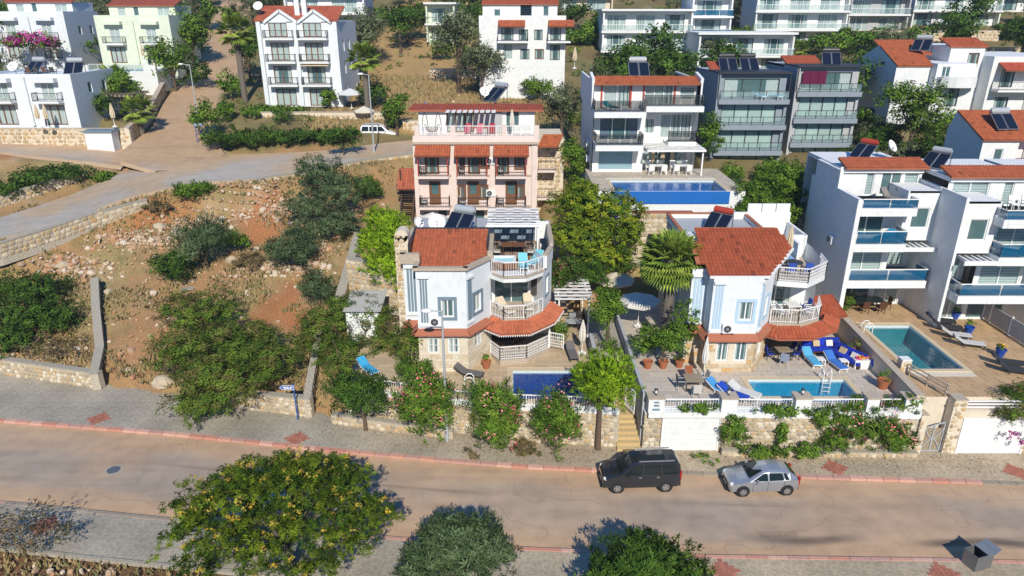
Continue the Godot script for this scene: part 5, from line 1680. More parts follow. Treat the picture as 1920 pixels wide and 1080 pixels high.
# ---------------------------------------------------------------- the big white villa with blue glass
func white_unit(t, w: B, rm: B, x, zf, flip: bool):   # flip: stair column on the left, balconies on the right
	var zw = zf - 1.9
	var base = 3.6
	var wide = 6.3
	var X = func(a): return x + wide - a if flip else x + a
	var F = func(a, e, y, z, h, holes):
		var hs = []
		for o in holes: hs.append([(e - a) - o[0] - o[2] if flip else o[0], o[1], o[2], o[3], o[4]])
		facade(t, w, rm, Vector3(min(X.call(a), X.call(e)), y, z), Vector3(max(X.call(a), X.call(e)), y, z), h, hs)
	var S = func(b, a, e, y0, y1, z0, z1): b.span(X.call(a), X.call(e), y0, y1, z0, z1)
	F.call(0.3, 6.1, base, zw - 0.6, 2.75, [[0.4, 0.05, 2.7, 2.4, "w2"], [3.4, 0.05, 1.9, 2.4, "wb"]])
	F.call(0.3, 3.9, 6.4, zw, 2.75, [[0.35, 0.05, 2.9, 2.25, "wb"]])
	F.call(3.9, 6.1, 6.4, zw - 1.2, 2.75, [[0.3, 0.05, 1.6, 2.25, "wb"]])
	F.call(0.3, 4.0, 9.15, zw, 2.6, [[0.3, 0.05, 2.5, 2.15, "wb" if flip else "w2"]])
	F.call(4.0, 6.1, 9.15, zw + 0.9, 3.6, [[0.45, 0.9, 1.25, 1.5, "w1"]])
	F.call(0.1, 6.1, 11.75, zf - 3.6, 2.15, [[2.0, 0.05, 0.6, 1.95, "wb1"], [3.1, 0.05, 1.5, 1.95, "w2"], [4.75, 0.75, 1.1, 1.2, "wb1"]] if not flip else [[3.1, 0.1, 2.6, 1.9, "wb"], [1.4, 0.05, 0.7, 1.9, "wb1"]])
	S.call(w, 0, 0.3, base - 1.5, 12.4, zf - 8, zf)
	S.call(w, 0.02, 0.28, 12.4, 13.7, zf - 7.5, zf - 3.4)
	S.call(w, 6.1, 6.3, base, 13.0, zf - 10, zw + 0.9)
	S.call(w, 0.3, 6.1, base, 13.6, zf - 10.2, zf - 10)
	S.call(w, 3.9, 4.0, 9.15, 12.75, zf - 3.6, zw + 0.9)
	S.call(w, 4.0, 6.1, 12.6, 12.75, zf - 3.6, zw + 0.9)
	S.call(w, 0.3, 6.1, 13.5, 13.8, zf - 10, zf - 3.4)
	for q in [[6.4, 5.95, 0.62], [9.15, 3.9, 0.7], [11.75, 4.2, 0.4]]:
		var y = q[0]
		slab(t, [[X.call(0.3), zw], [X.call(0.3), zf], [X.call(q[1]), zf], [X.call(q[1]), zw]], y - 0.55, y, "white")
		railing(t, [Vector3(X.call(0.35), y, zf - 0.05), Vector3(X.call(q[1] - 0.05), y, zf - 0.05), Vector3(X.call(q[1] - 0.05), y, zw + 0.3)], q[2] + 0.25, "blueglass")
	for k in 5:
		var s := B.new()
		S.call(s, 3.95 + k * 0.42, 3.95 + k * 0.42 + 0.14, 8.7, 8.9, zf - 1.9, zf - 0.1)
		obj("pergola_beam", s, "white", t)
	var eb := B.new()
	S.call(eb, 3.9, 6.1, 8.62, 8.92, zf - 0.1, zf + 0.02)
	obj("edge_beam", eb, "white", t)
	tiled_roof(t, Vector3(min(X.call(0.3), X.call(6.3)), 13.9, zf - 3.1), Vector3.RIGHT, Vector3(0, 0.28, -1).normalized(), 6.0, 1.7, null, "ba6642")
	var sd := B.new()
	for k in 30: S.call(sd, -0.012, -0.002, 3.7 + k * 0.28, 3.7 + k * 0.28 + 0.262, zf - 7.9, zf - 0.02)
	stuff(obj("side_boards", sd, "white", t))
	var fb := B.new()
	for y in [5.85, 8.6, 11.2]:
		for k in 2: S.call(fb, 0.3, 3.9, y + k * 0.27, y + k * 0.27 + 0.245, zf + 0.001, zf + 0.022)
	stuff(obj("fascia_boards", fb, "white", t))

func build_big_white_villa():
	var t = thing("villa", "large white villa with blue glass balconies and red roof beside the long teal pool", "villa", Vector3(27, 3.6, -46.8))
	var w := B.new(); var rm := B.new()
	white_unit(t, w, rm, 23.8, -46.8, false)
	obj("wall", w, "white", t); obj("interior", rm, "room", t)
	t = thing("villa", "white villa with blue glass balconies cut by the frame's right edge", "villa", Vector3(33, 3.6, -44))
	w = B.new(); rm = B.new()
	white_unit(t, w, rm, 29.95, -43.9, true)
	white_unit(t, w, rm, 36.2, -43.9, false)
	obj("wall", w, "white", t); obj("interior", rm, "room", t)
	air_unit("grey air conditioner on the shaded side of the blue glass villa", Vector3(23.8, 8.4, -49.5), -PI / 2)
	solar_heater("silver tank solar heater between the roofs of the blue glass villas", Vector3(30.8, 13.8, -50.5), -1.0).scale = Vector3.ONE * 0.8
	solar_heater("solar heater with red banded tank behind the blue glass villa's roof", Vector3(27.2, 13.8, -54), -1.0, "redpaint").scale = Vector3.ONE * 0.8
	dish("white satellite dish behind the blue glass villa's red roof", Vector3(29.0, 13.8, -54), 0.7, 0.5)

# ---------------------------------------------------------------- houses farther up the hill
func shell(t, w: B, rm: B, x0, x1, zf, zb, y0, y1, front: Array, left = [], right = []):
	solids.append([x0, x1, zb, zf])
	facade(t, w, rm, Vector3(x0, y0, zf), Vector3(x1, y0, zf), y1 - y0, front)
	facade(t, w, rm, Vector3(x0, y0, zb), Vector3(x0, y0, zf), y1 - y0, left)
	facade(t, w, rm, Vector3(x1, y0, zf), Vector3(x1, y0, zb), y1 - y0, right)
	w.quad(Vector3(x1, y0, zb), Vector3(x0, y0, zb), Vector3(x0, y1, zb), Vector3(x1, y1, zb))
	w.quad(Vector3(x0, y1, zf), Vector3(x1, y1, zf), Vector3(x1, y1, zb), Vector3(x0, y1, zb))

func balcony(t, x0, x1, zw, out, y, style, slab_mat = "white", h = 0.9, thick = 0.22):
	slab(t, [[x0, zw], [x0, zw + out], [x1, zw + out], [x1, zw]], y - thick, y, slab_mat)
	railing(t, [Vector3(x0 + 0.04, y, zw + 0.05), Vector3(x0 + 0.04, y, zw + out - 0.05), Vector3(x1 - 0.04, y, zw + out - 0.05), Vector3(x1 - 0.04, y, zw + 0.05)], h, style)

func terrace_house(called, label, x0, zf, base, m, tiles: bool):   # two bays, balconies, a set-back roof storey
	var t = thing(called, label, "house", Vector3(x0 + 5, base, zf))
	var w := B.new(); var rm := B.new()
	var x1 = x0 + 10.6
	var hh = 5.8 if tiles else 5.3
	w.span(x0, x1, base - 5, base - 1, zf - 9, zf - 0.01)
	shell(t, w, rm, x0, x1, zf, zf - 9, base - 1, base + hh, [[1.4, 1.05, 2.2, 2.2, "br3"], [6.6, 1.05, 2.6, 2.2, "br3"], [1.8, 3.75, 1.5, 1.95, "wc"], [7.0, 3.75, 1.5, 1.95, "wc"]], [], [[3, 4.3, 0.8, 1.2, "w1"], [6, 4.3, 0.8, 1.2, "w1"]])
	w.span(x0 + 5.2, x0 + 5.5, base, base + hh, zf - 0.02, zf + 0.25)
	for x in [1.3, 6.5]: w.span(x0 + x, x0 + x + 2.6, base + hh - 0.55, base + hh - 0.1, zf, zf + 0.8)
	w.span(x0, x1, base + hh, base + hh + (0.7 if tiles else 0.3), zf - 0.2, zf - 0.01); w.span(x0, x0 + 0.2, base + hh, base + hh + (0.7 if tiles else 0.3), zf - 9, zf - 0.2); w.span(x1 - 0.2, x1, base + hh, base + hh + (0.7 if tiles else 0.3), zf - 9, zf - 0.2)
	if tiles:
		shell(t, w, rm, x0 + 0.5, x1 - 0.5, zf - 3.5, zf - 9, base + 5.8, base + 7.8, [[1.2, 0.3, 1.2, 1.4, "wc1"], [3.5, 0.3, 0.8, 1.6, "w1"], [7, 0.3, 1.8, 1.4, "wc"]])
	obj("wall", w, m, t)
	for x in [1.1, 6.4]: balcony(t, x0 + x, x0 + x + 2.9, zf, 1.05, base + 2.75, "iron", "white")
	if tiles: tiled_roof(t, Vector3(x0 + 0.3, base + 7.8, zf - 3.2), Vector3.RIGHT, Vector3(0, 0.3, -1).normalized(), 10.0, 3.2, null, "aa5a48")
	obj("interior", rm, "room", t)
	return t

func modern(label, x0, x1, zf, base, floors: int, rail: String, o = {}):   # storeys of broad glass behind white slabs
	var t = thing("villa", label, "villa", Vector3((x0 + x1) * 0.5, base, zf))
	var w := B.new(); var rm := B.new()
	var sh = o.get("storey", 2.95)
	var wide = x1 - x0
	var depth = o.get("depth", 9.0)
	w.span(x0, x1, base - 6, base, zf - depth, zf - 1.6)
	for f in floors:
		var set_back = f * o.get("back", 0.0)
		var y = base + f * sh
		var holes = []
		var n = max(1, int(wide / 4.6))
		for k in n: holes.append([wide * (k + 0.14) / n, 0.1, wide * 0.66 / n, sh - 0.65, ["wc3", "wc", "dk3", "w3"][(k + f + int(x0)) % 4 if true else 0]])
		shell(t, w, rm, x0, x1, zf - 1.6 - set_back, zf - depth, y, y + sh, holes)
		if f > 0 or o.get("ground_rail", false):
			slab(t, [[x0 - 0.3, zf - 1.6 - set_back], [x0 - 0.3, zf - set_back], [x1 + 0.3, zf - set_back], [x1 + 0.3, zf - 1.6 - set_back]], y - 0.3, y, "white")
			railing(t, [Vector3(x0 - 0.2, y, zf - 0.06 - set_back), Vector3(x1 + 0.2, y, zf - 0.06 - set_back), Vector3(x1 + 0.2, y, zf - 1.5 - set_back)], 0.95, rail)
	var top = base + floors * sh
	var sb = (floors - 1) * o.get("back", 0.0)
	slab(t, [[x0 - 0.4, zf - depth], [x0 - 0.4, zf + 0.1 - sb], [x1 + 0.4, zf + 0.1 - sb], [x1 + 0.4, zf - depth]], top, top + 0.3, "white", "roof")
	for x in [x0 - 0.1, x1 - 0.15]: w.span(x, x + 0.25, base, top, zf - 1.62 - sb, zf - 0.3 - sb)
	obj("wall", w, o.get("wall", "white"), t)
	obj("interior", rm, "room", t)
	return t

func build_hill_houses():
	var V = func(x, y, z): return Vector3(x, y, z)
	# left group
	terrace_house("house", "pale blue-white two-storey house with flat roof terrace, nearest at the left edge", -59.8, -81, 12.3, "bluewhite", false)
	terrace_house("house", "mint green house with black iron balconies beside the climbing lane", -59.2, -106, 17.4, "mint", true)
	terrace_house("house", "white house behind the magenta bougainvillea at the upper left corner", -75.2, -108, 17.9, "bluewhite", true)
	# four-storey white block with two gables
	var t = thing("apartment_block", "white four-storey block with two gabled dormers and twin chimneys, left of the white van", "apartment block", V.call(-26.8, 12.9, -93))
	var w := B.new(); var rm := B.new()
	var holes = []
	for x in [1.1, 5.4]:
		for f in 4: holes.append([x + 0.3, 0.1 + f * 2.8, 2.3 if f > 0 else 2.6, 2.15, "br3" if f != 1 else "br"])
	shell(t, w, rm, -31.8, -21.8, -93, -104, 12.9, 23.2, holes, [], [[2.2, 1, 0.9, 1.4, "w1"], [2.2, 3.9, 0.9, 1.4, "w1"], [2.2, 6.7, 0.9, 1.4, "w1"], [5.5, 3.9, 0.9, 1.4, "w1"], [5.5, 6.7, 0.9, 1.4, "w1"], [8, 1, 0.9, 1.4, "w1"]])
	for x in [-31.8, -27.3, -22.3]: w.span(x, x + 0.5, 12.9, 23.2, -93, -92.6)
	for x in [-30.6, -26.4]:   # gables
		for s in [-1, 1]:
			w.bar(V.call(x + 1.8 + s * 2.1, 23.1, -92.9), V.call(x + 1.8, 24.5, -92.9), 0.3, 0.3)
		w.tri(V.call(x - 0.2, 23.1, -93.0), V.call(x + 3.8, 23.1, -93.0), V.call(x + 1.8, 24.4, -93.0))
	obj("wall", w, "bluewhite", t)
	for x in [-30.9, -26.7]:
		for f in [1, 2, 3]: balcony(t, x, x + 3.7, -93, 1.1, 12.9 + f * 2.8, "iron", "white")
	tiled_roof(t, V.call(-32.0, 23.35, -92.6), Vector3.RIGHT, V.call(0, 0.36, -1).normalized(), 10.4, 5.0, PackedVector2Array([Vector2(0, 0), Vector2(1.0, 0), Vector2(3.1, 2.6), Vector2(5.2, 0.3), Vector2(7.3, 2.6), Vector2(9.4, 0), Vector2(10.4, 0), Vector2(10.4, 5), Vector2(0, 5)]), "c0684c")
	var cs := B.new()
	for x in [-27.2, -26.3]:
		cs.span(x, x + 0.6, 23.6, 25.9, -94.6, -94.0); cs.span(x - 0.08, x + 0.68, 25.9, 26.1, -94.7, -93.9)
	obj("chimney", cs, "white", t)
	var aw := B.new()
	aw.col = lin("cdbba0")
	aw.quad(V.call(-26.6, 18.0, -91.9), V.call(-23.1, 18.0, -91.9), V.call(-23.1, 18.55, -92.9), V.call(-26.6, 18.55, -92.9))
	obj("awning", aw, "fabric", t)
	obj("interior", rm, "room", t)
	dish("satellite dish on the left end of the gabled white block", V.call(-31.6, 24.0, -94), 0.0, 0.6)
	# white house with red awnings
	t = thing("house", "white house with small red tiled awnings, above the dry grass slope", "house", V.call(1.2, 18.5, -97))
	w = B.new(); rm = B.new()
	w.span(-4.3, 7.0, 12, 17.5, -106, -97.01)
	shell(t, w, rm, -4.3, 7.0, -97, -106, 17.5, 23.3, [[2.9, 3.4, 1.6, 2.0, "dk"], [5.2, 3.4, 1.2, 1.3, "dk"], [7.2, 3.4, 1.1, 1.3, "dk"], [9.3, 3.4, 1.4, 2.0, "dk"], [3.1, 1.0, 1.3, 1.9, "wc1"], [5.4, 1.0, 1.2, 1.3, "dk"], [7.3, 1.0, 1.2, 1.3, "br"], [9.3, 0.9, 1.3, 1.9, "dk"]])
	w.span(-4.3, 7.0, 23.3, 23.9, -97.2, -97.0)
	shell(t, w, rm, -3.9, 6.0, -99.5, -106, 23.3, 25.3, [[5, 0.3, 1.5, 1.6, "bl"], [1.5, 0.5, 0.9, 0.9, "w1"], [8, 0.4, 0.8, 1.4, "w1"]])
	obj("wall", w, "white", t)
	balcony(t, -1.9, 2.1, -97, 1.2, 20.8, "iron"); balcony(t, 4.6, 7.6, -97, 1.2, 20.8, "iron")
	for x in [[-1.8, 2.9], [4.7, 2.7]]: tiled_roof(t, V.call(x[0], 22.6, -95.8), Vector3.RIGHT, V.call(0, 0.6, -1).normalized(), x[1] + 0.6, 1.4, null, "b86440", "awning")
	tiled_roof(t, V.call(-4.0, 25.3, -99.2), Vector3.RIGHT, V.call(0, 0.3, -1).normalized(), 10.2, 3.0, null, "b86040")
	obj("interior", rm, "room", t)
	# terraced modern villas along the top
	modern("white terraced villa with two long railed decks, above the thin blue pool strip", 14.5, 28.5, -117, 15.6, 3, "whiteglass", {"back": 0.5})
	modern("white villa with bright blue glass balcony, adjoining the long railed decks", 29.2, 35.5, -121, 17.8, 3, "blueglass")
	modern("low white villa with long flat roof and steel railing, right of the pool strip", 28.0, 42.0, -110, 15.3, 2, "whiteglass")
	modern("white villa with thin slabs and steel railings at the top, left of the stone terraces", 41.5, 57.0, -127, 18.6, 3, "whiteglass")
	modern("white villa on tan stone terraces at the upper right", 60.5, 71.0, -134, 21.0, 2, "whiteglass", {"wall": "lightgrey"})
	modern("white villa with slanting white parapet behind the dark blue tarpaulin at the upper right", 74, 90, -138, 21.6, 2, "whiteglass")
	modern("white balconied building partly hidden behind the gabled white block", -37.5, -24.5, -124, 21.2, 2, "whiteglass")
	modern("pale green house half hidden among trees at the top centre", -14.2, -9.6, -124, 19.6, 2, "iron", {"wall": "mint"})
	modern("cream hotel wing high at the very top centre", 8.5, 20, -150, 24.5, 2, "iron", {"wall": "cream"})
	modern("white villa at the very top right corner, nearest the frame edge", 93, 112, -150, 24.5, 2, "whiteglass")
	var p = thing("swimming_pool", "thin pale blue pool strip below the white terraced villa", "swimming pool", V.call(26, 15.8, -108))
	var b := B.new()
	b.span(21.5, 30.5, 14.0, 15.75, -109.5, -105.5)
	obj("basin", b, "white", p)
	b = B.new()
	b.col = lin("3aa5d0")
	b.span(21.8, 30.2, 15.75, 15.79, -109.2, -105.8)
	obj("water", b, "plastic", p)
	for q in [[36.5, 58, -103, 12.6, 2.4, "long tan retaining wall below the upper right villas"], [58, 84, -118, 15.5, 3.8, "tall tan stone terrace wall under the upper right villas"], [62, 84, -128, 19.0, 2.6, "second tan terrace wall directly below the white villas at upper right"], [18, 26, -88, 11.5, 1.8, "tan rock wall behind the orange-roofed villa's solar panels"], [-31, -14, -88, 11.6, 1.5, "orange stained stone wall below the gabled white block"], [-12.0, 2, -106, 15.0, 1.9, "tan stone wall closing the top of the dry grass slope"], [-60, -43.4, -80.2, 10.3, 2.0, "cream stone wall in front of the flat-roofed house at the left"], [-13, -8.9, -84.5, 10.4, 2.2, "stone wall behind the white van"]]:
		stone_wall("terrace_wall", q[5], [[q[0], q[2], q[3] - 0.3, q[4]], [q[1], q[2], q[3] - 0.3, q[4]]], 0.5, 0.5, false, "coping", "cream")
	stone_wall("lane_wall", "cream stone wall climbing along the left side of the steep lane", [[-43.4, -80.2, 10.0, 2.1], [-44.5, -88, 11.4, 1.8], [-47.2, -98.5, 13.6, 1.8]], 0.5, 0.45, false, "coping", "cream")
	stone_wall("road_wall", "rubble parapet along the hillside road above the rocky slope", [[-48, -50.0, 4.6, 1.2], [-41.7, -54.1, 5.6, 1.2], [-39.2, -57.3, 6.05, 1.2], [-37, -60.1, 6.6, 1.1], [-33.5, -62.6, 7.7, 0.6]], 0.45, 0.42, false)
	stone_wall("road_wall", "rubble retaining wall under the road beside the pink guest house", [[-24.0, -65.2, 8.0, 1.6], [-19.0, -68.4, 7.9, 2.0], [-15.2, -71.4, 8.1, 2.1], [-9.4, -74.2, 8.4, 2.1]], 0.5, 0.45, false)
	stone_wall("field_wall", "pale rubble wall beside the road at the far left, below the side lane", [[-56, -59.5, 5.3, 1.5], [-48.9, -64.6, 6.5, 1.5], [-43.6, -71.4, 7.9, 1.2]], 0.5, 0.45, false)
	t = thing("pool_terrace", "small raised pool terrace with white walls in front of the mint house", "terrace", V.call(-53.5, 15, -99))
	b = B.new()
	b.span(-58.5, -47.9, 12.0, 16.9, -103.5, -98.2); b.span(-49.6, -47.9, 16.9, 17.7, -98.6, -98.2); b.span(-58.5, -57, 16.9, 17.7, -98.6, -98.2)
	obj("wall", b, "white", t)
	b = B.new()
	b.col = lin("5fa8b8")
	b.span(-56.5, -50.2, 16.9, 16.93, -101.5, -98.9)
	obj("water", b, "plastic", t)
	railing(t, [V.call(-57, 16.9, -98.4), V.call(-49.6, 16.9, -98.4)], 0.9, "whiteglass")
	t = thing("wooden_pergola", "weathered brown pergola on the terrace by the lane, above the short palm", "pergola", V.call(-48, 12.5, -88))
	b = B.new()
	for q in [[-50.5, -89.5], [-45.6, -89.5], [-50.5, -85.5], [-45.6, -85.5]]: b.bar(V.call(q[0], 11.5, q[1]), V.call(q[0], 15.0, q[1]), 0.16)
	for z in [-89.5, -85.5]: b.bar(V.call(-51, 15.05, z), V.call(-45, 15.05, z), 0.16)
	obj("frame", b, "palewood", t)
	for k in 12:
		b = B.new()
		b.bar(V.call(-50.8 + k * 0.5, 15.2, -90), V.call(-50.8 + k * 0.5, 15.2, -85), 0.14, 0.1)
		obj("beam", b, "palewood", t)
	t = thing("concrete_ramp", "pale concrete steps and ramp wall left of the thin blue pool strip", "steps", V.call(13.5, 14, -96))
	for k in 14:
		b = B.new()
		b.span(11.5, 13.6, 11, 13.0 + k * 0.26, -92.5 - k * 0.75 - 0.75, -92.5 - k * 0.75)
		obj("step", b, "coping", t)
	b = B.new()
	b.span(13.7, 18.6, 11, 16.6, -103.4, -103); b.bar(V.call(13.8, 13.2, -92.5), V.call(13.8, 16.4, -102.6), 0.25, 1.4)
	obj("flank_wall", b, "lightgrey", t)
	# gabled houses at the right
	t = thing("house", "white gabled house with rounded balcony behind the tall green tree", "house", V.call(48, 13.5, -84))
	w = B.new(); rm = B.new()
	shell(t, w, rm, 44.2, 48.2, -84, -94, 12.0, 18.6, [])
	shell(t, w, rm, 48.2, 52.6, -82.8, -94, 12.0, 18.9, [[1.6, 2.2, 1.5, 2.0, "dk"], [0.6, 5.0, 1.0, 1.6, "w2"]])
	w.tri(V.call(44.2, 18.6, -94), V.call(44.2, 18.6, -84), V.call(44.2, 20.6, -89)); w.tri(V.call(48.2, 18.6, -84), V.call(48.2, 18.6, -94), V.call(48.2, 20.6, -89))
	obj("wall", w, "white", t)
	tiled_roof(t, V.call(44.2, 18.6, -83.8), Vector3.RIGHT, V.call(0, 0.4, -1).normalized(), 4.2, 5.4, null, "bc6840")
	tiled_roof(t, V.call(45.0, 19.6, -88.5), Vector3.RIGHT, V.call(0, 0.4, -1).normalized(), 5.6, 4.0, null, "bc6840")
	var poly = []
	for k in 9: poly.append([50.6 + 2.2 * cos(PI + PI * k / 8.0), -82.8 - 2.2 * sin(PI + PI * k / 8.0) * 0.8])
	slab(t, poly, 16.4, 17.5, "white", "rounded_balcony")
	obj("interior", rm, "room", t)
	solar_heater("grey tank solar heater on the gabled house behind the green tree", V.call(48.3, 20.0, -87), -0.7)
	t = thing("house", "white house with red awning over its balcony at the right edge, upper row", "house", V.call(56, 14, -84))
	w = B.new(); rm = B.new()
	shell(t, w, rm, 51.2, 55.2, -86, -95, 12.5, 20.6, [[2.2, 5.8, 1.3, 1.6, "br"]])
	shell(t, w, rm, 55.2, 64, -84, -95, 12.5, 19.6, [[1.2, 0.6, 1.6, 2.0, "dk"], [1.2, 3.7, 1.6, 2.0, "dk"], [4.2, 3.7, 1.6, 2.0, "dk"], [4.6, 0.6, 2.0, 2.0, "br3"]])
	obj("wall", w, "white", t)
	balcony(t, 55.6, 63, -84, 1.4, 16.0, "iron")
	tiled_roof(t, V.call(55.8, 18.2, -82.3), Vector3.RIGHT, V.call(0, 0.45, -1).normalized(), 7.0, 1.8, null, "c25a42", "awning")
	tiled_roof(t, V.call(51.0, 20.6, -85.8), Vector3.RIGHT, V.call(0, 0.3, -1).normalized(), 4.4, 3.0, null, "c26642")
	obj("interior", rm, "room", t)
	t = thing("house", "grey-white gabled house with two dark solar panels on its orange roof, right edge", "house", V.call(42, 10, -62))
	w = B.new(); rm = B.new()
	w.tri(V.call(41.19, 14.0, -67), V.call(41.19, 14.0, -61.5), V.call(41.19, 16.0, -66))
	shell(t, w, rm, 41.2, 44.4, -61.5, -67, 6.0, 14.0, [[1.2, 6.2, 0.8, 1.0, "w1"], [1.3, 3.2, 0.8, 1.3, "w1"]])
	shell(t, w, rm, 44.4, 50, -62.5, -70, 8.5, 13.8, [[1.2, 2.8, 1.4, 1.8, "br"]])
	obj("wall", w, "white", t)
	tiled_roof(t, V.call(41.0, 14.0, -61.2), Vector3.RIGHT, V.call(0, 0.42, -1).normalized(), 9.2, 5.0, null, "bc6840")
	obj("interior", rm, "room", t)
	solar_heater("two long dark solar panels on the gabled house's orange roof, right edge", V.call(43.6, 14.6, -63.2), 0.1)
	tiled_roof(t, V.call(44.6, 11.6, -60.6), Vector3.RIGHT, V.call(0, 0.3, -1).normalized(), 4.0, 1.9, null, "a85a4c", "awning")
# ---------------------------------------------------------------- cars, lamps, signs on the street
func car(called, label, at: Vector3, turn: float, paint: String, st: Array, wheels: Array, wr: float, sides: Array, rails: bool, screen: Array, rear: Array):
	# st: stations from nose to tail [x, bottom, belt, top, half width, half width of the roof]
	var t = thing(called, label, "car", at, turn, "cars parked in the streets")
	var ring = func(s):
		var fl = s[3] - s[2]
		return [Vector3(s[0], s[1], s[4] * 0.86), Vector3(s[0], s[1] + 0.1, s[4] * 0.985), Vector3(s[0], lerp(s[1], s[2], 0.55), s[4]), Vector3(s[0], s[2], s[4] * 0.965), Vector3(s[0], s[3] - min(0.07, fl * 0.4), s[5]), Vector3(s[0], s[3], s[5] - 0.13), Vector3(s[0], s[3] + 0.025, 0)]
	var b := B.new()
	var put = func(p, q, r, s):
		b.quad(p, q, r, s)
		var f = Vector3(1, 1, -1)
		b.quad(s * f, r * f, q * f, p * f)
	for i in st.size() - 1:
		var p = ring.call(st[i]); var q = ring.call(st[i + 1])
		for k in 6: put.call(p[k], q[k], q[k + 1], p[k + 1])
	for e in [0, st.size() - 1]:
		var p = ring.call(st[e])
		for k in 6: put.call(Vector3(p[k].x, p[k].y, 0), p[k], p[k + 1], Vector3(p[k + 1].x, p[k + 1].y, 0))
	for s in [-1, 1]: b.box(Vector3(st[3][0] + 0.42, st[3][2] + 0.08, s * (st[3][4] + 0.09)), Vector3(0.12, 0.15, 0.2))
	var body = obj("body", b, paint, t, true)
	var at_x = func(x):
		for i in st.size() - 1:
			if x <= st[i + 1][0]:
				var u = clampf((x - st[i][0]) / (st[i + 1][0] - st[i][0]), 0, 1)
				var o = []
				for k in 6: o.append(lerp(float(st[i][k]), float(st[i + 1][k]), u))
				return o
		return st[-1]
	for g in sides:
		for sgn in [-1, 1]:
			var c = []
			for k in [[g[0], 0.07], [g[1], 0.07], [g[3], 0.86], [g[2], 0.86]]:
				var s = at_x.call(k[0])
				var cab = at_x.call(lerp(float(screen[1]), float(rear[0]), 0.5))
				var top = max(s[3], s[2] + 0.05)
				var y = lerp(s[2], cab[3] - 0.07, k[1])
				var z = lerp(s[4] * 0.965, cab[5], k[1]) + 0.012
				c.append(Vector3(k[0], y, z * sgn))
			var w := B.new()
			w.quad(c[0], c[1], c[2], c[3])
			obj("side_window", w, "carglass", t, true)
	for e in [screen, rear]:
		var s0 = at_x.call(e[0]); var s1 = at_x.call(e[1])
		var w := B.new()
		var n = 0.02
		var a = Vector3(e[0], s0[3] + n, 0); var d = Vector3(e[1], s1[3] + n, 0)
		var dir = (d - a)
		var lift = Vector3(-dir.y, dir.x, 0).normalized() * 0.02
		if lift.y < 0: lift = -lift
		a = a.lerp(d, 0.06); d = Vector3(e[1], s1[3], 0).lerp(Vector3(e[0], s0[3], 0), 0.1)
		var z0 = s0[5] - 0.1; var z1 = s1[5] - 0.14
		w.quad(Vector3(a.x, a.y, z0) + lift, Vector3(a.x, a.y, -z0) + lift, Vector3(d.x, d.y, -z1) + lift, Vector3(d.x, d.y, z1) + lift)
		obj("windscreen" if e == screen else "rear_window", w, "carglass", t, true)
	for x in wheels:
		for sgn in [-1, 1]:
			var z = st[4][4]
			var ar := B.new()
			ar.tube(Vector3(x, wr + 0.02, sgn * (z - 0.1)), Vector3(x, wr + 0.02, sgn * (z + 0.006)), wr + 0.075, wr + 0.075, 18)
			obj("wheel_arch", ar, "rubber", t, true)
			var ty := B.new()
			ty.tube(Vector3(x, wr, sgn * (z - 0.17)), Vector3(x, wr, sgn * (z + 0.02)), wr, wr, 18); ty.tube(Vector3(x, wr, sgn * (z + 0.02)), Vector3(x, wr, sgn * (z + 0.035)), wr, wr * 0.9, 18)
			var tyre = obj("wheel", ty, "rubber", t, true)
			var rm := B.new()
			rm.tube(Vector3(x, wr, sgn * (z + 0.03)), Vector3(x, wr, sgn * (z + 0.04)), wr * 0.66, wr * 0.62, 16)
			var rim = obj("rim", rm, "rim", tyre, true)
			var hole := B.new()
			for k in 5:
				var a = TAU * k / 5
				hole.tube(Vector3(x + cos(a) * wr * 0.4, wr + sin(a) * wr * 0.4, sgn * (z + 0.038)), Vector3(x + cos(a) * wr * 0.4, wr + sin(a) * wr * 0.4, sgn * (z + 0.046)), wr * 0.13, wr * 0.13, 6)
			stuff(obj("rim_openings", hole, "rubber", tyre, true))
	for sgn in [-1, 1]:
		var h := B.new()
		var s = at_x.call(st[0][0] + 0.16)
		h.ball(Vector3(st[0][0] + 0.17, s[2] - 0.06, sgn * (s[4] - 0.2)), Vector3(0.16, 0.11, 0.19), 10, 6)
		obj("headlight", h, "lamp_lens", t, true)
		var tl := B.new()
		var r = at_x.call(st[-1][0] - 0.02)
		tl.box(Vector3(st[-1][0] - 0.03, r[2] + 0.02, sgn * (r[4] - 0.1)), Vector3(0.1, 0.5, 0.2))
		obj("tail_light", tl, "tail_lens", t, true)
		var dh := B.new()
		for x in [sides[0][1] - 0.12, sides[1][1] - 0.15]:
			var q = at_x.call(x)
			dh.box(Vector3(x, q[2] - 0.12, sgn * (q[4] * 0.98 + 0.015)), Vector3(0.16, 0.035, 0.03))
		obj("door_handle", dh, "rim" if paint == "blackpaint" else paint, t, true)
		var ln := B.new()
		for x in [sides[0][0] + 0.05, sides[0][1] + 0.02, sides[1][1] + 0.02]:
			var q = at_x.call(x)
			ln.bar(Vector3(x, q[1] + 0.12, sgn * (q[4] * 0.99 + 0.003)), Vector3(x, lerp(q[1], q[2], 0.55), sgn * (q[4] + 0.003)), 0.014)
			ln.bar(Vector3(x, lerp(q[1], q[2], 0.55), sgn * (q[4] + 0.003)), Vector3(x, q[2], sgn * (q[4] * 0.965 + 0.004)), 0.014)
		obj("door_seam", ln, "rubber", t, true)
		if rails:
			var rl := B.new()
			var c0 = at_x.call(sides[0][3] - 0.2); var c1 = at_x.call(sides[2][3] - 0.1)
			rl.bar(Vector3(sides[0][3] - 0.2, c0[3] + 0.05, sgn * (c0[5] - 0.06)), Vector3(sides[2][3] - 0.1, c1[3] + 0.05, sgn * (c1[5] - 0.06)), 0.05)
			obj("roof_rail", rl, "rim", t, true)
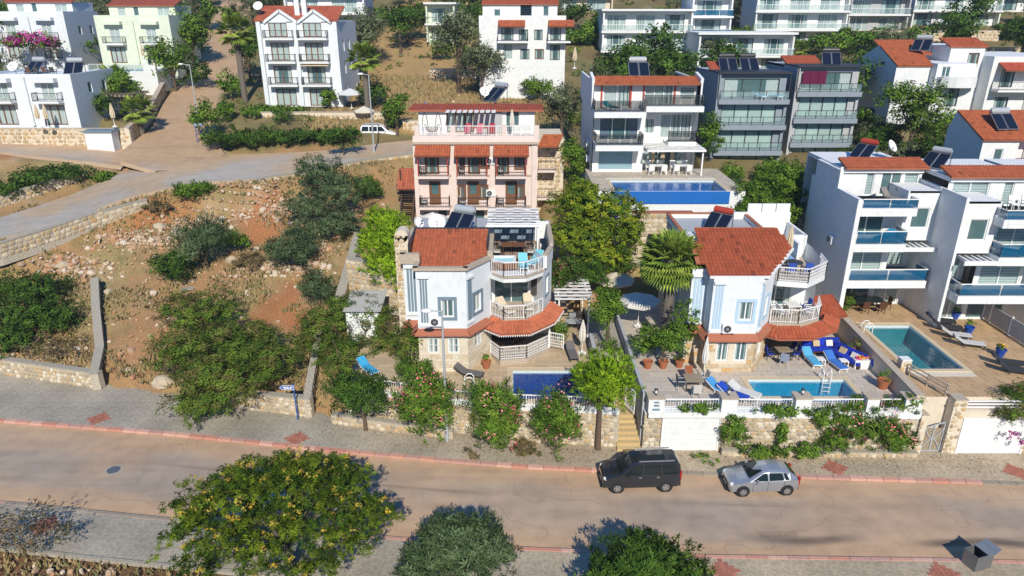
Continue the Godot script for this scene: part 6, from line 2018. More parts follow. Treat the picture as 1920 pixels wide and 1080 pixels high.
	for e in [0, -1]:
		var np := B.new()
		np.box(Vector3(st[e][0] + (-0.012 if e == 0 else 0.012), st[e][1] + 0.12, 0), Vector3(0.02, 0.11, 0.5))
		obj("number_plate", np, "whitemetal", t, true)
	var bp := B.new()
	for e in [0, -1]: bp.box(Vector3(st[e][0] + (0.05 if e == 0 else -0.05), st[e][1] + 0.02, 0), Vector3(0.16, 0.12, st[e][4] * 1.9))
	stuff(obj("bumper_trim", bp, "rubber", t, true))
	var gr := B.new()
	gr.box(Vector3(st[0][0] - 0.005, st[0][1] + 0.2, 0), Vector3(0.02, 0.16, st[0][4] * 1.2))
	obj("grille", gr, "rubber", t, true)
	return t

func build_street_things():
	var van = [[-2.1, 0.3, 0.72, 0.78, 0.7, 0.62], [-1.98, 0.24, 0.86, 0.93, 0.8, 0.68], [-1.6, 0.22, 0.98, 1.04, 0.84, 0.7], [-1.22, 0.22, 1.06, 1.12, 0.85, 0.72], [-0.55, 0.22, 1.08, 1.7, 0.86, 0.68], [-0.2, 0.22, 1.08, 1.79, 0.86, 0.68], [1.3, 0.22, 1.08, 1.82, 0.86, 0.67], [1.92, 0.24, 1.08, 1.78, 0.85, 0.66], [2.1, 0.3, 1.05, 1.55, 0.83, 0.66], [2.14, 0.35, 0.9, 1.0, 0.8, 0.7]]
	var van_sides = [[-0.95, 0.02, -0.42, 0.02], [0.12, 1.02, 0.12, 1.02], [1.12, 1.95, 1.12, 1.85]]
	car("family_van", "black family van with roof rails parked at the kerb before the garage door", spot(1196, 905, 0.005), 0.045, "blackpaint", van, [-1.33, 1.32], 0.32, van_sides, true, [-1.2, -0.52], [1.95, 2.12])
	var hatch = [[-1.9, 0.3, 0.6, 0.66, 0.62, 0.5], [-1.78, 0.2, 0.7, 0.76, 0.76, 0.6], [-1.4, 0.18, 0.8, 0.86, 0.8, 0.64], [-0.9, 0.18, 0.88, 0.93, 0.81, 0.66], [-0.1, 0.18, 0.9, 1.36, 0.82, 0.56], [0.25, 0.18, 0.9, 1.43, 0.82, 0.56], [0.9, 0.18, 0.92, 1.41, 0.82, 0.55], [1.35, 0.2, 0.95, 1.32, 0.81, 0.55], [1.78, 0.24, 0.93, 1.0, 0.78, 0.62], [1.9, 0.32, 0.7, 0.78, 0.7, 0.58]]
	car("hatchback", "silver hatchback parked at the kerb in front of the creeper covered wall", spot(1422, 912, 0.005), 0.045, "silverpaint", hatch, [-1.18, 1.22], 0.29, [[-0.72, 0.12, -0.08, 0.12], [0.2, 1.0, 0.2, 0.9], [1.08, 1.3, 1.0, 1.12]], false, [-0.88, -0.05], [1.38, 1.76])
	car("white_van", "white family van parked on the upper road beside the gabled block", spot(712, 262, 10.15), PI + 0.02, "whitepaint", van, [-1.33, 1.32], 0.32, van_sides, true, [-1.2, -0.52], [1.95, 2.12])
	car("parked_car", "pale car mostly hidden under the yellow flowering tree", spot(500, 968, 0.005), 0.1, "silverpaint", hatch, [-1.18, 1.22], 0.29, [[-0.72, 0.12, -0.08, 0.12], [0.2, 1.0, 0.2, 0.9], [1.08, 1.3, 1.0, 1.12]], false, [-0.88, -0.05], [1.38, 1.76])
	car("parked_car", "dark car half hidden in the carport beside the gabled house at the right", Vector3(44.2, 11.6, -88), 0.6, "blackpaint", van, [-1.33, 1.32], 0.32, van_sides, false, [-1.2, -0.52], [1.95, 2.12])
	# street lamps
	for q in [[Vector3(-3.95, 0.12, -36.1), 8.6, -0.75, "tall grey street lamp before the left villa's front wall"], [Vector3(-14.9, 9.7, -75.6), 8.6, -0.7, "grey street lamp beside the white van on the upper road"], [Vector3(-39.0, 11.0, -88.5), 7.4, -0.9, "grey street lamp leaning at the foot of the climbing lane"]]:
		var t = thing("street_lamp", q[3], "street lamp", q[0], 0.0, "street lamps")
		var p := B.new()
		p.tube(Vector3.ZERO, Vector3(0, q[1], 0), 0.1, 0.055, 10); p.tube(Vector3.ZERO, Vector3(0, 0.9, 0), 0.14, 0.13, 10)
		obj("pole", p, "lampgrey", t, true)
		var a := B.new()
		a.tube(Vector3(0, q[1] - 0.05, 0), Vector3(q[2], q[1] + 0.1, 0.15), 0.04, 0.035, 8)
		obj("arm", a, "lampgrey", t, true)
		var h := B.new()
		h.ball(Vector3(q[2] - 0.1, q[1] + 0.08, 0.15), Vector3(0.36, 0.12, 0.2), 12, 6)
		obj("lamp_head", h, "whitemetal", t, true)
	# street sign with arrow
	for q in [[Vector3(-13.7, 0.12, -38.45), 2.6, -0.5, "blue arrow street sign on a violet post before the low rubble wall"], [Vector3(-36.2, 10.2, -81.0), 2.4, 0.5, "small blue street sign at the corner of the climbing lane"]]:
		var t = thing("street_sign", q[3], "street sign", q[0], 0.0, "blue street signs")
		var p := B.new()
		p.tube(Vector3.ZERO, Vector3(0, q[1], 0), 0.045, 0.045, 8)
		obj("post", p, "signblue", t, true)
		var s := B.new()
		var d = signf(q[2])
		var pts = [Vector2(0.08, 0), Vector2(-0.72, 0), Vector2(-0.92, 0.16), Vector2(-0.72, 0.32), Vector2(0.08, 0.32)]
		for k in [[0, 1, 2], [0, 2, 3], [0, 3, 4]]:
			var c = []
			for i in 3: c.append(Vector3(-d * pts[k[i]].x, q[1] - 0.4 + pts[k[i]].y, 0.055))
			s.tri(c[0], c[1], c[2]); s.tri(c[0] - Vector3(0, 0, 0.03), c[2] - Vector3(0, 0, 0.03), c[1] - Vector3(0, 0, 0.03))
		for i in 5:
			var a = pts[i]; var e = pts[(i + 1) % 5]
			s.quad(Vector3(-d * a.x, q[1] - 0.4 + a.y, 0.025), Vector3(-d * e.x, q[1] - 0.4 + e.y, 0.025), Vector3(-d * e.x, q[1] - 0.4 + e.y, 0.055), Vector3(-d * a.x, q[1] - 0.4 + a.y, 0.055))
		var plate = obj("plate", s, "signblue", t, true)
		var m := B.new()
		for i in 5:
			var a = pts[i]; var e = pts[(i + 1) % 5]
			var ctr = Vector2(-0.36, 0.16)
			a = ctr + (a - ctr) * 0.9; e = ctr + (e - ctr) * 0.9
			m.bar(Vector3(-d * a.x, q[1] - 0.4 + a.y, 0.06), Vector3(-d * e.x, q[1] - 0.4 + e.y, 0.06), 0.025)
		for k in [[-0.66, -0.28, 0.2], [-0.2, -0.02, 0.2], [-0.6, -0.1, 0.11]]: m.bar(Vector3(-d * k[0], q[1] - 0.4 + k[2], 0.06), Vector3(-d * k[1], q[1] - 0.4 + k[2], 0.06), 0.045, 0.045)
		obj("lettering", m, "whitemetal", plate, true)
	# waste container
	var t = thing("waste_container", "open grey metal waste container standing at the near kerb", "waste container", spot(1828, 1062, 0.02), 0.3)
	t.scale = Vector3(0.72, 0.72, 0.72)
	var b := B.new()
	b.panel(Vector3(-0.68, 0.16, 0.5), Vector3.RIGHT, Vector3.UP, 1.36, 1.1, [], 0.1); b.panel(Vector3(0.68, 0.16, -0.5), Vector3.LEFT, Vector3.UP, 1.36, 1.1, [], 0.1)
	b.panel(Vector3(-0.68, 0.16, -0.5), Vector3.BACK, Vector3.UP, 1.0, 1.1, [], 0.1); b.panel(Vector3(0.68, 0.16, 0.5), Vector3.FORWARD, Vector3.UP, 1.0, 1.1, [], 0.1)
	b.box(Vector3(0, 0.15, 0), Vector3(1.36, 0.03, 1.0))
	for x in [-0.67, 0.67]: b.bar(Vector3(x, 1.26, -0.5), Vector3(x, 1.26, 0.5), 0.06)
	for z in [-0.49, 0.49]:
		b.bar(Vector3(-0.68, 1.26, z), Vector3(0.68, 1.26, z), 0.06); b.box(Vector3(0, 0.7, z), Vector3(1.4, 0.05, 0.03)); b.box(Vector3(0, 0.95, z), Vector3(1.4, 0.04, 0.03))
	obj("bin", b, "galvanised", t, true)
	var l := B.new()
	for k in 6:
		var a0 = PI * 0.5 * k / 6.0; var a1 = PI * 0.5 * (k + 1) / 6.0
		l.quad(Vector3(0.15 + 0.62 * sin(a0), 1.28 + 0.02 + 0.5 * (1 - cos(a0)) * 0.35, 0.55), Vector3(0.15 + 0.62 * sin(a1), 1.3 + 0.5 * (1 - cos(a1)) * 0.35, 0.55), Vector3(0.15 + 0.62 * sin(a1), 1.3 + 0.5 * (1 - cos(a1)) * 0.35, -0.55), Vector3(0.15 + 0.62 * sin(a0), 1.3 + 0.5 * (1 - cos(a0)) * 0.35, -0.55))
	l.obox(Transform3D(Basis(Vector3.BACK, -0.15), Vector3(0.42, 1.3, 0)), Vector3(0.62, 0.04, 1.1)); l.obox(Transform3D(Basis(Vector3.BACK, 0.5), Vector3(0.92, 1.42, 0)), Vector3(0.5, 0.04, 1.1))
	obj("lid", l, "greymetal", t, true)
	for x in [-0.5, 0.5]:
		for z in [-0.4, 0.4]:
			var w := B.new()
			w.tube(Vector3(x, 0.08, z - 0.03), Vector3(x, 0.08, z + 0.03), 0.08, 0.08, 8)
			obj("castor", w, "rubber", t, true)
	for q in [[213, 881, "worn round manhole cover on the road left of the yellow flowering tree"], [881, 957, "dark round manhole cover in the middle of the road"]]:
		var m = thing("manhole_cover", q[2], "manhole cover", spot(q[0], q[1], 0.0))
		var c := B.new()
		c.tube(Vector3(0, -0.03, 0), Vector3(0, 0.012, 0), 0.36, 0.36, 18)
		for k in 4: c.box(Vector3(-0.2 + k * 0.13, 0.014, 0), Vector3(0.04, 0.012, 0.45))
		obj("cover", c, "galvanised", m, true)
		var r := B.new()
		r.tube(Vector3(0, -0.03, 0), Vector3(0, 0.006, 0), 0.46, 0.46, 18)
		obj("ring", r, "cement", m, true)
	# shed, blue plates, rocks on the plot
	t = thing("tin_shed", "white shed with rusty corrugated tin roof beside the left villa", "shed", Vector3(-10.4, 2.6, -45.5))
	var s := B.new()
	s.span(-11.6, -9.3, 2.4, 5.0, -47.2, -44.6)
	obj("wall", s, "white", t)
	s = B.new()
	for k in 16:
		var x = -11.75 + k * 0.165
		s.quad(Vector3(x, 5.05, -44.3), Vector3(x + 0.08, 5.11, -44.3), Vector3(x + 0.08, 5.5, -47.4), Vector3(x, 5.44, -47.4)); s.quad(Vector3(x + 0.08, 5.11, -44.3), Vector3(x + 0.165, 5.05, -44.3), Vector3(x + 0.165, 5.44, -47.4), Vector3(x + 0.08, 5.5, -47.4))
	obj("roof", s, "tin", t)
	stone_wall("yard_wall", "rubble wall with a small square opening behind the tin shed", [[-12.6, -50.0, 3.6, 3.4], [-8.2, -48.5, 3.4, 3.2]], 0.5, 0.42, false)
	stone_wall("yard_wall", "long grey topped wall dividing the wild plot from the left villa", [[-12.4, -47.0, 2.4, 2.2], [-13.0, -58.0, 5.2, 1.4]], 0.6, 0.45, false)
	for q in [[127, 428, "blue metal plate lying on the upper road's edge", 1.3], [352, 545, "pale slab lying on the tan path across the plot", 1.0]]:
		var p = on_ground(q[0], q[1])
		var g = thing("ground_plate", q[2], "plate", p)
		var c := B.new()
		c.box(Vector3(0, 0.1, 0), Vector3(q[3], 0.06, 0.7), 0.3)
		obj("plate", c, "bluegrey" if q[3] > 1.1 else "cement", g, true)
	for q in [[308, 728, 0.75, "white boulder beside the feathery tree at the pavement"], [205, 552, 0.4, "white block at the top end of the plot wall"], [335, 440, 0.7, "tan flat boulder on the rocky slope"], [300, 430, 0.6, "pale boulder among rubble on the rocky slope"], [435, 490, 0.5, "pale rock beside the grey bush"], [120, 505, 0.6, "pale flat rock in the rubble below the parapet"]]:
		var g = on_ground(q[0], q[1])
		var c := B.new()
		var k = 7
		var pts = []
		for j in 4:
			for i in k:
				var a = TAU * i / k
				var rr = [1.0, 1.05, 0.75, 0.3][j] * rng.randf_range(0.75, 1.15)
				pts.append(g + Vector3(cos(a) * rr, [-0.2, 0.25, 0.65, 0.85][j], sin(a) * rr * 0.75) * q[2])
		c.col = lin("c2b29a")
		for j in 3:
			for i in k: c.quad(pts[j * k + i], pts[j * k + (i + 1) % k], pts[(j + 1) * k + (i + 1) % k], pts[(j + 1) * k + i])
		for i in k - 2: c.tri(pts[3 * k], pts[3 * k + i + 1], pts[3 * k + i + 2])
		tag(obj("boulder", c, "stones"), q[3], "rock", "boulders on the empty plot")

# ---------------------------------------------------------------- garden furniture
func lounger(label, at: Vector3, turn: float, mattress: String, frame := "whitemetal", back := 0.55):
	var t = thing("sun_lounger", label, "sun lounger", at, turn, "sun loungers round the pools and terraces")
	var f := B.new()
	f.box(Vector3(0, 0.28, 0.3), Vector3(0.62, 0.05, 1.3))
	f.obox(Transform3D(Basis(Vector3.RIGHT, back), Vector3(0, 0.28 + 0.36 * sin(back), -0.35 - 0.36 * cos(back))), Vector3(0.62, 0.05, 0.74))
	obj("frame", f, frame, t, true)
	for x in [-0.26, 0.26]:
		for z in [-0.3, 0.85]:
			var l := B.new()
			l.box(Vector3(x, 0.13, z), Vector3(0.05, 0.26, 0.05))
			obj("leg", l, frame, t, true)
	var m := B.new()
	m.col = lin(mattress)
	m.box(Vector3(0, 0.34, 0.3), Vector3(0.58, 0.07, 1.26))
	m.obox(Transform3D(Basis(Vector3.RIGHT, back), Vector3(0, 0.34 + 0.36 * sin(back), -0.33 - 0.36 * cos(back))), Vector3(0.58, 0.07, 0.72))
	obj("mattress", m, "fabric", t, true)
	return t

func table(label, at: Vector3, turn: float, w: float, d: float, h: float, top: String, legs: String, round_top := false):
	var t = thing("garden_table", label, "table", at, turn, "tables on the terraces")
	var b := B.new()
	if round_top: b.tube(Vector3(0, h - 0.04, 0), Vector3(0, h, 0), w * 0.5, w * 0.5, 18)
	else: b.box(Vector3(0, h - 0.02, 0), Vector3(w, 0.045, d))
	obj("tabletop", b, top, t, true)
	for x in [-1, 1]:
		for z in [-1, 1]:
			var l := B.new()
			var k = 0.3 if round_top else 0.45
			l.bar(Vector3(x * w * k, 0, z * d * k), Vector3(x * w * k, h - 0.04, z * d * k), 0.05)
			obj("leg", l, legs, t, true)
	return t

func chair(label, at: Vector3, turn: float, seat: String, legs: String, group: String):   # faces +z
	var t = thing("garden_chair", label, "chair", at, turn, group)
	var b := B.new()
	b.col = lin(seat)
	b.box(Vector3(0, 0.44, 0), Vector3(0.5, 0.07, 0.48))
	obj("seat", b, "fabric", t, true)
	b = B.new()
	b.col = lin(seat)
	b.obox(Transform3D(Basis(Vector3.RIGHT, -0.18), Vector3(0, 0.72, -0.26)), Vector3(0.5, 0.52, 0.06))
	obj("backrest", b, "fabric", t, true)
	for x in [-0.23, 0.23]:
		for z in [-0.22, 0.22]:
			var l := B.new()
			l.box(Vector3(x, 0.21, z), Vector3(0.04, 0.42, 0.04))
			obj("leg", l, legs, t, true)
		var a := B.new()
		a.bar(Vector3(x * 1.08, 0.66, -0.26), Vector3(x * 1.08, 0.66, 0.22), 0.045); a.bar(Vector3(x * 1.08, 0.44, 0.22), Vector3(x * 1.08, 0.66, 0.22), 0.04)
		obj("armrest", a, legs, t, true)
	return t

func parasol(label, at: Vector3, h: float, open: float, cloth := "e2ddd2"):   # open: radius of the canopy; small when closed
	var t = thing("parasol", label, "parasol", at, 0.0, "parasols in the gardens")
	var p := B.new()
	p.tube(Vector3.ZERO, Vector3(0, h, 0), 0.028, 0.028, 8)
	obj("pole", p, "whitemetal", t, true)
	var f := B.new()
	f.lathe(Vector3.ZERO, [[0.3, 0.0], [0.3, 0.06], [0.08, 0.12], [0.05, 0.28]], 14)
	obj("base", f, "whitemetal", t, true)
	var c := B.new()
	c.col = lin(cloth)
	var n = 8
	var drop = 0.55 if open > 0.6 else h * 0.62
	for i in n:
		var a = TAU * i / n; var e = TAU * (i + 1) / n; var m = (a + e) * 0.5
		var top = Vector3(0, h, 0)
		if open > 0.6:
			var p0 = Vector3(cos(a) * open, h - drop, sin(a) * open); var p1 = Vector3(cos(e) * open, h - drop, sin(e) * open)
			c.tri(top, p1, p0)
			c.quad(p0 - Vector3(0, 0.18, 0), p1 - Vector3(0, 0.18, 0), p1, p0)
		else:
			for k in 4:
				var r0 = open * [0.12, 0.55, 0.85, 1.0, 0.75][k]; var r1 = open * [0.12, 0.55, 0.85, 1.0, 0.75][k + 1]
				var y0 = h - drop * k / 4.0; var y1 = h - drop * (k + 1) / 4.0
				var q = func(ang, r, y, deep): return Vector3(cos(ang) * r * deep, y, sin(ang) * r * deep)
				c.quad(q.call(a, r0, y0, 1.0), q.call(m, r0, y0, 0.6), q.call(m, r1, y1, 0.6), q.call(a, r1, y1, 1.0)); c.quad(q.call(m, r0, y0, 0.6), q.call(e, r0, y0, 1.0), q.call(e, r1, y1, 1.0), q.call(m, r1, y1, 0.6))
	obj("canopy", c, "fabric", t, true)
	return t

func pot(label, at: Vector3, r: float, tone, plant: float, flower = null):
	var t = thing("plant_pot", label, "plant pot", at, 0.0, "potted plants on the terraces")
	var b := B.new()
	b.lathe(Vector3.ZERO, [[r * 0.65, 0.0], [r, r * 1.5], [r * 1.12, r * 1.52], [r * 1.12, r * 1.75], [r * 0.9, r * 1.75], [r * 0.85, r * 1.5], [0.0, r * 1.5]], 14)
	if tone == "terracotta_pot": obj("pot", b, tone, t, true)
	else:
		for i in b.c.size(): b.c[i] = lin(tone)
		obj("pot", b, "plastic", t, true)
	if plant > 0:
		var c := B.new()
		leaf_ball(c, Vector3(0, r * 1.6 + plant * 0.75, 0), Vector3(plant, plant, plant), int(220 * plant / 0.4), 0.12, GREENS.fresh, "broad")
		obj("foliage", c, "leaves", t, true)
	if flower:
		var fl := B.new()
		leaf_ball(fl, Vector3(0, r * 1.6 + plant * 0.9, 0), Vector3(plant, plant, plant), 40, 0.1, [flower], "broad")
		obj("flowers", fl, "petals", t, true)
	return t

func build_furniture():
	var V = func(x, y, z): return Vector3(x, y, z)
	# left villa
	pool_ladder("white pool ladder beside the dark blue pool", spot(885, 722, 2.6), PI * 0.5)
	pot("terracotta pot with small shrub before the left villa's patio", spot(912, 690, 2.6), 0.3, "terracotta_pot", 0.32)
	table("round dark glass table on the left villa's shaded patio", V.call(-0.4, 2.95, -43.3), 0, 1.3, 1.3, 0.74, "carglass", "darkwood", true)
	for k in 4:
		var a = [0.5, 2.2, 3.9, 5.4][k]
		chair("dark wicker chair round the left villa's patio table", V.call(-0.4 + cos(a) * 0.95, 2.95, -43.3 + sin(a) * 0.95), -a - PI * 0.5, "33251d", "darkwood", "wicker chairs on the left villa's patio")
	table("brown wooden dining table under the left villa's roof pergola", V.call(0.1, 8.64, -46.2), 0, 1.6, 0.9, 0.75, "wood", "darkwood")
	chair("white cushioned armchair left of the roof pergola table", V.call(-1.0, 8.64, -45.6), PI * 0.5, "d8d2c6", "darkmetal", "")
	chair("white cushioned armchair right of the roof pergola table", V.call(1.25, 8.64, -45.6), -PI * 0.5, "d8d2c6", "darkmetal", "")
	lounger("long grey bench behind the roof pergola table", V.call(0.1, 8.64, -47.4), PI * 0.5, "7d756c", "darkmetal", 0.05)
	var t = thing("hot_tub", "white hot tub with turquoise water on the left villa's roof terrace", "hot tub", V.call(-0.65, 8.64, -43.6))
	var b := B.new()
	b.panel(V.call(-1.35, 9.2, -42.95), Vector3.RIGHT, Vector3.FORWARD, 1.6, 1.4, [[0.18, 0.18, 1.24, 1.04]], 0.4)
	obj("rim", b, "whitemetal", t)
	b = B.new()
	b.span(-1.35, 0.25, 8.64, 9.19, -42.95, -42.93); b.span(0.23, 0.25, 8.64, 9.19, -44.35, -42.95)
	obj("side_panel", b, "wood", t)
	b = B.new()
	b.col = lin("a8dbe2")
	b.quad(V.call(-1.2, 9.1, -43.1), V.call(0.1, 9.1, -43.1), V.call(0.1, 9.1, -44.2), V.call(-1.2, 9.1, -44.2))
	obj("water", b, "plastic", t)
	lounger("turquoise lounger beside the hot tub, nearer of the two on the roof terrace", V.call(0.75, 8.66, -43.4), 0.05, "7fd2dc")
	lounger("turquoise lounger at the right end of the left villa's roof terrace", V.call(1.55, 8.66, -44.1), -0.35, "6cc6d6")
	lounger("pale lounger lying askew on the left villa's middle balcony", V.call(-0.45, 5.72, -42.9), 0.5, "d8cbb4")
	lounger("pale lounger at the right of the left villa's middle balcony", V.call(1.1, 5.72, -43.5), 0.05, "d8cbb4")
	lounger("grey lounger half behind the pink oleander at the left villa's pool", spot(880, 706, 2.6), 1.2, "6d6a68", "darkmetal")
	lounger("grey lounger behind the lollipop tree", spot(1072, 668, 2.6), 0.1, "6d6a68", "darkmetal")
	lounger("bright blue lounger under the trees on the left villa's side terrace", spot(690, 697, 2.6), 0.7, "3fa9d8")
	t = thing("garden_gate", "open pale green metal gate at the left villa's patio end", "gate", V.call(2.7, 2.95, -43.2))
	railing(t, [V.call(2.55, 2.95, -43.3), V.call(3.5, 2.95, -42.9)], 1.05, "scroll", "gate_leaf")
	t = thing("carport_pergola", "white slatted carport pergola right of the left villa", "pergola", V.call(4.2, 2.6, -47))
	b = B.new()
	for q in [[3.3, -45.2], [5.4, -45.2], [3.3, -49.5], [5.4, -49.5]]: b.bar(V.call(q[0], 2.6, q[1]), V.call(q[0], 5.6, q[1]), 0.1)
	for x in [3.3, 5.4]: b.bar(V.call(x, 5.6, -45.1), V.call(x, 5.6, -49.6), 0.12)
	obj("frame", b, "whitemetal", t)
	pergola_slats(t, 3.0, 5.7, -49.5, -45.0, 5.7)
	table("grey metal table under the white carport pergola", V.call(4.5, 2.6, -46.6), 0, 1.1, 0.8, 0.75, "lampgrey", "darkmetal")
	for k in 3: chair("grey metal chair at the carport pergola table", V.call(3.7 + k * 0.8, 2.6, -45.9 - (k % 2) * 1.4), PI * (k % 2 + 1), "8c8f92", "darkmetal", "grey chairs under the carport pergola")
	parasol("closed cream parasol standing before the carport pergola", spot(1091, 662, 2.6), 2.5, 0.24)
	# between the villas
	parasol("open white parasol in the shade left of the tall palm", V.call(9.2, 3.0, -46.5), 2.6, 1.5, "e8e4dc")
	parasol("cream parasol beside the alley behind the palm", V.call(8.0, 3.0, -50.5), 2.7, 1.5, "d9cdb8")
	# right villa
	for q in [[1243, 690, "orange pot under the round bush, left one by the right villa's corner"], [1273, 688, "orange pot under the climbing bush, nearer the right villa's corner"], [1214, 690, "small terracotta pot beside the alley wall"]]:
		pot(q[2], spot(q[0], q[1], 2.9), 0.3, "terracotta_pot", 0.0)
	parasol("closed white parasol on a round base at the right villa's left corner", spot(1318, 710, 2.9), 2.9, 0.2, "e8e6e0")
	table("pale square table on the right villa's front terrace", spot(1298, 728, 2.9), 0, 1.1, 1.0, 0.74, "palewood", "darkmetal")
	var c4 = [[1276, 730, 1.57, "3c4450", "dark chair left of the pale square table"], [1292, 716, 0.1, "9c5a38", "chair with brown seat behind the pale square table"], [1318, 722, -1.4, "b9b2a8", "pale chair right of the pale square table"], [1305, 745, 3.1, "d8d5cf", "white chair in front of the pale square table"]]
	for q in c4: chair(q[4], spot(q[0], q[1], 2.9), q[2], q[3], "lampgrey", "chairs on the right villa's front terrace")
	for q in [[1352, 738, 0.75, "4a9ad8", "lounger draped in light blue towels beside the pool, left one"], [1374, 746, 0.85, "1c47b8", "lounger with deep blue cover at the pool's left end"], [1395, 742, 0.9, "d8d8d4", "white lounger at the pool's left end"]]:
		lounger(q[4], spot(q[0], q[1], 2.9), q[2], q[3])
	pool_ladder("white pool ladder on the bright blue pool's far edge", spot(1549, 713, 2.9), 0.0)
	lounger("light blue lounger on the right villa's terrace, left of the pair", spot(1520, 680, 2.9), 0.08, "59b4e4")
	lounger("blue and turquoise lounger nearest the pool ladder", spot(1565, 687, 2.9), 0.2, "3c78cc")
	table("low white side table between the two blue loungers", spot(1537, 682, 2.9), 0, 0.5, 0.5, 0.4, "whitemetal", "whitemetal")
	table("low white side table right of the two blue loungers", spot(1580, 685, 2.9), 0, 0.5, 0.5, 0.4, "whitemetal", "whitemetal")
	for q in [[V.call(21.0, 2.9, -42.6), 0.05, 2.6, "deep blue cushioned sofa along the right villa's back wall"], [V.call(22.1, 2.9, -41.2), -1.1, 2.4, "deep blue cushioned sofa angled beside the planter"]]:
		t = thing("sofa", q[3], "sofa", q[0], q[1], "blue terrace sofas")
		for k in 3:
			b = B.new()
			b.col = lin("1234b0") * rng.randf_range(0.8, 1.2)
			b.box(V.call((k - 1) * q[2] / 3.0, 0.36, 0.1), V.call(q[2] / 3.0 - 0.03, 0.2, 0.75))
			obj("seat_cushion", b, "fabric", t, true)
			b = B.new()
			b.col = lin("1234b0") * rng.randf_range(0.8, 1.2)
			b.obox(Transform3D(Basis(Vector3.RIGHT, -0.25), V.call((k - 1) * q[2] / 3.0, 0.62, -0.3)), V.call(q[2] / 3.0 - 0.05, 0.5, 0.2))
			obj("back_cushion", b, "fabric", t, true)
		for k in 2:
			b = B.new()
			b.col = lin(["c9b48c", "e0dcd4"][k])
			b.obox(Transform3D(Basis(Vector3.RIGHT, -0.5), V.call(-0.4 + k * 0.9, 0.6, -0.05)), V.call(0.45, 0.4, 0.14))
			obj("throw_pillow", b, "fabric", t, true)
		b = B.new()
		b.box(V.call(0, 0.14, 0.0), V.call(q[2], 0.26, 0.85))
		obj("frame", b, "darkwood", t, true)
	table("low white table in front of the deep blue sofas", spot(1552, 657, 2.9), 0, 1.6, 0.6, 0.42, "white", "whitemetal")
	table("cream dining table under the right villa's red canopy", V.call(17.9, 2.9, -41.9), 0.1, 0.95, 1.6, 0.74, "palewood", "darkmetal")
	for k in 4: chair("blue chair at the dining table under the red canopy", V.call(17.1 if k % 2 == 0 else 18.75, 2.9, -42.3 + (k / 2) * 0.8), (1 if k % 2 == 0 else -1) * PI * 0.5, "20389a", "darkmetal", "blue dining chairs at the right villa")
	chair("bare grey metal chair standing alone before the dining table", spot(1469, 685, 2.9), 2.8, "8e98b0", "lampgrey", "")
	t = thing("planter_box", "white box planter with bright swim rings beside the low wall", "planter", spot(1613, 688, 2.9))
	b = B.new()
	b.box(V.call(0, 0.3, 0), V.call(1.05, 0.6, 0.6))
	obj("box", b, "white", t, true)
	for k in 3:
		b = B.new()
		b.col = lin(["e0467a", "e8b020", "e07030"][k])
		for i in 12:
			var a = TAU * i / 12; var e = TAU * (i + 1) / 12
			b.tube(V.call(-0.2 + k * 0.2 + cos(a) * 0.2, 0.66 + k * 0.05, sin(a) * 0.18), V.call(-0.2 + k * 0.2 + cos(e) * 0.2, 0.66 + k * 0.05, sin(e) * 0.18), 0.05, 0.05, 6, false)
		obj("swim_ring", b, "plastic", t, true)
	pot("terracotta bowl with yellow green plant near the end of the pool", spot(1654, 728, 2.9), 0.36, "terracotta_pot", 0.42)
	pot("terracotta pot of mixed flowers behind the white box planter", spot(1600, 668, 2.9), 0.3, "terracotta_pot", 0.5, lin("a03070"))
	t = thing("wheel_float", "round blue disc leaning on the low terrace wall", "float", spot(1642, 690, 3.1))
	b = B.new()
	b.col = lin("1a50b8")
	b.tube(V.call(0, 0.35, 0), V.call(-0.08, 0.37, 0.05), 0.34, 0.34, 16)
	obj("disc", b, "plastic", t, true)
	# right villa balconies
	table("white table on the right villa's middle balcony", V.call(18.6, 5.62, -42.7), 0.1, 0.9, 0.9, 0.74, "whitemetal", "whitemetal")
	for k in 4: chair("white plastic chair with blue cushion on the right villa's middle balcony", V.call(18.6 + [-1.1, 1.05, -0.9, 1.0][k], 5.62, -42.7 + [-0.3, -0.3, 0.6, 0.5][k]), [1.5, -1.5, 1.9, -1.9][k], ["dfe3ea", "3b5fb8", "e4e6ea", "dfe3ea"][k], "whitemetal", "white chairs on the right villa's middle balcony")
	table("round dark table on the right villa's roof terrace", V.call(18.6, 8.34, -43.4), 0, 1.1, 1.1, 0.74, "darkmetal", "darkmetal", true)
	parasol("closed tall cream parasol on the right villa's roof terrace", V.call(18.3, 8.34, -43.9), 3.1, 0.26, "dccdb0")
	for k in 2: chair("blue chair beside the round dark table on the roof terrace", V.call(18.1 + k * 1.1, 8.34, -42.7), PI, "3458b8", "darkmetal", "blue chairs on the right villa's roof terrace")
	lounger("pale blue lounger against the right villa's roof terrace wall, left one", V.call(17.6, 8.34, -45.3), 0.2, "8fb8e0"); lounger("pale blue lounger against the right villa's roof terrace wall, right one", V.call(19.0, 8.34, -45.6), 0.0, "8fb8e0")
	# long teal pool terrace
	table("dark oval dining table beside the big white villa's glass doors", spot(1624, 578, 3.6), 0, 2.2, 1.1, 0.74, "carglass", "darkwood")
	for k in 6: chair("brown wicker chair at the dark oval dining table", spot(1624, 578, 3.6) + V.call([-1.4, -0.6, 0.6, 1.4, 0.6, -0.6][k], 0, [0, 0.85, 0.85, 0.1, -0.85, -0.85][k]), [1.57, 3.14, 3.14, -1.57, 0, 0][k], "5a3a24", "darkwood", "wicker chairs by the long teal pool")
	var lg = [[1762, 607, "dark lounger farthest up the row beside the grey fence"], [1775, 620, "second dark lounger in the row beside the grey fence"], [1790, 634, "dark lounger with a white towel in the middle of the row"], [1815, 650, "dark lounger with crumpled white cover, fourth in the row"], [1888, 686, "black lounger at the near end, upper of two"], [1900, 700, "black lounger at the near end, lower of two"]]
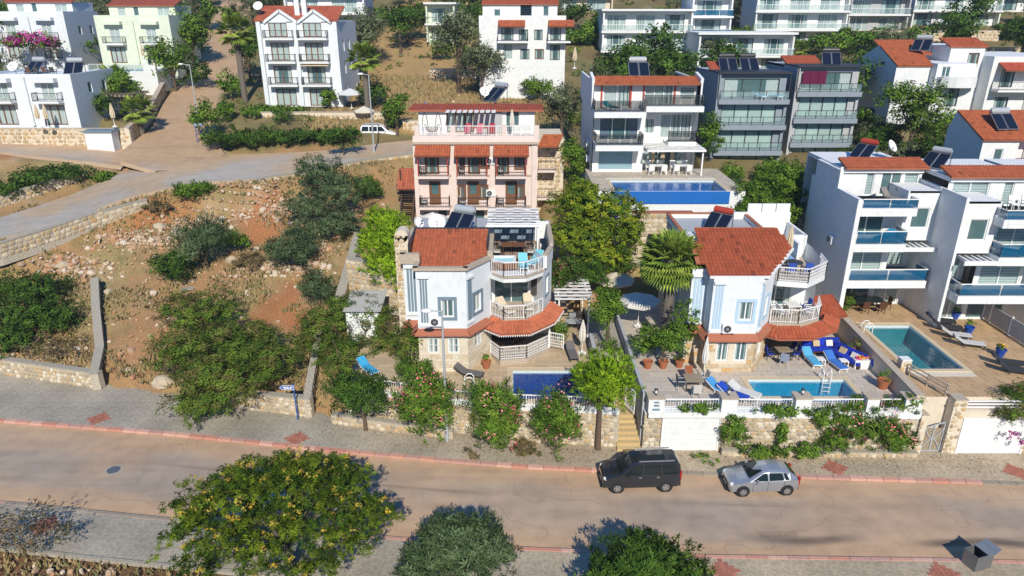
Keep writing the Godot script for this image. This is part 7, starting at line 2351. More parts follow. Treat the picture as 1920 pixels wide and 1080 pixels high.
	for k in lg.size():
		lounger(lg[k][2], spot(lg[k][0], lg[k][1], 3.6), 1.25, "33363c" if k != 2 and k != 3 else "c9c9c6", "darkmetal")
	for q in [[1790, 597, "blue pot with green shrub at the top of the grey fence", 0.3], [1815, 625, "blue pot with dark plant midway along the grey fence", 0.35], [1874, 668, "blue pot with yellow flowers near the end of the grey fence", 0.3], [1707, 562, "blue pot with spiky plant against the white villa wall", 0.4]]:
		pot(q[2], spot(q[0], q[1], 3.6), 0.3, "1848a0", q[3], lin("d8a818") if q[0] == 1874 else null)
	pool_ladder("curved steel ladder at the far corner of the long teal pool", V.call(25.0, 3.6, -44.4), PI * 0.5)
	# balconies of the blue glass villa
	lounger("grey sun chair on the big white villa's top terrace, left one", V.call(27.0, 11.77, -48.6), 0.5, "8a8680", "darkmetal", 0.9); lounger("grey sun chair on the big white villa's top terrace, right one", V.call(28.4, 11.77, -48.9), 0.6, "8a8680", "darkmetal", 0.7)
	lounger("bright blue lounger on the big white villa's middle balcony", V.call(26.6, 9.17, -47.7), -1.0, "1f8fc8", "bluegrey", 0.5)
	lounger("bright blue lounger on the right unit's middle balcony, left one", V.call(33.2, 9.17, -44.8), 0.9, "1470b0", "bluegrey"); lounger("bright blue lounger on the right unit's middle balcony, right one", V.call(35.0, 9.17, -44.9), -0.9, "1f9fd8", "bluegrey", 0.7)
	for k in 2: chair("white chair on the right unit's top terrace", V.call(34.2 + k * 0.9, 11.77, -46.4), 0, "ecebe8", "whitemetal", "white chairs on the right unit's top terrace")
	# guest house terrace
	table("pink covered table on the guest house's roof terrace", V.call(-2.9, 13.85, -64.3), 0, 1.5, 0.8, 0.76, "redpaint", "darkmetal")
	for k in 6: chair("pink or red chair round the guest house's roof table", V.call(-4.0 + (k % 3) * 1.1, 13.85, -64.9 + (k / 3) * 1.3), PI * (k / 3), ["c04060", "d87088", "b02838"][k % 3], "darkmetal", "coloured chairs on the guest house's roof terrace")
	t = thing("egg_chair", "dark hanging egg chair at the left of the guest house's roof terrace", "hanging chair", V.call(-7.3, 13.85, -64.5))
	b = B.new()
	for i in 10:
		var a = PI * (0.05 + 0.9 * i / 10.0); var e = PI * (0.05 + 0.9 * (i + 1) / 10.0)
		for s in [-0.55, 0.55]: b.tube(V.call(s * 1.1 + cos(a) * 0.7 * 0.4, 0.1 + sin(a) * 1.9, 0), V.call(s * 1.1 + cos(e) * 0.7 * 0.4, 0.1 + sin(e) * 1.9, 0), 0.03, 0.03, 6, false)
	obj("hoop", b, "darkmetal", t, true)
	b = B.new()
	b.col = lin("b8b2a8")
	b.ball(V.call(0, 0.7, 0), V.call(0.6, 0.45, 0.5), 10, 4, 0.45, 1.0)
	obj("basket", b, "fabric", t, true)
	parasol("closed white parasol on the guest house's roof terrace", V.call(0.0, 13.85, -64.0), 2.4, 0.22)
	parasol("white parasol open at the foot of the guest house, behind the satellite dish", V.call(-7.0, 5.6, -59.5), 2.4, 1.4, "e8e2d6")
	for k in 3: chair("white chair at the right end of the guest house's roof terrace", V.call(0.4 + k * 0.55, 13.85, -64.6), PI, "e8e8e6", "whitemetal", "white chairs on the guest house's roof terrace")
	for f in 2:
		for k in 3:
			chair("chair on a small balcony of the pink guest house", V.call(-8.0 + k * 3.5, 7.77 + f * 2.87, -62.4), PI * 0.5, "c8c2b8", "darkmetal", "chairs on the guest house balconies")
	# white dining set under the pool villa's pergola
	for k in 8: chair("white plastic chair crowded under the white dining pergola", V.call(12.8 + (k % 4) * 1.15, 10.4, -65.2 + (k / 4) * 1.5), PI * (k / 4), "eeeeec", "whitemetal", "white chairs under the dining pergola")
	for k in 2: table(["white table at the left under the dining pergola", "white table at the right under the dining pergola"][k], V.call(13.6 + k * 2.2, 10.4, -64.5), 0, 1.5, 0.8, 0.74, "whitemetal", "whitemetal")
	for k in 3: parasol(["closed beige parasol under the dining pergola, leftmost", "closed beige parasol under the dining pergola, middle", "closed beige parasol under the dining pergola, rightmost"][k], V.call(13.3 + k * 0.9, 10.4, -65.8), 2.2, 0.2, "c9b89c")
	lounger("teal lounger on the orange-roofed villa's upper left terrace", V.call(8.9, 16.12, -64.4), 0.6, "1f8a98")
	lounger("white and blue lounger on the grey villa's top terrace, left one", V.call(25.9, 15.87, -75.6), 0.3, "8cc4e4"); lounger("white and blue lounger on the grey villa's top terrace, right one", V.call(27.6, 15.87, -75.6), 0.3, "8cc4e4")
	# up the hill
	parasol("open pale parasol beside the gabled white block", V.call(-20.6, 12.8, -92), 2.5, 1.7, "dfe2e4"); parasol("small cream parasol below the gabled white block", V.call(-18.2, 11.4, -88), 2.2, 1.3, "e0d8c8")
	for q in [[-52.8, 12.3, -79.3, "closed cream parasol before the flat-roofed left house, leftmost"], [-51.8, 12.3, -79.2, "closed cream parasol before the flat-roofed left house, second"], [-44.8, 12.3, -80.0, "closed white parasol on the small terrace by the lane"], [-68.5, 18.0, -105.5, "closed beige parasol under the magenta bougainvillea, left"], [-65.5, 18.0, -105.5, "closed beige parasol under the magenta bougainvillea, right"], [-52.2, 17.6, -104, "closed brown parasol before the mint house, left"], [-49.6, 17.6, -104, "closed brown parasol before the mint house, right"], [8.0, 17.6, -93.5, "closed white parasol beside the house with red awnings"]]:
		parasol(q[3], V.call(q[0], q[1], q[2]), 2.6, 0.28, "d9cbb0")
	for q in [[V.call(-50.6, 17.6, -84.5), 0.2, "dark blue solar panels on the flat-roofed left house"], [V.call(-56, 17.6, -86), -0.3, "solar panels farther left on the flat-roofed left house"]]: solar_heater(q[2], q[0], q[1])
	dish("large white satellite dish on the flat-roofed left house", V.call(-56.2, 17.6, -82.6), 0.0, 0.6)
	for k in 4: chair("dark chair on the flat-roofed left house's terrace", V.call(-54.6 + k * 0.9, 17.6, -82.5), PI, ["6d5048", "4d4a48"][k % 2], "darkmetal", "dark chairs on the flat-roofed left house's terrace")
	t = thing("street_kiosk", "white stone utility box with dark cap at the road junction", "utility box", V.call(-46.0, 10.0, -79.4))
	b = B.new()
	b.span(-47.6, -44.6, 9.6, 11.9, -80.0, -78.6)
	obj("wall", b, "white", t)
	b = B.new()
	b.span(-47.8, -44.4, 11.9, 12.05, -80.2, -78.4)
	obj("cap", b, "bluegrey", t)
# ---------------------------------------------------------------- plants
const GREENS := {
	"fresh": [Color(0.085, 0.155, 0.018), Color(0.12, 0.195, 0.024), Color(0.055, 0.11, 0.014)], "dark": [Color(0.045, 0.09, 0.014), Color(0.065, 0.12, 0.018), Color(0.03, 0.062, 0.011)],
	"feather": [Color(0.08, 0.132, 0.018), Color(0.115, 0.17, 0.024), Color(0.052, 0.094, 0.014), Color(0.11, 0.10, 0.03)], "pine": [Color(0.17, 0.29, 0.014), Color(0.23, 0.35, 0.02), Color(0.11, 0.20, 0.012)],
	"olive": [Color(0.11, 0.13, 0.065), Color(0.14, 0.165, 0.085), Color(0.075, 0.095, 0.045)], "greygreen": [Color(0.07, 0.105, 0.045), Color(0.09, 0.13, 0.06), Color(0.045, 0.075, 0.03)],
	"yellow": [Color(0.13, 0.185, 0.014), Color(0.21, 0.24, 0.018), Color(0.095, 0.145, 0.014), Color(0.05, 0.095, 0.01)], "dry": [Color(0.16, 0.12, 0.06), Color(0.12, 0.09, 0.045), Color(0.09, 0.09, 0.03)], "palm": [Color(0.15, 0.21, 0.035), Color(0.21, 0.27, 0.05), Color(0.10, 0.155, 0.025)], "magenta": [Color(0.35, 0.02, 0.2), Color(0.45, 0.04, 0.28), Color(0.25, 0.01, 0.15)]}

func leaf_ball(b: B, c: Vector3, r: Vector3, count: int, size: float, tones: Array, style: String):
	# leaves gathered in clumps through the outer part of an ellipsoid, more of them towards its surface, with gaps between the clumps
	var clumps = max(6, int(count / (26.0 if style != "feather" else 34.0)))
	var rc = pow(max(r.x * r.y * r.z, 0.0001), 1.0 / 3.0)
	var cs = clampf(rc * 2.4 / sqrt(float(clumps)), size * 0.9, rc * 0.5)
	for k in clumps:
		var d = Vector3(rng.randfn(), rng.randfn(), rng.randfn()).normalized()
		if d.y < -0.3 and rng.randf() < 0.6: d.y = -d.y
		var f = pow(rng.randf(), 0.4) * (0.92 + 0.75 * noise.get_noise_3d(c.x * 9 + d.x * 12, c.y + d.y * 12, c.z * 9 + d.z * 12))
		f = clampf(f, 0.15, 1.08)
		if rng.randf() < 0.06: f *= 1.1
		var cc = c + d * r * f
		var tone: Color = tones[rng.randi() % tones.size()]
		tone = tone * rng.randf_range(0.78, 1.5)
		var n = int(float(count) / clumps)
		for i in n:
			var o = Vector3(clampf(rng.randfn(), -2, 2), clampf(rng.randfn(), -2, 2) * 0.8, clampf(rng.randfn(), -2, 2)) * 0.42 * cs
			var p = cc + o
			var out = (p - c) / r
			out = out.normalized()
			var axis_d: Vector3
			var wide = 0.5
			match style:
				"feather": axis_d = (Vector3(rng.randfn(), 0, rng.randfn()).normalized() + out * 0.4 + Vector3.DOWN * rng.randf_range(0.2, 1.0)).normalized(); wide = 0.22
				"needle": axis_d = (out + Vector3.UP * 0.5 + Vector3(rng.randfn(), rng.randfn(), rng.randfn()) * 0.35).normalized(); wide = 0.2
				"spike": axis_d = (o.normalized() + Vector3.UP * 0.7 + Vector3(rng.randfn(), rng.randfn(), rng.randfn()) * 0.3).normalized(); wide = 0.24
				_: axis_d = Vector3(rng.randfn(), rng.randfn() * 0.6, rng.randfn()).normalized()
			var side = axis_d.cross((out + Vector3(rng.randfn(), rng.randfn(), rng.randfn()) * 0.5)).normalized()
			var nn = side.cross(axis_d).normalized()
			if nn.dot(out + Vector3.UP * 0.3) < 0: nn = -nn
			var ns = (nn + out * 0.7 + Vector3.UP * 0.15).normalized()
			var s = size * rng.randf_range(0.65, 1.3)
			var a = p - axis_d * s * 0.5; var e = p + axis_d * s * 0.5
			var m = p - axis_d * s * 0.05
			var l = m + side * s * wide * 0.5; var q = m - side * s * wide * 0.5
			var col = tone * rng.randf_range(0.85, 1.15)
			var order = [a, l, e, a, e, q] if axis_d.cross(side).dot(ns) > 0 else [a, e, l, a, q, e]
			for v in order:
				b.v.append(v); b.n.append(ns); b.c.append(col)

func trunk(t, foot: Vector3, top: Vector3, r: float, limbs: Array, material = "bark"):
	var b := B.new()
	var mid = foot.lerp(top, 0.5) + Vector3(rng.randf_range(-0.12, 0.12), 0, rng.randf_range(-0.12, 0.12)) * foot.distance_to(top) * 0.3
	b.tube(foot - Vector3.UP * 0.15, foot + (mid - foot) * 0.1, r * 1.35, r, 8); b.tube(foot + (mid - foot) * 0.1, mid, r, r * 0.85, 8); b.tube(mid, top, r * 0.85, r * 0.65, 8)
	for l in limbs:
		var k = top.lerp(l, 0.5) + Vector3(rng.randf_range(-0.2, 0.2), 0.12, rng.randf_range(-0.2, 0.2))
		b.tube(top - (top - foot) * 0.12, k, r * 0.5, r * 0.32, 6); b.tube(k, l, r * 0.32, r * 0.1, 6)
	obj("trunk", b, material, t)

# style of leaf, tones, leaf size, leaves per square metre of crown surface
const KINDS := {"broad": ["broad", "fresh", 0.2, 60.0], "dark": ["broad", "dark", 0.2, 60.0], "feather": ["feather", "feather", 0.32, 62.0], "pine": ["needle", "pine", 0.26, 80.0], "olive": ["broad", "olive", 0.18, 60.0], "grey": ["spike", "greygreen", 0.26, 70.0], "spike": ["spike", "fresh", 0.3, 62.0], "darkspike": ["spike", "dark", 0.28, 66.0], "yellow": ["broad", "yellow", 0.22, 66.0], "dry": ["feather", "dry", 0.3, 22.0]}

func plant(kind: String, called: String, label: String, category: String, foot: Vector3, lobes: Array, group := "", flower = null, trunk_r := 0.12, dense := 1.0):   # lobes: [offset from the foot, radii]
	var t = thing(called, label, category, foot, 0.0, group)
	var k = KINDS[kind]
	var b := B.new()
	var f := B.new()
	var limbs = []
	var low = 1e9
	var away = foot.distance_to(EYE)
	var size: float = k[2] * (0.8 if away < 54 else 0.8 + (away - 54) / 50.0) * leaf_scale
	for l in lobes:
		var c: Vector3 = foot + l[0]; var r: Vector3 = l[1]
		var area = 12.57 * pow((pow(r.x * r.y, 1.6) + pow(r.x * r.z, 1.6) + pow(r.y * r.z, 1.6)) / 3.0, 0.625)
		var n = int(clampf(area * k[3] * dense * pow(k[2] / size, 2.0) * 1.15, 160, 22000))
		leaf_ball(b, c, r, n, size, GREENS[k[1]], k[0])
		limbs.append(c + Vector3(0, r.y * 0.1, 0)); low = min(low, c.y - r.y * 0.5)
		if flower: leaf_ball(f, c + Vector3(0, r.y * 0.1, 0), r * 1.0, int(area * (22.0 if category == "shrub" and flower.size() > 3 else 3.6)), size * 0.66, flower, "broad")
	if trunk_r > 0: trunk(t, foot, Vector3(foot.x + 0.0, max(low, foot.y + 0.25), foot.z), trunk_r, limbs)
	obj("crown" if category in ["tree", "palm"] else "foliage", b, "leaves", t)
	if flower: stuff(obj("flowers", f, "petals", t))
	return t

func ray_y(px: float, py: float, z: float) -> float:
	var d = Vector3((px - 960) / 1310.0, (540 - py) / 1310.0, -1.0).rotated(Vector3.RIGHT, -deg_to_rad(PITCH))
	return EYE.y + d.y * z / d.z

func grow(kind, called, label, category, fx: float, fy: float, ty: float, wide: float, bare: float, group := "", flower = null, level = null, dense := 1.0):
	# one plant standing at a spot: its height follows from where its top shows, its breadth from its width there
	var foot = on_ground(fx, fy) if level == null else spot(fx, fy, level)
	var dist = (foot - EYE).dot(Vector3(0, -sin(deg_to_rad(PITCH)), -cos(deg_to_rad(PITCH))))
	var rx = wide * dist / 2620.0 * 1.13
	var h = max(ray_y(fx, ty, foot.z - rx * 0.35) - foot.y, 0.35) * (1.08 if dist > 60 else 1.12)
	var ry = h * (1.0 - bare) * 0.5
	var c = Vector3(0, h - ry, 0)
	var lobes = []
	if rx > 1.0:
		lobes.append([c, Vector3(rx * 0.72, ry * 0.9, rx * 0.68)])
		for i in 5:
			var a = TAU * i / 5.0 + rng.randf()
			lobes.append([c + Vector3(cos(a) * rx * 0.5, rng.randf_range(-0.35, 0.35) * ry, sin(a) * rx * 0.48), Vector3(rx * 0.5, ry * 0.55, rx * 0.48) * rng.randf_range(0.8, 1.1)])
	else: lobes.append([c, Vector3(rx, ry, rx)])
	return plant(kind, called, label, category, foot, lobes, group, flower, clampf(h * 0.03, 0.04, 0.3) if bare > 0.02 else 0.0, dense / (1.5 if rx > 1.0 else 1.0))

func lobed(kind, called, label, fx, fy, px_lobes: Array, trunk_r: float, group := "", flower = null, dense := 1.0):   # lobes: [photo x, y, width, height, level of the lobe's middle]
	var foot = on_ground(fx, fy)
	var out = []
	for l in px_lobes:
		var c = spot(l[0], l[1], l[4])
		var dist = (c - EYE).dot(Vector3(0, -sin(deg_to_rad(PITCH)), -cos(deg_to_rad(PITCH))))
		var rx = l[2] * dist / 2620.0
		out.append([c - foot, Vector3(rx, max(l[3] * dist / 2620.0 * 0.85, rx * 0.45), rx * 0.85)])
	return plant(kind, called, label, "tree", foot, out, group, flower, trunk_r, dense)

func palm(called, label, foot: Vector3, h: float, r: float, fronds: int, group := ""):
	var t = thing(called, label, "palm", foot, 0.0, group)
	var b := B.new()
	var n = int(h / 0.3)
	for k in n:
		var y0 = h * k / n; var y1 = h * (k + 1) / n
		b.tube(foot + Vector3(0, y0, 0), foot + Vector3(0, y1 + 0.03, 0), 0.2 * r / 2.0 + 0.06, 0.27 * r / 2.0 + 0.07, 9)
	obj("trunk", b, "greybark", t)
	for i in fronds:
		var a = i * 2.39996
		var lift = lerp(1.25, -0.75, float(i) / fronds)
		var out = Vector3(cos(a) * cos(lift), sin(lift), sin(a) * cos(lift))
		var hub = foot + Vector3(0, h, 0)
		var p = hub + out * r * 0.5 - Vector3(0, 0.04, 0)
		var f := B.new()
		f.col = Color(0.1, 0.13, 0.04)
		f.bar(hub, p, 0.035)
		var sd = out.cross(Vector3.UP).normalized()
		var tone: Color = GREENS.palm[i % 3] * rng.randf_range(1.05, 1.6)
		if lift < -0.75: tone = Color(0.17, 0.14, 0.06)
		for j in 15:
			var s = lerp(-1.35, 1.35, j / 14.0)
			var d = (out * cos(s) + sd * sin(s)).normalized()
			var tip = p + d * r * 0.58 * (0.75 + 0.25 * cos(s)) - Vector3(0, 0.16 * r * (0.5 + 0.5 * abs(s)), 0)
			var mid = p.lerp(tip, 0.5) + Vector3(0, 0.05 * r, 0)
			var w = d.cross(Vector3.UP).normalized() * 0.05 * r
			f.col = tone * rng.randf_range(0.85, 1.15)
			f.quad(p, mid - w, tip, mid + w)
		obj("frond", f, "leaves", t)
	return t

func build_plants():
	var V = func(x, y, z): return Vector3(x, y, z)
	# the near row
	var foot = V.call(-10.2, 0.1, -24.8)
	var t = thing("flowering_tree", "big spreading tree with yellow flower bunches, in the foreground over the road", "tree", foot)
	var b := B.new(); var fl := B.new()
	var limbs = []
	for i in 60:
		var a = i * 2.39996
		var rr = 4.75 * sqrt((i + 0.5) / 60.0) * rng.randf_range(0.9, 1.1)
		var c = foot + V.call(-0.3 + cos(a) * rr, 4.5 - 0.075 * rr * rr + rng.randf_range(-0.5, 0.4), -1.0 + sin(a) * rr * 0.82)
		var r = rng.randf_range(0.75, 1.15)
		for k in 11:
			var cc = c + V.call(clampf(rng.randfn(), -1.5, 1.5) * r * 0.5, clampf(rng.randfn(), -1.5, 1.5) * 0.28, clampf(rng.randfn(), -1.5, 1.5) * r * 0.5)
			var tone = GREENS.yellow[[0, 0, 2, 3, 3][rng.randi() % 5]] * rng.randf_range(0.5, 1.0)
			leaf_ball(b, cc, V.call(0.44, 0.24, 0.44), 96, 0.2, [tone], "feather")
		if i % 3 == 0: limbs.append(c - V.call(0, 0.3, 0))
		for k in 2:
			leaf_ball(fl, c + V.call(rng.randfn() * r * 0.5, 0.32 + rng.randf() * 0.2, rng.randfn() * r * 0.5), V.call(0.2, 0.17, 0.2), 24, 0.13, [Color(0.40, 0.29, 0.025), Color(0.34, 0.21, 0.02), Color(0.28, 0.27, 0.035)], "broad")
	trunk(t, foot, foot + V.call(0.1, 2.3, -0.3), 0.2, limbs, "greybark")
	obj("crown", b, "leaves", t); stuff(obj("flowers", fl, "petals", t))
	plant("grey", "street_tree", "grey-green bushy tree at the frame's bottom, right of the yellow flowering tree", "tree", V.call(-2.3, 0.1, -24.0), [[V.call(0, 2.2, 0), V.call(2.2, 1.9, 2.0)], [V.call(-1.1, 2.2, -0.3), V.call(1.4, 1.2, 1.5)], [V.call(1.1, 2.3, -0.3), V.call(1.3, 1.2, 1.5)], [V.call(0.1, 2.9, -0.6), V.call(1.1, 1.0, 1.1)], [V.call(-1.9, 1.9, 0.3), V.call(0.9, 0.9, 1.0)], [V.call(1.8, 2.6, 0.2), V.call(0.9, 0.8, 0.9)], [V.call(-0.9, 3.2, -0.2), V.call(0.7, 0.7, 0.7)], [V.call(0.9, 1.6, -1.6), V.call(0.9, 0.8, 0.8)]], "", null, 0.16, 1.7)
	plant("darkspike", "street_tree", "green upright-needled tree at the frame's bottom, below the black van", "tree", V.call(5.6, 0.1, -23.4), [[V.call(0.2, 2.0, 0), V.call(2.5, 1.5, 1.9)], [V.call(-1.5, 1.8, 0.2), V.call(1.3, 1.2, 1.3)], [V.call(1.7, 1.7, 0.2), V.call(1.4, 1.0, 1.3)], [V.call(0, 2.5, -0.5), V.call(1.3, 0.8, 1.2)]], "", null, 0.16, 1.9)
	plant("dry", "thorny_shrub", "sparse brown half-dry shrub at the lower left corner", "shrub", V.call(-23.5, 0.05, -26.6), [[V.call(0, 1.3, 0), V.call(1.7, 1.2, 1.5)], [V.call(-1.5, 1.2, 0.4), V.call(1.6, 1.2, 1.4)], [V.call(1.2, 1.0, 0.2), V.call(1.1, 0.9, 1.2)]], "", null, 0.07, 0.8)
	# the empty plots
	lobed("feather", "feathery_tree", "large feathery light green tree at the middle of the empty plot, by the pavement", 400, 772, [[375, 590, 170, 110, 4.0], [345, 665, 150, 120, 3.0], [440, 650, 160, 120, 3.6], [420, 715, 190, 110, 2.6], [375, 755, 140, 70, 1.6], [505, 680, 120, 120, 2.8], [490, 640, 90, 80, 3.2]], 0.2, "", null, 1.0)
	lobed("dark", "leafy_tree", "dark green leafy tree inside the walled corner plot at the left edge", 55, 665, [[70, 545, 140, 100, 3.8], [30, 600, 150, 130, 2.8], [110, 600, 100, 110, 2.8], [25, 640, 100, 80, 2.0], [-30, 560, 120, 140, 3.0]], 0.18, "", null, 1.1)
	lobed("feather", "feathery_tree", "wide feathery tree with brown tips left of the left villa", 650, 730, [[610, 610, 130, 90, 3.8], [700, 600, 130, 90, 3.9], [655, 575, 110, 60, 4.6], [640, 660, 150, 80, 2.6], [725, 645, 90, 80, 3.0], [575, 640, 70, 80, 2.6]], 0.17, "", null, 1.0)
	grow("grey", "wild_bush", "pale grey-green round bush on the rocky slope", "shrub", 390, 505, 403, 110, 0.05, "wild bushes on the rocky slope")
	grow("dark", "wild_bush", "dark low bush left of the pale grey-green bush", "shrub", 325, 535, 470, 85, 0.0, "wild bushes on the rocky slope")
	lobed("grey", "wispy_tree", "large wispy grey-green tree below the road, left of the pink guest house", 620, 435, [[600, 330, 110, 90, 10.0], [640, 365, 110, 100, 9.0], [575, 390, 110, 80, 8.0], [640, 420, 100, 70, 7.2], [590, 430, 90, 60, 7.0]], 0.15)
	grow("grey", "wild_bush", "grey-green bush between the wispy tree and rubble", "shrub", 552, 512, 428, 100, 0.0, "wild bushes on the rocky slope")
	grow("grey", "wild_bush", "upright dark grey-green bush beside the plot's dividing wall", "shrub", 597, 585, 503, 72, 0.0, "wild bushes on the rocky slope")
	grow("spike", "wild_bush", "leggy green bush on the slope's top edge below the road", "shrub", 368, 382, 342, 76, 0.05, "wild bushes on the rocky slope")
	grow("dry", "wild_bush", "dry olive tuft beside the leggy bush at the road's edge", "shrub", 300, 395, 368, 70, 0.0, "wild bushes on the rocky slope")
	grow("dry", "wild_bush", "brownish thorn bush between rubble and wispy tree", "shrub", 470, 505, 470, 70, 0.0, "wild bushes on the rocky slope")
	grow("broad", "wild_bush", "low yellowish bush under the wispy tree", "shrub", 445, 480, 430, 55, 0.0, "wild bushes on the rocky slope")
	grow("dry", "dead_branches", "tangle of dead grey branches inside the walled corner plot", "shrub", 110, 675, 630, 130, 0.0, "", null, null, 0.6)
	grow("dark", "wild_bush", "green bushes spread below the side lane at the left edge", "shrub", 100, 345, 310, 150, 0.0, "bushes below the side lane"); grow("dark", "wild_bush", "dark low hedge-like bush at the left edge below the lane", "shrub", 20, 370, 335, 90, 0.0, "bushes below the side lane")
	grow("spike", "wild_bush", "small bush at the end of the pale wall by the junction", "shrub", 195, 340, 322, 40, 0.0, "bushes below the side lane")
	# street front of the left villa
	grow("dark", "street_tree", "small round dark tree on twin stems before the left villa's low wall", "tree", 686, 806, 690, 130, 0.32, "", null, 0.12, 1.3)
	var pink = [Color(0.75, 0.18, 0.22), Color(0.8, 0.28, 0.3), Color(0.7, 0.12, 0.2)]
	grow("spike", "oleander", "pink oleander bush beside the tall street lamp", "shrub", 798, 832, 686, 112, 0.0, "pink oleanders along the pavement", pink, 0.12, 1.3)
	grow("spike", "oleander", "pink oleander before the dark blue pool, the widest of three", "shrub", 930, 842, 706, 118, 0.0, "pink oleanders along the pavement", pink, 0.12, 1.3)
	grow("spike", "oleander", "pink oleander nearest the lollipop tree", "shrub", 1042, 855, 734, 98, 0.0, "pink oleanders along the pavement", pink, 0.12, 1.3)
	grow("dry", "dry_weed", "rusty dry weeds between the pink oleanders", "weed", 985, 846, 822, 60, 0.0, "", null, 0.12); grow("dry", "dry_weed", "small patch of dry weeds on the pavement's tree pit", "weed", 885, 860, 838, 40, 0.0, "", null, 0.12)
	foot = spot(1121, 842, 0.12)
	t = thing("lollipop_pine", "round lollipop-clipped bright green pine on a bare trunk beside the yellow steps", "tree", foot)
	b = B.new()
	leaf_ball(b, foot + V.call(0.05, 4.95, 0.2), V.call(1.85, 1.45, 1.7), 15000, 0.2, GREENS.pine, "needle")
	leaf_ball(b, foot + V.call(0.3, 4.3, 0.2), V.call(1.95, 1.05, 1.75), 12000, 0.2, GREENS.pine, "needle")
	obj("crown", b, "leaves", t)
	trunk(t, foot, foot + V.call(0, 3.6, 0), 0.17, [foot + V.call(-0.9, 2.6, 0), foot + V.call(0.9, 2.7, 0.1), foot + V.call(0.2, 4.4, 0.2), foot + V.call(-0.9, 4.2, 0)])
	# creepers and bougainvillea on the wall at the right
	plant("spike", "oleander", "wide dark creeper with pink flowers hanging over the right villa's wall", "shrub", spot(1612, 850, 0.12), [[V.call(0, 1.5, 0.1), V.call(2.3, 1.6, 0.9)], [V.call(1.8, 1.0, 0.2), V.call(1.5, 1.2, 0.8)], [V.call(-1.2, 2.2, -0.2), V.call(1.5, 1.0, 0.7)], [V.call(0.2, 3.0, -0.5), V.call(2.0, 0.6, 0.6)], [V.call(-1.8, 0.8, 0.2), V.call(1.1, 0.9, 0.7)]], "", pink, 0.0, 1.25)
	for q in [[[12.9, 1.6, -34.6, 0.75, 1.3], "leafy creeper hanging right beside the white garage door"], [[14.6, 0.55, -34.2, 1.4, 0.45], "low trailing creeper along the foot of the wall behind the hatchback"], [[17.2, 0.6, -34.2, 1.5, 0.5], "trailing creeper at the wall's foot left of the wide flowering one"], [[15.6, 2.95, -34.9, 1.7, 0.4], "creeper trailing through the balustrade above the stone wall"], [[17.9, 2.5, -34.8, 0.8, 0.8], "creeper falling from the balustrade in the wall's middle"], [[15.7, 1.5, -34.75, 0.28, 0.9], "thin strand of creeper in the middle of the stone wall"], [[10.9, 3.0, -35.0, 1.1, 0.28], "creeper strand over the balustrade above the garage door"], [[22.9, 3.3, -35.1, 0.9, 0.7], "round green bush at the corner of the right villa's balustrade"]]:
		plant("broad", "creeper", q[1], "creeper", V.call(q[0][0], q[0][1], q[0][2]), [[Vector3.ZERO, V.call(q[0][3] * 1.12, q[0][4] * 1.1, 0.5)]], "creepers on the right villa's wall", null, 0.0, 1.7)
	plant("broad", "creeper", "creeper runners lying on the pavement before the garage door", "creeper", V.call(11.5, 0.2, -34.2), [[Vector3.ZERO, V.call(0.9, 0.12, 0.7)]], "", null, 0.0, 0.5)
	plant("feather", "bougainvillea", "arching bougainvillea with purple flowers over the right garage door", "shrub", V.call(29.4, 2.6, -35.6), [[V.call(0.3, 0.9, 0.3), V.call(1.6, 1.1, 1.2)], [V.call(-0.6, 0.3, 1.0), V.call(1.1, 0.6, 0.9)], [V.call(1.6, 0.6, 0.4), V.call(1.4, 1.2, 1.1)]], "", null, 0.0, 1.0)
	b = B.new()
	for k in 7: leaf_ball(b, V.call(28.4 + k * 0.4, 1.2 + rng.randf() * 1.0, -34.2 + rng.randf() * 0.3), V.call(0.22, 0.35, 0.2), 60, 0.12, GREENS.magenta, "broad")
	tag(obj("bougainvillea_flowers", b, "petals"), "hanging purple flower sprays before the right garage door", "flowers")
	# the tall palm and the shrubs between the villas
	palm("fan_palm", "tall fan palm with shaggy trunk left of the right villa", spot(1245, 655, 3.0), 6.5, 2.2, 64)
	grow("broad", "clipped_bush", "round clipped bush in the orange pot by the right villa", "shrub", 1243, 676, 612, 58, 0.1, "bushes between the villas", null, 3.4, 1.3)
	grow("broad", "clipped_bush", "leafy bush at the foot of the palm beside the alley", "shrub", 1212, 676, 605, 52, 0.0, "bushes between the villas", null, 3.0, 1.2)
	grow("broad", "clipped_bush", "tall narrow bush climbing the right villa's stone corner", "shrub", 1275, 676, 575, 48, 0.0, "bushes between the villas", null, 3.2, 1.3)
	grow("broad", "round_tree", "round bright green tree right of the white carport pergola", "tree", 1137, 660, 535, 74, 0.3, "", null, 2.7, 1.3)
	lobed("yellow", "broad_tree", "big yellow-green tree in the middle, between guest house and palm", 1115, 520, [[1085, 390, 120, 100, 10.0], [1150, 400, 120, 100, 9.5], [1110, 440, 150, 100, 8.0], [1175, 440, 80, 90, 8.0], [1065, 440, 80, 90, 8.0], [1130, 480, 130, 60, 6.6], [1095, 360, 70, 50, 11.0]], 0.25, "", null, 1.25)
	lobed("pine", "pine_tree", "bright green pine leaning over the tin shed beside the left villa's chimney", 742, 560, [[722, 420, 84, 80, 8.8], [702, 460, 76, 84, 7.6], [742, 465, 72, 84, 7.8], [715, 500, 80, 70, 6.6], [746, 515, 60, 60, 6.2], [725, 450, 90, 90, 8.0]], 0.2, "", null, 2.6)
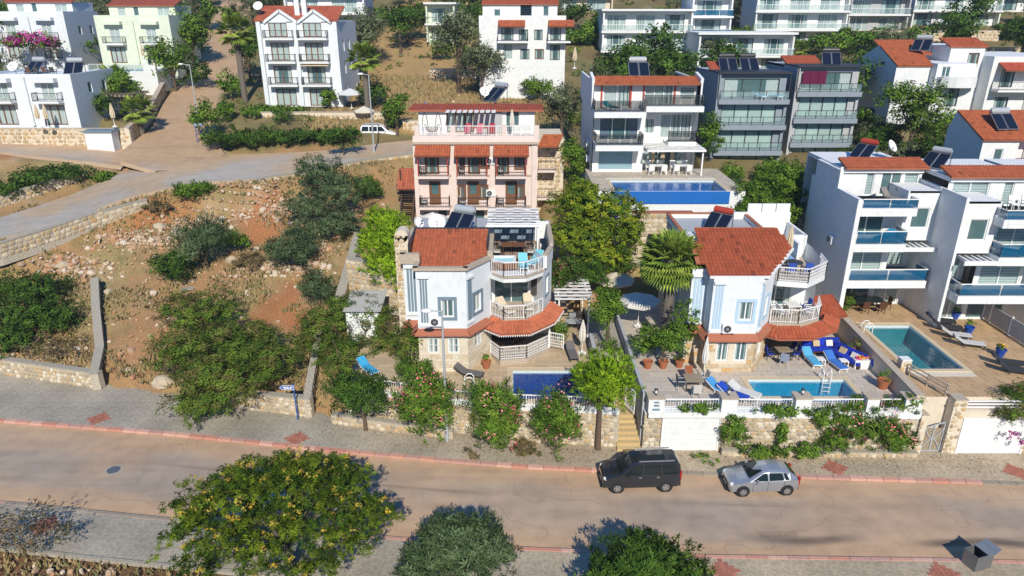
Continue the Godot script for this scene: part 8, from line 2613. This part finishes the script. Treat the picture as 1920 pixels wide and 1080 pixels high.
	for q in [["dark", 1055, 560, 470, 70, "pinkish oleander behind the left villa's right wall", pink], ["dark", 1105, 540, 480, 80, "dark shrub under the big yellow-green tree", null], ["feather", 765, 690, 610, 60, "thin green sapling against the left villa's stone wall", null], ["broad", 1048, 640, 600, 36, "clipped green bush behind the pale green gate", null], ["broad", 1140, 665, 630, 30, "low bush at the foot of the round tree", null], ["broad", 1010, 440, 405, 40, "small shrub behind the roof pergola", null], ["dark", 760, 590, 555, 50, "dark bush beside the tin shed", null], ["feather", 640, 720, 660, 60, "pale feathery sapling above the plot's side wall", null], ["spike", 775, 720, 670, 70, "leafy shrub behind the lamp-post oleander", null], ["feather", 1570, 600, 545, 60, "straggly creeper at the corner of the right villa's red canopy", null], ["dark", 1160, 520, 470, 60, "dark shrub behind the palm", null]]:
		grow(q[0], "garden_shrub", q[5], "shrub", q[1], q[2], q[3], q[4], 0.0, "shrubs round the two villas", q[6], 2.6 if q[2] > 560 else 4.5, 1.1)

func build_hill_plants():
	leaf_scale = 0.55
	scatter_shrubs()
	leaf_scale = 1.0
	var V = func(x, y, z): return Vector3(x, y, z)
	# [kind, foot x, foot y, top y, width, bare trunk, label]
	var trees = [["dark", 645, 295, 232, 70, 0.05, "dark shrub tree at the road bend left of the white van"], ["olive", 690, 130, 18, 85, 0.15, "grey olive tree right of the gabled white block"], ["olive", 860, 175, 15, 105, 0.2, "large grey olive tree on the dry grass slope, leftmost of three"], ["olive", 905, 190, 75, 90, 0.2, "grey-brown olive tree on the dry slope, middle of three"], ["olive", 945, 175, 95, 80, 0.2, "thin olive tree on the dry slope nearest the red awning house"], ["dark", 770, 80, 0, 80, 0.1, "dense dark green tree at the top of the dry slope"], ["olive", 1052, 265, 150, 85, 0.12, "silvery olive tree right of the guest house's red roof"], ["broad", 745, 255, 168, 46, 0.05, "upright green tree above the white van"], ["broad", 1075, 360, 255, 62, 0.0, "narrow green thicket left of the orange-roofed villa"], ["broad", 1080, 420, 330, 60, 0.05, "green shrub tree below the narrow thicket"], ["broad", 1328, 310, 205, 48, 0.0, "green thicket between the white and grey villas"], ["broad", 1700, 300, 148, 125, 0.15, "tall rich green tree in front of the rounded balcony"], ["dark", 1430, 470, 345, 85, 0.0, "dark cypress-like thicket left of the blue glass villa"], ["broad", 1480, 455, 305, 95, 0.05, "bright green tree against the blue glass villa's side wall"], ["dark", 1385, 430, 350, 50, 0.0, "narrow dark cypress at the raised pool's right corner"], ["dark", 1500, 470, 380, 70, 0.0, "dark ivy mass low against the blue glass villa's side wall"], ["broad", 1410, 420, 330, 60, 0.0, "green thicket right of the raised pool"], ["dark", 1630, 310, 235, 60, 0.0, "dark thicket below the tall rich green tree"], ["dark", 1750, 320, 260, 70, 0.0, "dark shrubs behind the blue glass villa's second roof"], ["broad", 1340, 120, 92, 60, 0.0, "shrubs at the foot of the low white villa"], ["dark", 1160, 330, 290, 30, 0.0, "small shrub at the raised terrace's left corner"], ["olive", 1690, 330, 262, 60, 0.0, "grey shrub behind the blue glass villa's roof"], ["broad", 365, 130, 15, 85, 0.05, "leafy tree at the left edge of the steep lane"], ["dark", 375, 170, 110, 50, 0.0, "dark shrub overhanging the steep lane"], ["broad", 345, 85, 20, 60, 0.1, "green tree beside the mint house's right wall"], ["broad", 130, 110, 40, 60, 0.1, "green tree between the white and mint houses"], ["broad", 165, 120, 60, 55, 0.1, "leafy tree below the palms by the mint house"], ["broad", 435, 190, 130, 50, 0.05, "leafy green shrub by the tall palm's trunk"], ["dark", 470, 150, 60, 60, 0.1, "dark foliage behind the tall palm"], ["broad", 390, 262, 180, 62, 0.0, "big bush at the lane's lower corner"], ["broad", 425, 230, 180, 40, 0.0, "bush above the hedge at the lane corner"], ["olive", 1185, 130, 85, 45, 0.05, "reddish olive bush below the white terraced villa"], ["dark", 1240, 135, 88, 40, 0.0, "pointed green bush below the pale pool strip"], ["broad", 1280, 140, 95, 60, 0.0, "mixed green bushes right of the pale pool strip"], ["olive", 1335, 130, 65, 60, 0.05, "grey olive tree before the low white villa"], ["dark", 1370, 135, 80, 45, 0.05, "dark tree at the low white villa's end"], ["dark", 1080, 60, 5, 60, 0.05, "dark green tree left of the white terraced villa"], ["broad", 1105, 85, 40, 50, 0.0, "bright shrub below the terraced villa's corner"], ["olive", 1125, 75, 30, 40, 0.05, "small olive beside the terraced villa's steps"], ["olive", 1360, 40, 0, 80, 0.05, "grey trees at the very top, between the white villas"], ["broad", 1600, 100, 58, 110, 0.0, "long mass of shrubs under the tan terrace wall"], ["broad", 1660, 105, 65, 60, 0.0, "shrub at the end of the tan terrace wall"], ["dark", 1790, 80, 45, 50, 0.0, "dark shrub at the blue tarpaulin"], ["broad", 1895, 75, 35, 70, 0.0, "shrubs at the upper right edge"], ["broad", 1770, 260, 205, 60, 0.0, "bushes beside the white gabled house's wall"], ["feather", 1880, 290, 255, 60, 0.0, "dark shrub below the gabled house at the right edge"], ["broad", 1000, 150, 92, 50, 0.05, "green tree beside the house with red awnings"], ["broad", 1010, 190, 145, 70, 0.0, "hedge below the red awning house's steps"], ["dark", 880, 20, -20, 60, 0.1, "dark tree behind the top centre"], ["broad", 960, 120, 90, 60, 0.0, "light green bush before the red awning house"], ["dark", 640, 60, 0, 40, 0.1, "tree beside the building behind the gabled block"], ["dark", 500, 30, -10, 70, 0.1, "dark foliage behind the gabled block's left end"], ["broad", 20, 60, 0, 60, 0.05, "green tree at the top left corner"], ["broad", 620, 60, 10, 50, 0.0, "shrubs by the back building"], ["broad", 1610, 250, 200, 45, 0.0, "green bush between the grey villa and tall tree"], ["olive", 1655, 260, 220, 45, 0.0, "dull green shrub on the slope behind the tall tree"], ["spike", 690, 380, 320, 60, 0.0, "slim leafy tree beside the guest house's outside stair"], ["dark", 735, 240, 195, 40, 0.0, "ivy-like shrub on the gatepost above the white van"], ["broad", 620, 205, 165, 30, 0.0, "shrub at the gabled block's right corner"], ["broad", 1450, 90, 60, 50, 0.0, "shrub between the upper right villas"], ["broad", 1310, 30, 0, 50, 0.0, "small trees above the terraced villa"], ["broad", 225, 75, 35, 30, 0.0, "bush before the mint house's ground floor"], ["broad", 265, 115, 92, 30, 0.0, "clipped bush on the mint house's terrace"], ["broad", 235, 215, 125, 75, 0.1, "bright green tree left of the brown pergola"], ["dark", 200, 230, 165, 40, 0.0, "dark shrub against the flat-roofed house's shaded wall"], ["broad", 330, 175, 70, 80, 0.1, "broad tree overhanging the lane beside the mint house"], ["broad", 395, 60, 0, 45, 0.1, "tree at the top of the lane's left side"], ["dark", 130, 130, 75, 70, 0.1, "dark tree above the flat-roofed house's terrace"], ["broad", 60, 125, 95, 90, 0.0, "mixed garden greenery below the bougainvillea"], ["broad", 435, 60, 5, 30, 0.0, "bushes along the right side of the lane's upper end"], ["dark", 700, 205, 140, 60, 0.05, "dark bushes behind the fan palm beside the gabled block"], ["olive", 660, 60, 0, 70, 0.1, "grey olive behind the gabled block's right corner"]]
	for q in trees: grow(q[0], "garden_tree" if q[5] > 0.08 else "garden_shrub", q[6], "tree" if q[5] > 0.08 else "shrub", q[1], q[2], q[3], q[4], q[5], "trees and shrubs on the hillside")
	lobed("broad", "leafy_tree", "tall dense green tree mass between the raised blue pool and the blue glass villa", 1440, 470, [[1465, 345, 90, 110, 11.0], [1425, 375, 100, 110, 9.6], [1470, 410, 90, 100, 8.6], [1430, 430, 110, 90, 7.6], [1395, 405, 70, 110, 8.2]], 0.22, "", null, 1.3)
	var u := B.new()
	for i in 1900:   # low growth between the houses
		var x = rng.randf_range(-82, 104); var z = -pow(rng.randf_range(7.5, 13.0), 2.0)
		if abs(x) > -z * 0.78 or (x > -23 and x < 7 and z > -107) or (x > -50 and x < 6 and z > -80) or (x < 20 and z > -64): continue
		var bad = false
		for s in solids: if x > s[0] - 0.8 and x < s[1] + 0.8 and z > s[2] - 0.8 and z < s[3] + 1.6: bad = true
		for r in [ROAD_A, ROAD_B, ROAD_C]:
			var nr = near_road(x, z, r)
			if nr[0] < nr[2] + 1.2: bad = true
		for q in PADS: if x > q[0] - 1 and x < q[1] + 1 and z > q[2] - 1 and z < q[3] + 1: bad = true
		if bad or noise.get_noise_2d(x * 1.2, z * 1.2) < -0.15: continue
		var r2 = rng.randf_range(0.5, 1.1)
		leaf_ball(u, Vector3(x, ground(x, z) + r2 * 0.3, z), Vector3(r2 * 1.3, r2 * 0.6, r2 * 1.2), 60, 0.28, GREENS[["dark", "broad", "olive"][i % 3]] if i % 3 != 1 else GREENS.fresh, "broad")
	stuff(tag(obj("undergrowth", u, "leaves"), "low green undergrowth covering the ground between the hillside houses", "undergrowth"))
	# hedge of oleanders under the gabled block
	for k in 7: grow("darkspike", "hedge_oleander", ["hedge oleander at the lane corner, first in the row", "second oleander of the roadside hedge", "third oleander of the roadside hedge", "middle oleander of the roadside hedge", "fifth oleander of the roadside hedge", "sixth oleander of the roadside hedge", "hedge oleander nearest the white van"][k], "shrub", 412 + k * 33, 283 - k * 1.5, 240, 60, 0.0, "oleander hedge along the upper road")
	grow("broad", "flower_bed", "green border of low plants along the gabled block's wall", "shrub", 520, 207, 200, 150, 0.0)
	plant("broad", "bougainvillea", "broad magenta bougainvillea mass before the white house at the upper left", "shrub", V.call(-68.5, 17.2, -105.0), [[V.call(0, 3.4, 0), V.call(3.3, 1.1, 1.6)], [V.call(-2.2, 3.0, 0), V.call(1.8, 1.0, 1.4)], [V.call(2.6, 3.0, 0), V.call(1.9, 1.0, 1.4)]], "", GREENS.magenta + GREENS.magenta, 0.1, 0.7)
	for q in [[460, 192, 40, 2.6, "tall fan palm at the lane's right side before the gabled block"], [690, 215, 108, 2.3, "fan palm right of the gabled white block"], [222, 195, 150, 2.4, "low spreading palm before the flat-roofed left house"], [268, 255, 205, 2.1, "short palm on the small terrace by the junction"], [180, 90, 40, 2.2, "palm between the white and mint houses"], [160, 60, 25, 2.0, "palm behind the bougainvillea house"], [350, 100, 50, 2.0, "palm beside the mint house's side wall"], [1492, 118, 92, 1.7, "small palm beside the low white villa's deck"], [1255, 140, 118, 1.6, "bushy palm below the pale pool strip"], [1775, 95, 75, 1.5, "small palm under the blue tarpaulin"], [1580, 95, 66, 1.6, "palm among shrubs under the tan terrace wall"]]:
		var foot = on_ground(q[0], q[1])
		var h = clampf(ray_y(q[0], q[2], foot.z) - foot.y, 1.0, 9.0)
		palm("fan_palm", q[4], foot, h, q[3], 26, "fan palms on the hillside")

func scatter_shrubs():   # the greenery that fills the gaps between the houses up the slope
	var protos = []
	for k in 5:
		var kind = ["dark", "broad", "dark", "olive", "broad"][k]
		var tall = [0.0, 0.0, 0.12, 0.1, 0.0][k]
		var r = [Vector3(1.5, 1.0, 1.4), Vector3(1.2, 0.9, 1.2), Vector3(1.7, 1.7, 1.6), Vector3(1.6, 1.4, 1.5), Vector3(2.2, 0.8, 1.3)][k]
		protos.append([kind, tall, r])
	var made = [null, null, null, null, null]
	var n = 0
	for i in 2600:
		var x = rng.randf_range(-82, 104); var z = -pow(rng.randf_range(7.3, 13.2), 2.0)
		if rng.randf() < 0.3: x = rng.randf_range(17, 62); z = rng.randf_range(-98, -56)
		if n >= 290: break
		if abs(x) > -z * 0.78: continue
		if x > -23 and x < 7 and z > -107: continue
		if x > -45 and x < 6 and z > -80: continue
		if x > -50 and x < -31 and z > -112: continue
		if x < -20 and z > -84: continue
		if x < 20 and z > -63: continue
		var bad = false
		for s in solids: if x > s[0] - 1.2 and x < s[1] + 1.2 and z > s[2] - 1.0 and z < s[3] + 3.4: bad = true
		for r in [ROAD_A, ROAD_B, ROAD_C]:
			var nr = near_road(x, z, r)
			if nr[0] < nr[2] + 1.8: bad = true
		for p in PADS: if x > p[0] - 1 and x < p[1] + 1 and z > p[2] - 1 and z < p[3] + 1: bad = true
		if bad: continue
		var front = false   # low before a facade
		for s in solids: if x > s[0] - 2 and x < s[1] + 2 and z > s[3] and z < s[3] + 9: front = true
		var k = rng.randi() % 5
		if front: k = [0, 1, 4][rng.randi() % 3]
		var at = Vector3(x, ground(x, z), z)
		var label = ["dark rounded shrub filling a gap between the hillside houses", "fresh green shrub filling a gap between the hillside houses", "dark green bushy tree filling a gap between the hillside houses", "grey olive tree filling a gap between the hillside houses", "long low shrub filling a gap between the hillside houses"][k]
		var group = ["dark shrubs between the hillside houses", "fresh shrubs between the hillside houses", "dark bushy trees between the hillside houses", "olive trees between the hillside houses", "low shrubs between the hillside houses"][k]
		var o
		if made[k] == null:
			var tree = k in [2, 3]
			o = plant(protos[k][0], "hillside_tree" if tree else "hillside_shrub", label, "tree" if tree else "shrub", at, [[Vector3(0, protos[k][2].y * (0.9 + protos[k][1] * 5), 0), protos[k][2]]], group, null, 0.12 if tree else 0.0, 1.0)
			made[k] = o
		else: o = copy_of(made[k], at, rng.randf() * TAU, label, group)
		o.scale = Vector3.ONE * (rng.randf_range(0.8, 1.3) if front else (rng.randf_range(1.4, 2.5) if z < -105 else rng.randf_range(1.0, 2.1) if z < -85 else rng.randf_range(0.8, 1.3)))
		n += 1

func build_ground_cover():
	# dry grass, weeds and rubble: masses nobody could count
	var g := B.new()
	for i in 42000:
		var x = rng.randf_range(-47, -12); var z = rng.randf_range(-72, -39)
		if i > 28000 and i < 37000: x = rng.randf_range(-26, 6); z = rng.randf_range(-108, -84)
		elif i >= 37000 and i < 38500: x = rng.randf_range(-30, -14); z = rng.randf_range(-27.0, -21)
		if z > along(WALL_LINE, x) - 0.4 and z < -28: continue
		if z > -28 and z < along(KERB_NEAR, x) + 3.4: continue
		var d = noise.get_noise_2d(x * 1.6 + 70, z * 1.6)
		if d < -0.05 and z > -80 and z < -28: continue
		var on = false
		for r in [ROAD_A, ROAD_B, ROAD_C]:
			var nr = near_road(x, z, r) if z < -46 else [99, 0, 0]
			if nr[0] < nr[2] + 0.2: on = true
		if on: continue
		var y = near_ground(x, z)
		if z > -28: y = 0.0
		var tone = [Color(0.40, 0.29, 0.13), Color(0.33, 0.24, 0.11), Color(0.26, 0.21, 0.09), Color(0.17, 0.17, 0.06)][rng.randi() % 4] * rng.randf_range(0.8, 1.2)
		for k in 2:
			var a = rng.randf() * TAU
			var h = rng.randf_range(0.14, 0.42)
			var s = Vector3(cos(a), 0, sin(a)) * rng.randf_range(0.04, 0.09)
			var tip = Vector3(x, y + h, z) + Vector3(rng.randfn(), 0, rng.randfn()) * 0.12
			g.col = tone
			var p0 = Vector3(x, y - 0.02, z) - s; var p1 = Vector3(x, y - 0.02, z) + s
			var up = Vector3(0, 1, 0.4).normalized()
			if (p1 - p0).cross(tip - p0).dot(up) < 0:
				var sw = p0; p0 = p1; p1 = sw
			g.v.append(p0); g.v.append(tip); g.v.append(p1)
			for j in 3:
				g.n.append(Vector3(0, 1, 0.2).normalized()); g.c.append(tone)
	var go = obj("dry_grass", g, "petals")
	stuff(tag(go, "dry straw coloured grass over the empty plots and slope", "grass"))
	var rb := B.new()
	var piles = [[-21.5, -63.5, 6.5, 2.4, 800], [-37.5, -55.5, 5.0, 1.3, 420], [-33, -59.0, 4.5, 1.4, 420], [-29.5, -61.5, 4.0, 2.0, 360], [-19.5, -55.0, 4.5, 1.2, 420], [-17.0, -57.5, 3.0, 1.5, 160], [-33.5, -45.5, 3.0, 2.0, 120], [-24, -55, 10, 6, 220], [-26, -47, 9, 6, 130], [-7, -92, 8, 5, 120], [-22, -24.5, 6, 1.8, 90]]
	for p in piles:
		for i in int(p[4] * 1.3):
			var x = p[0] + rng.randfn() * p[2] * 0.5; var z = p[1] + rng.randfn() * p[3] * 0.5
			if z > along(WALL_LINE, x) - 0.6 and z < -28: continue
			var s = rng.randf_range(0.04, 0.14) * (2.2 if rng.randf() < 0.12 else 1.0)
			var y = near_ground(x, z) if z < -28 else 0.0
			rb.col = lin(["cdb59c", "c39f80", "d8c8b4", "b59a80", "c59672"][rng.randi() % 5])
			var sh = stone_shapes[rng.randi() % 6]
			var tf = Transform3D(Basis(Vector3(rng.randfn(), rng.randfn(), rng.randfn()).normalized(), rng.randf() * TAU) * Basis.from_scale(Vector3(s * 1.3, s, s * 0.8)), Vector3(x, y + s * 0.3, z))
			for k in range(0, sh.v.size(), 3): rb.tri(tf * sh.v[k], tf * sh.v[k + 2], tf * sh.v[k + 1])
	stuff(tag(obj("rubble", rb, "stones"), "reddish broken stone rubble strewn over the slope", "rubble"))
	var lf := B.new()
	for i in 900:
		var x = rng.randf_range(-12, 28)
		var z = lerp(along(KERB_FAR, x) - 0.4, along(WALL_LINE, x) + 0.1, pow(rng.randf(), 0.5))
		var p = Vector3(x, 0.14, z)
		lf.col = [Color(0.2, 0.09, 0.04), Color(0.14, 0.09, 0.05), Color(0.1, 0.09, 0.05)][rng.randi() % 3]
		var a = rng.randf() * TAU
		var u = Vector3(cos(a), 0.1, sin(a)) * 0.06; var w = Vector3(-sin(a), 0, cos(a)) * 0.03
		lf.quad(p - u, p - w, p + u, p + w)
	stuff(tag(obj("fallen_leaves", lf, "petals"), "brown fallen leaves on the far pavement", "leaves"))
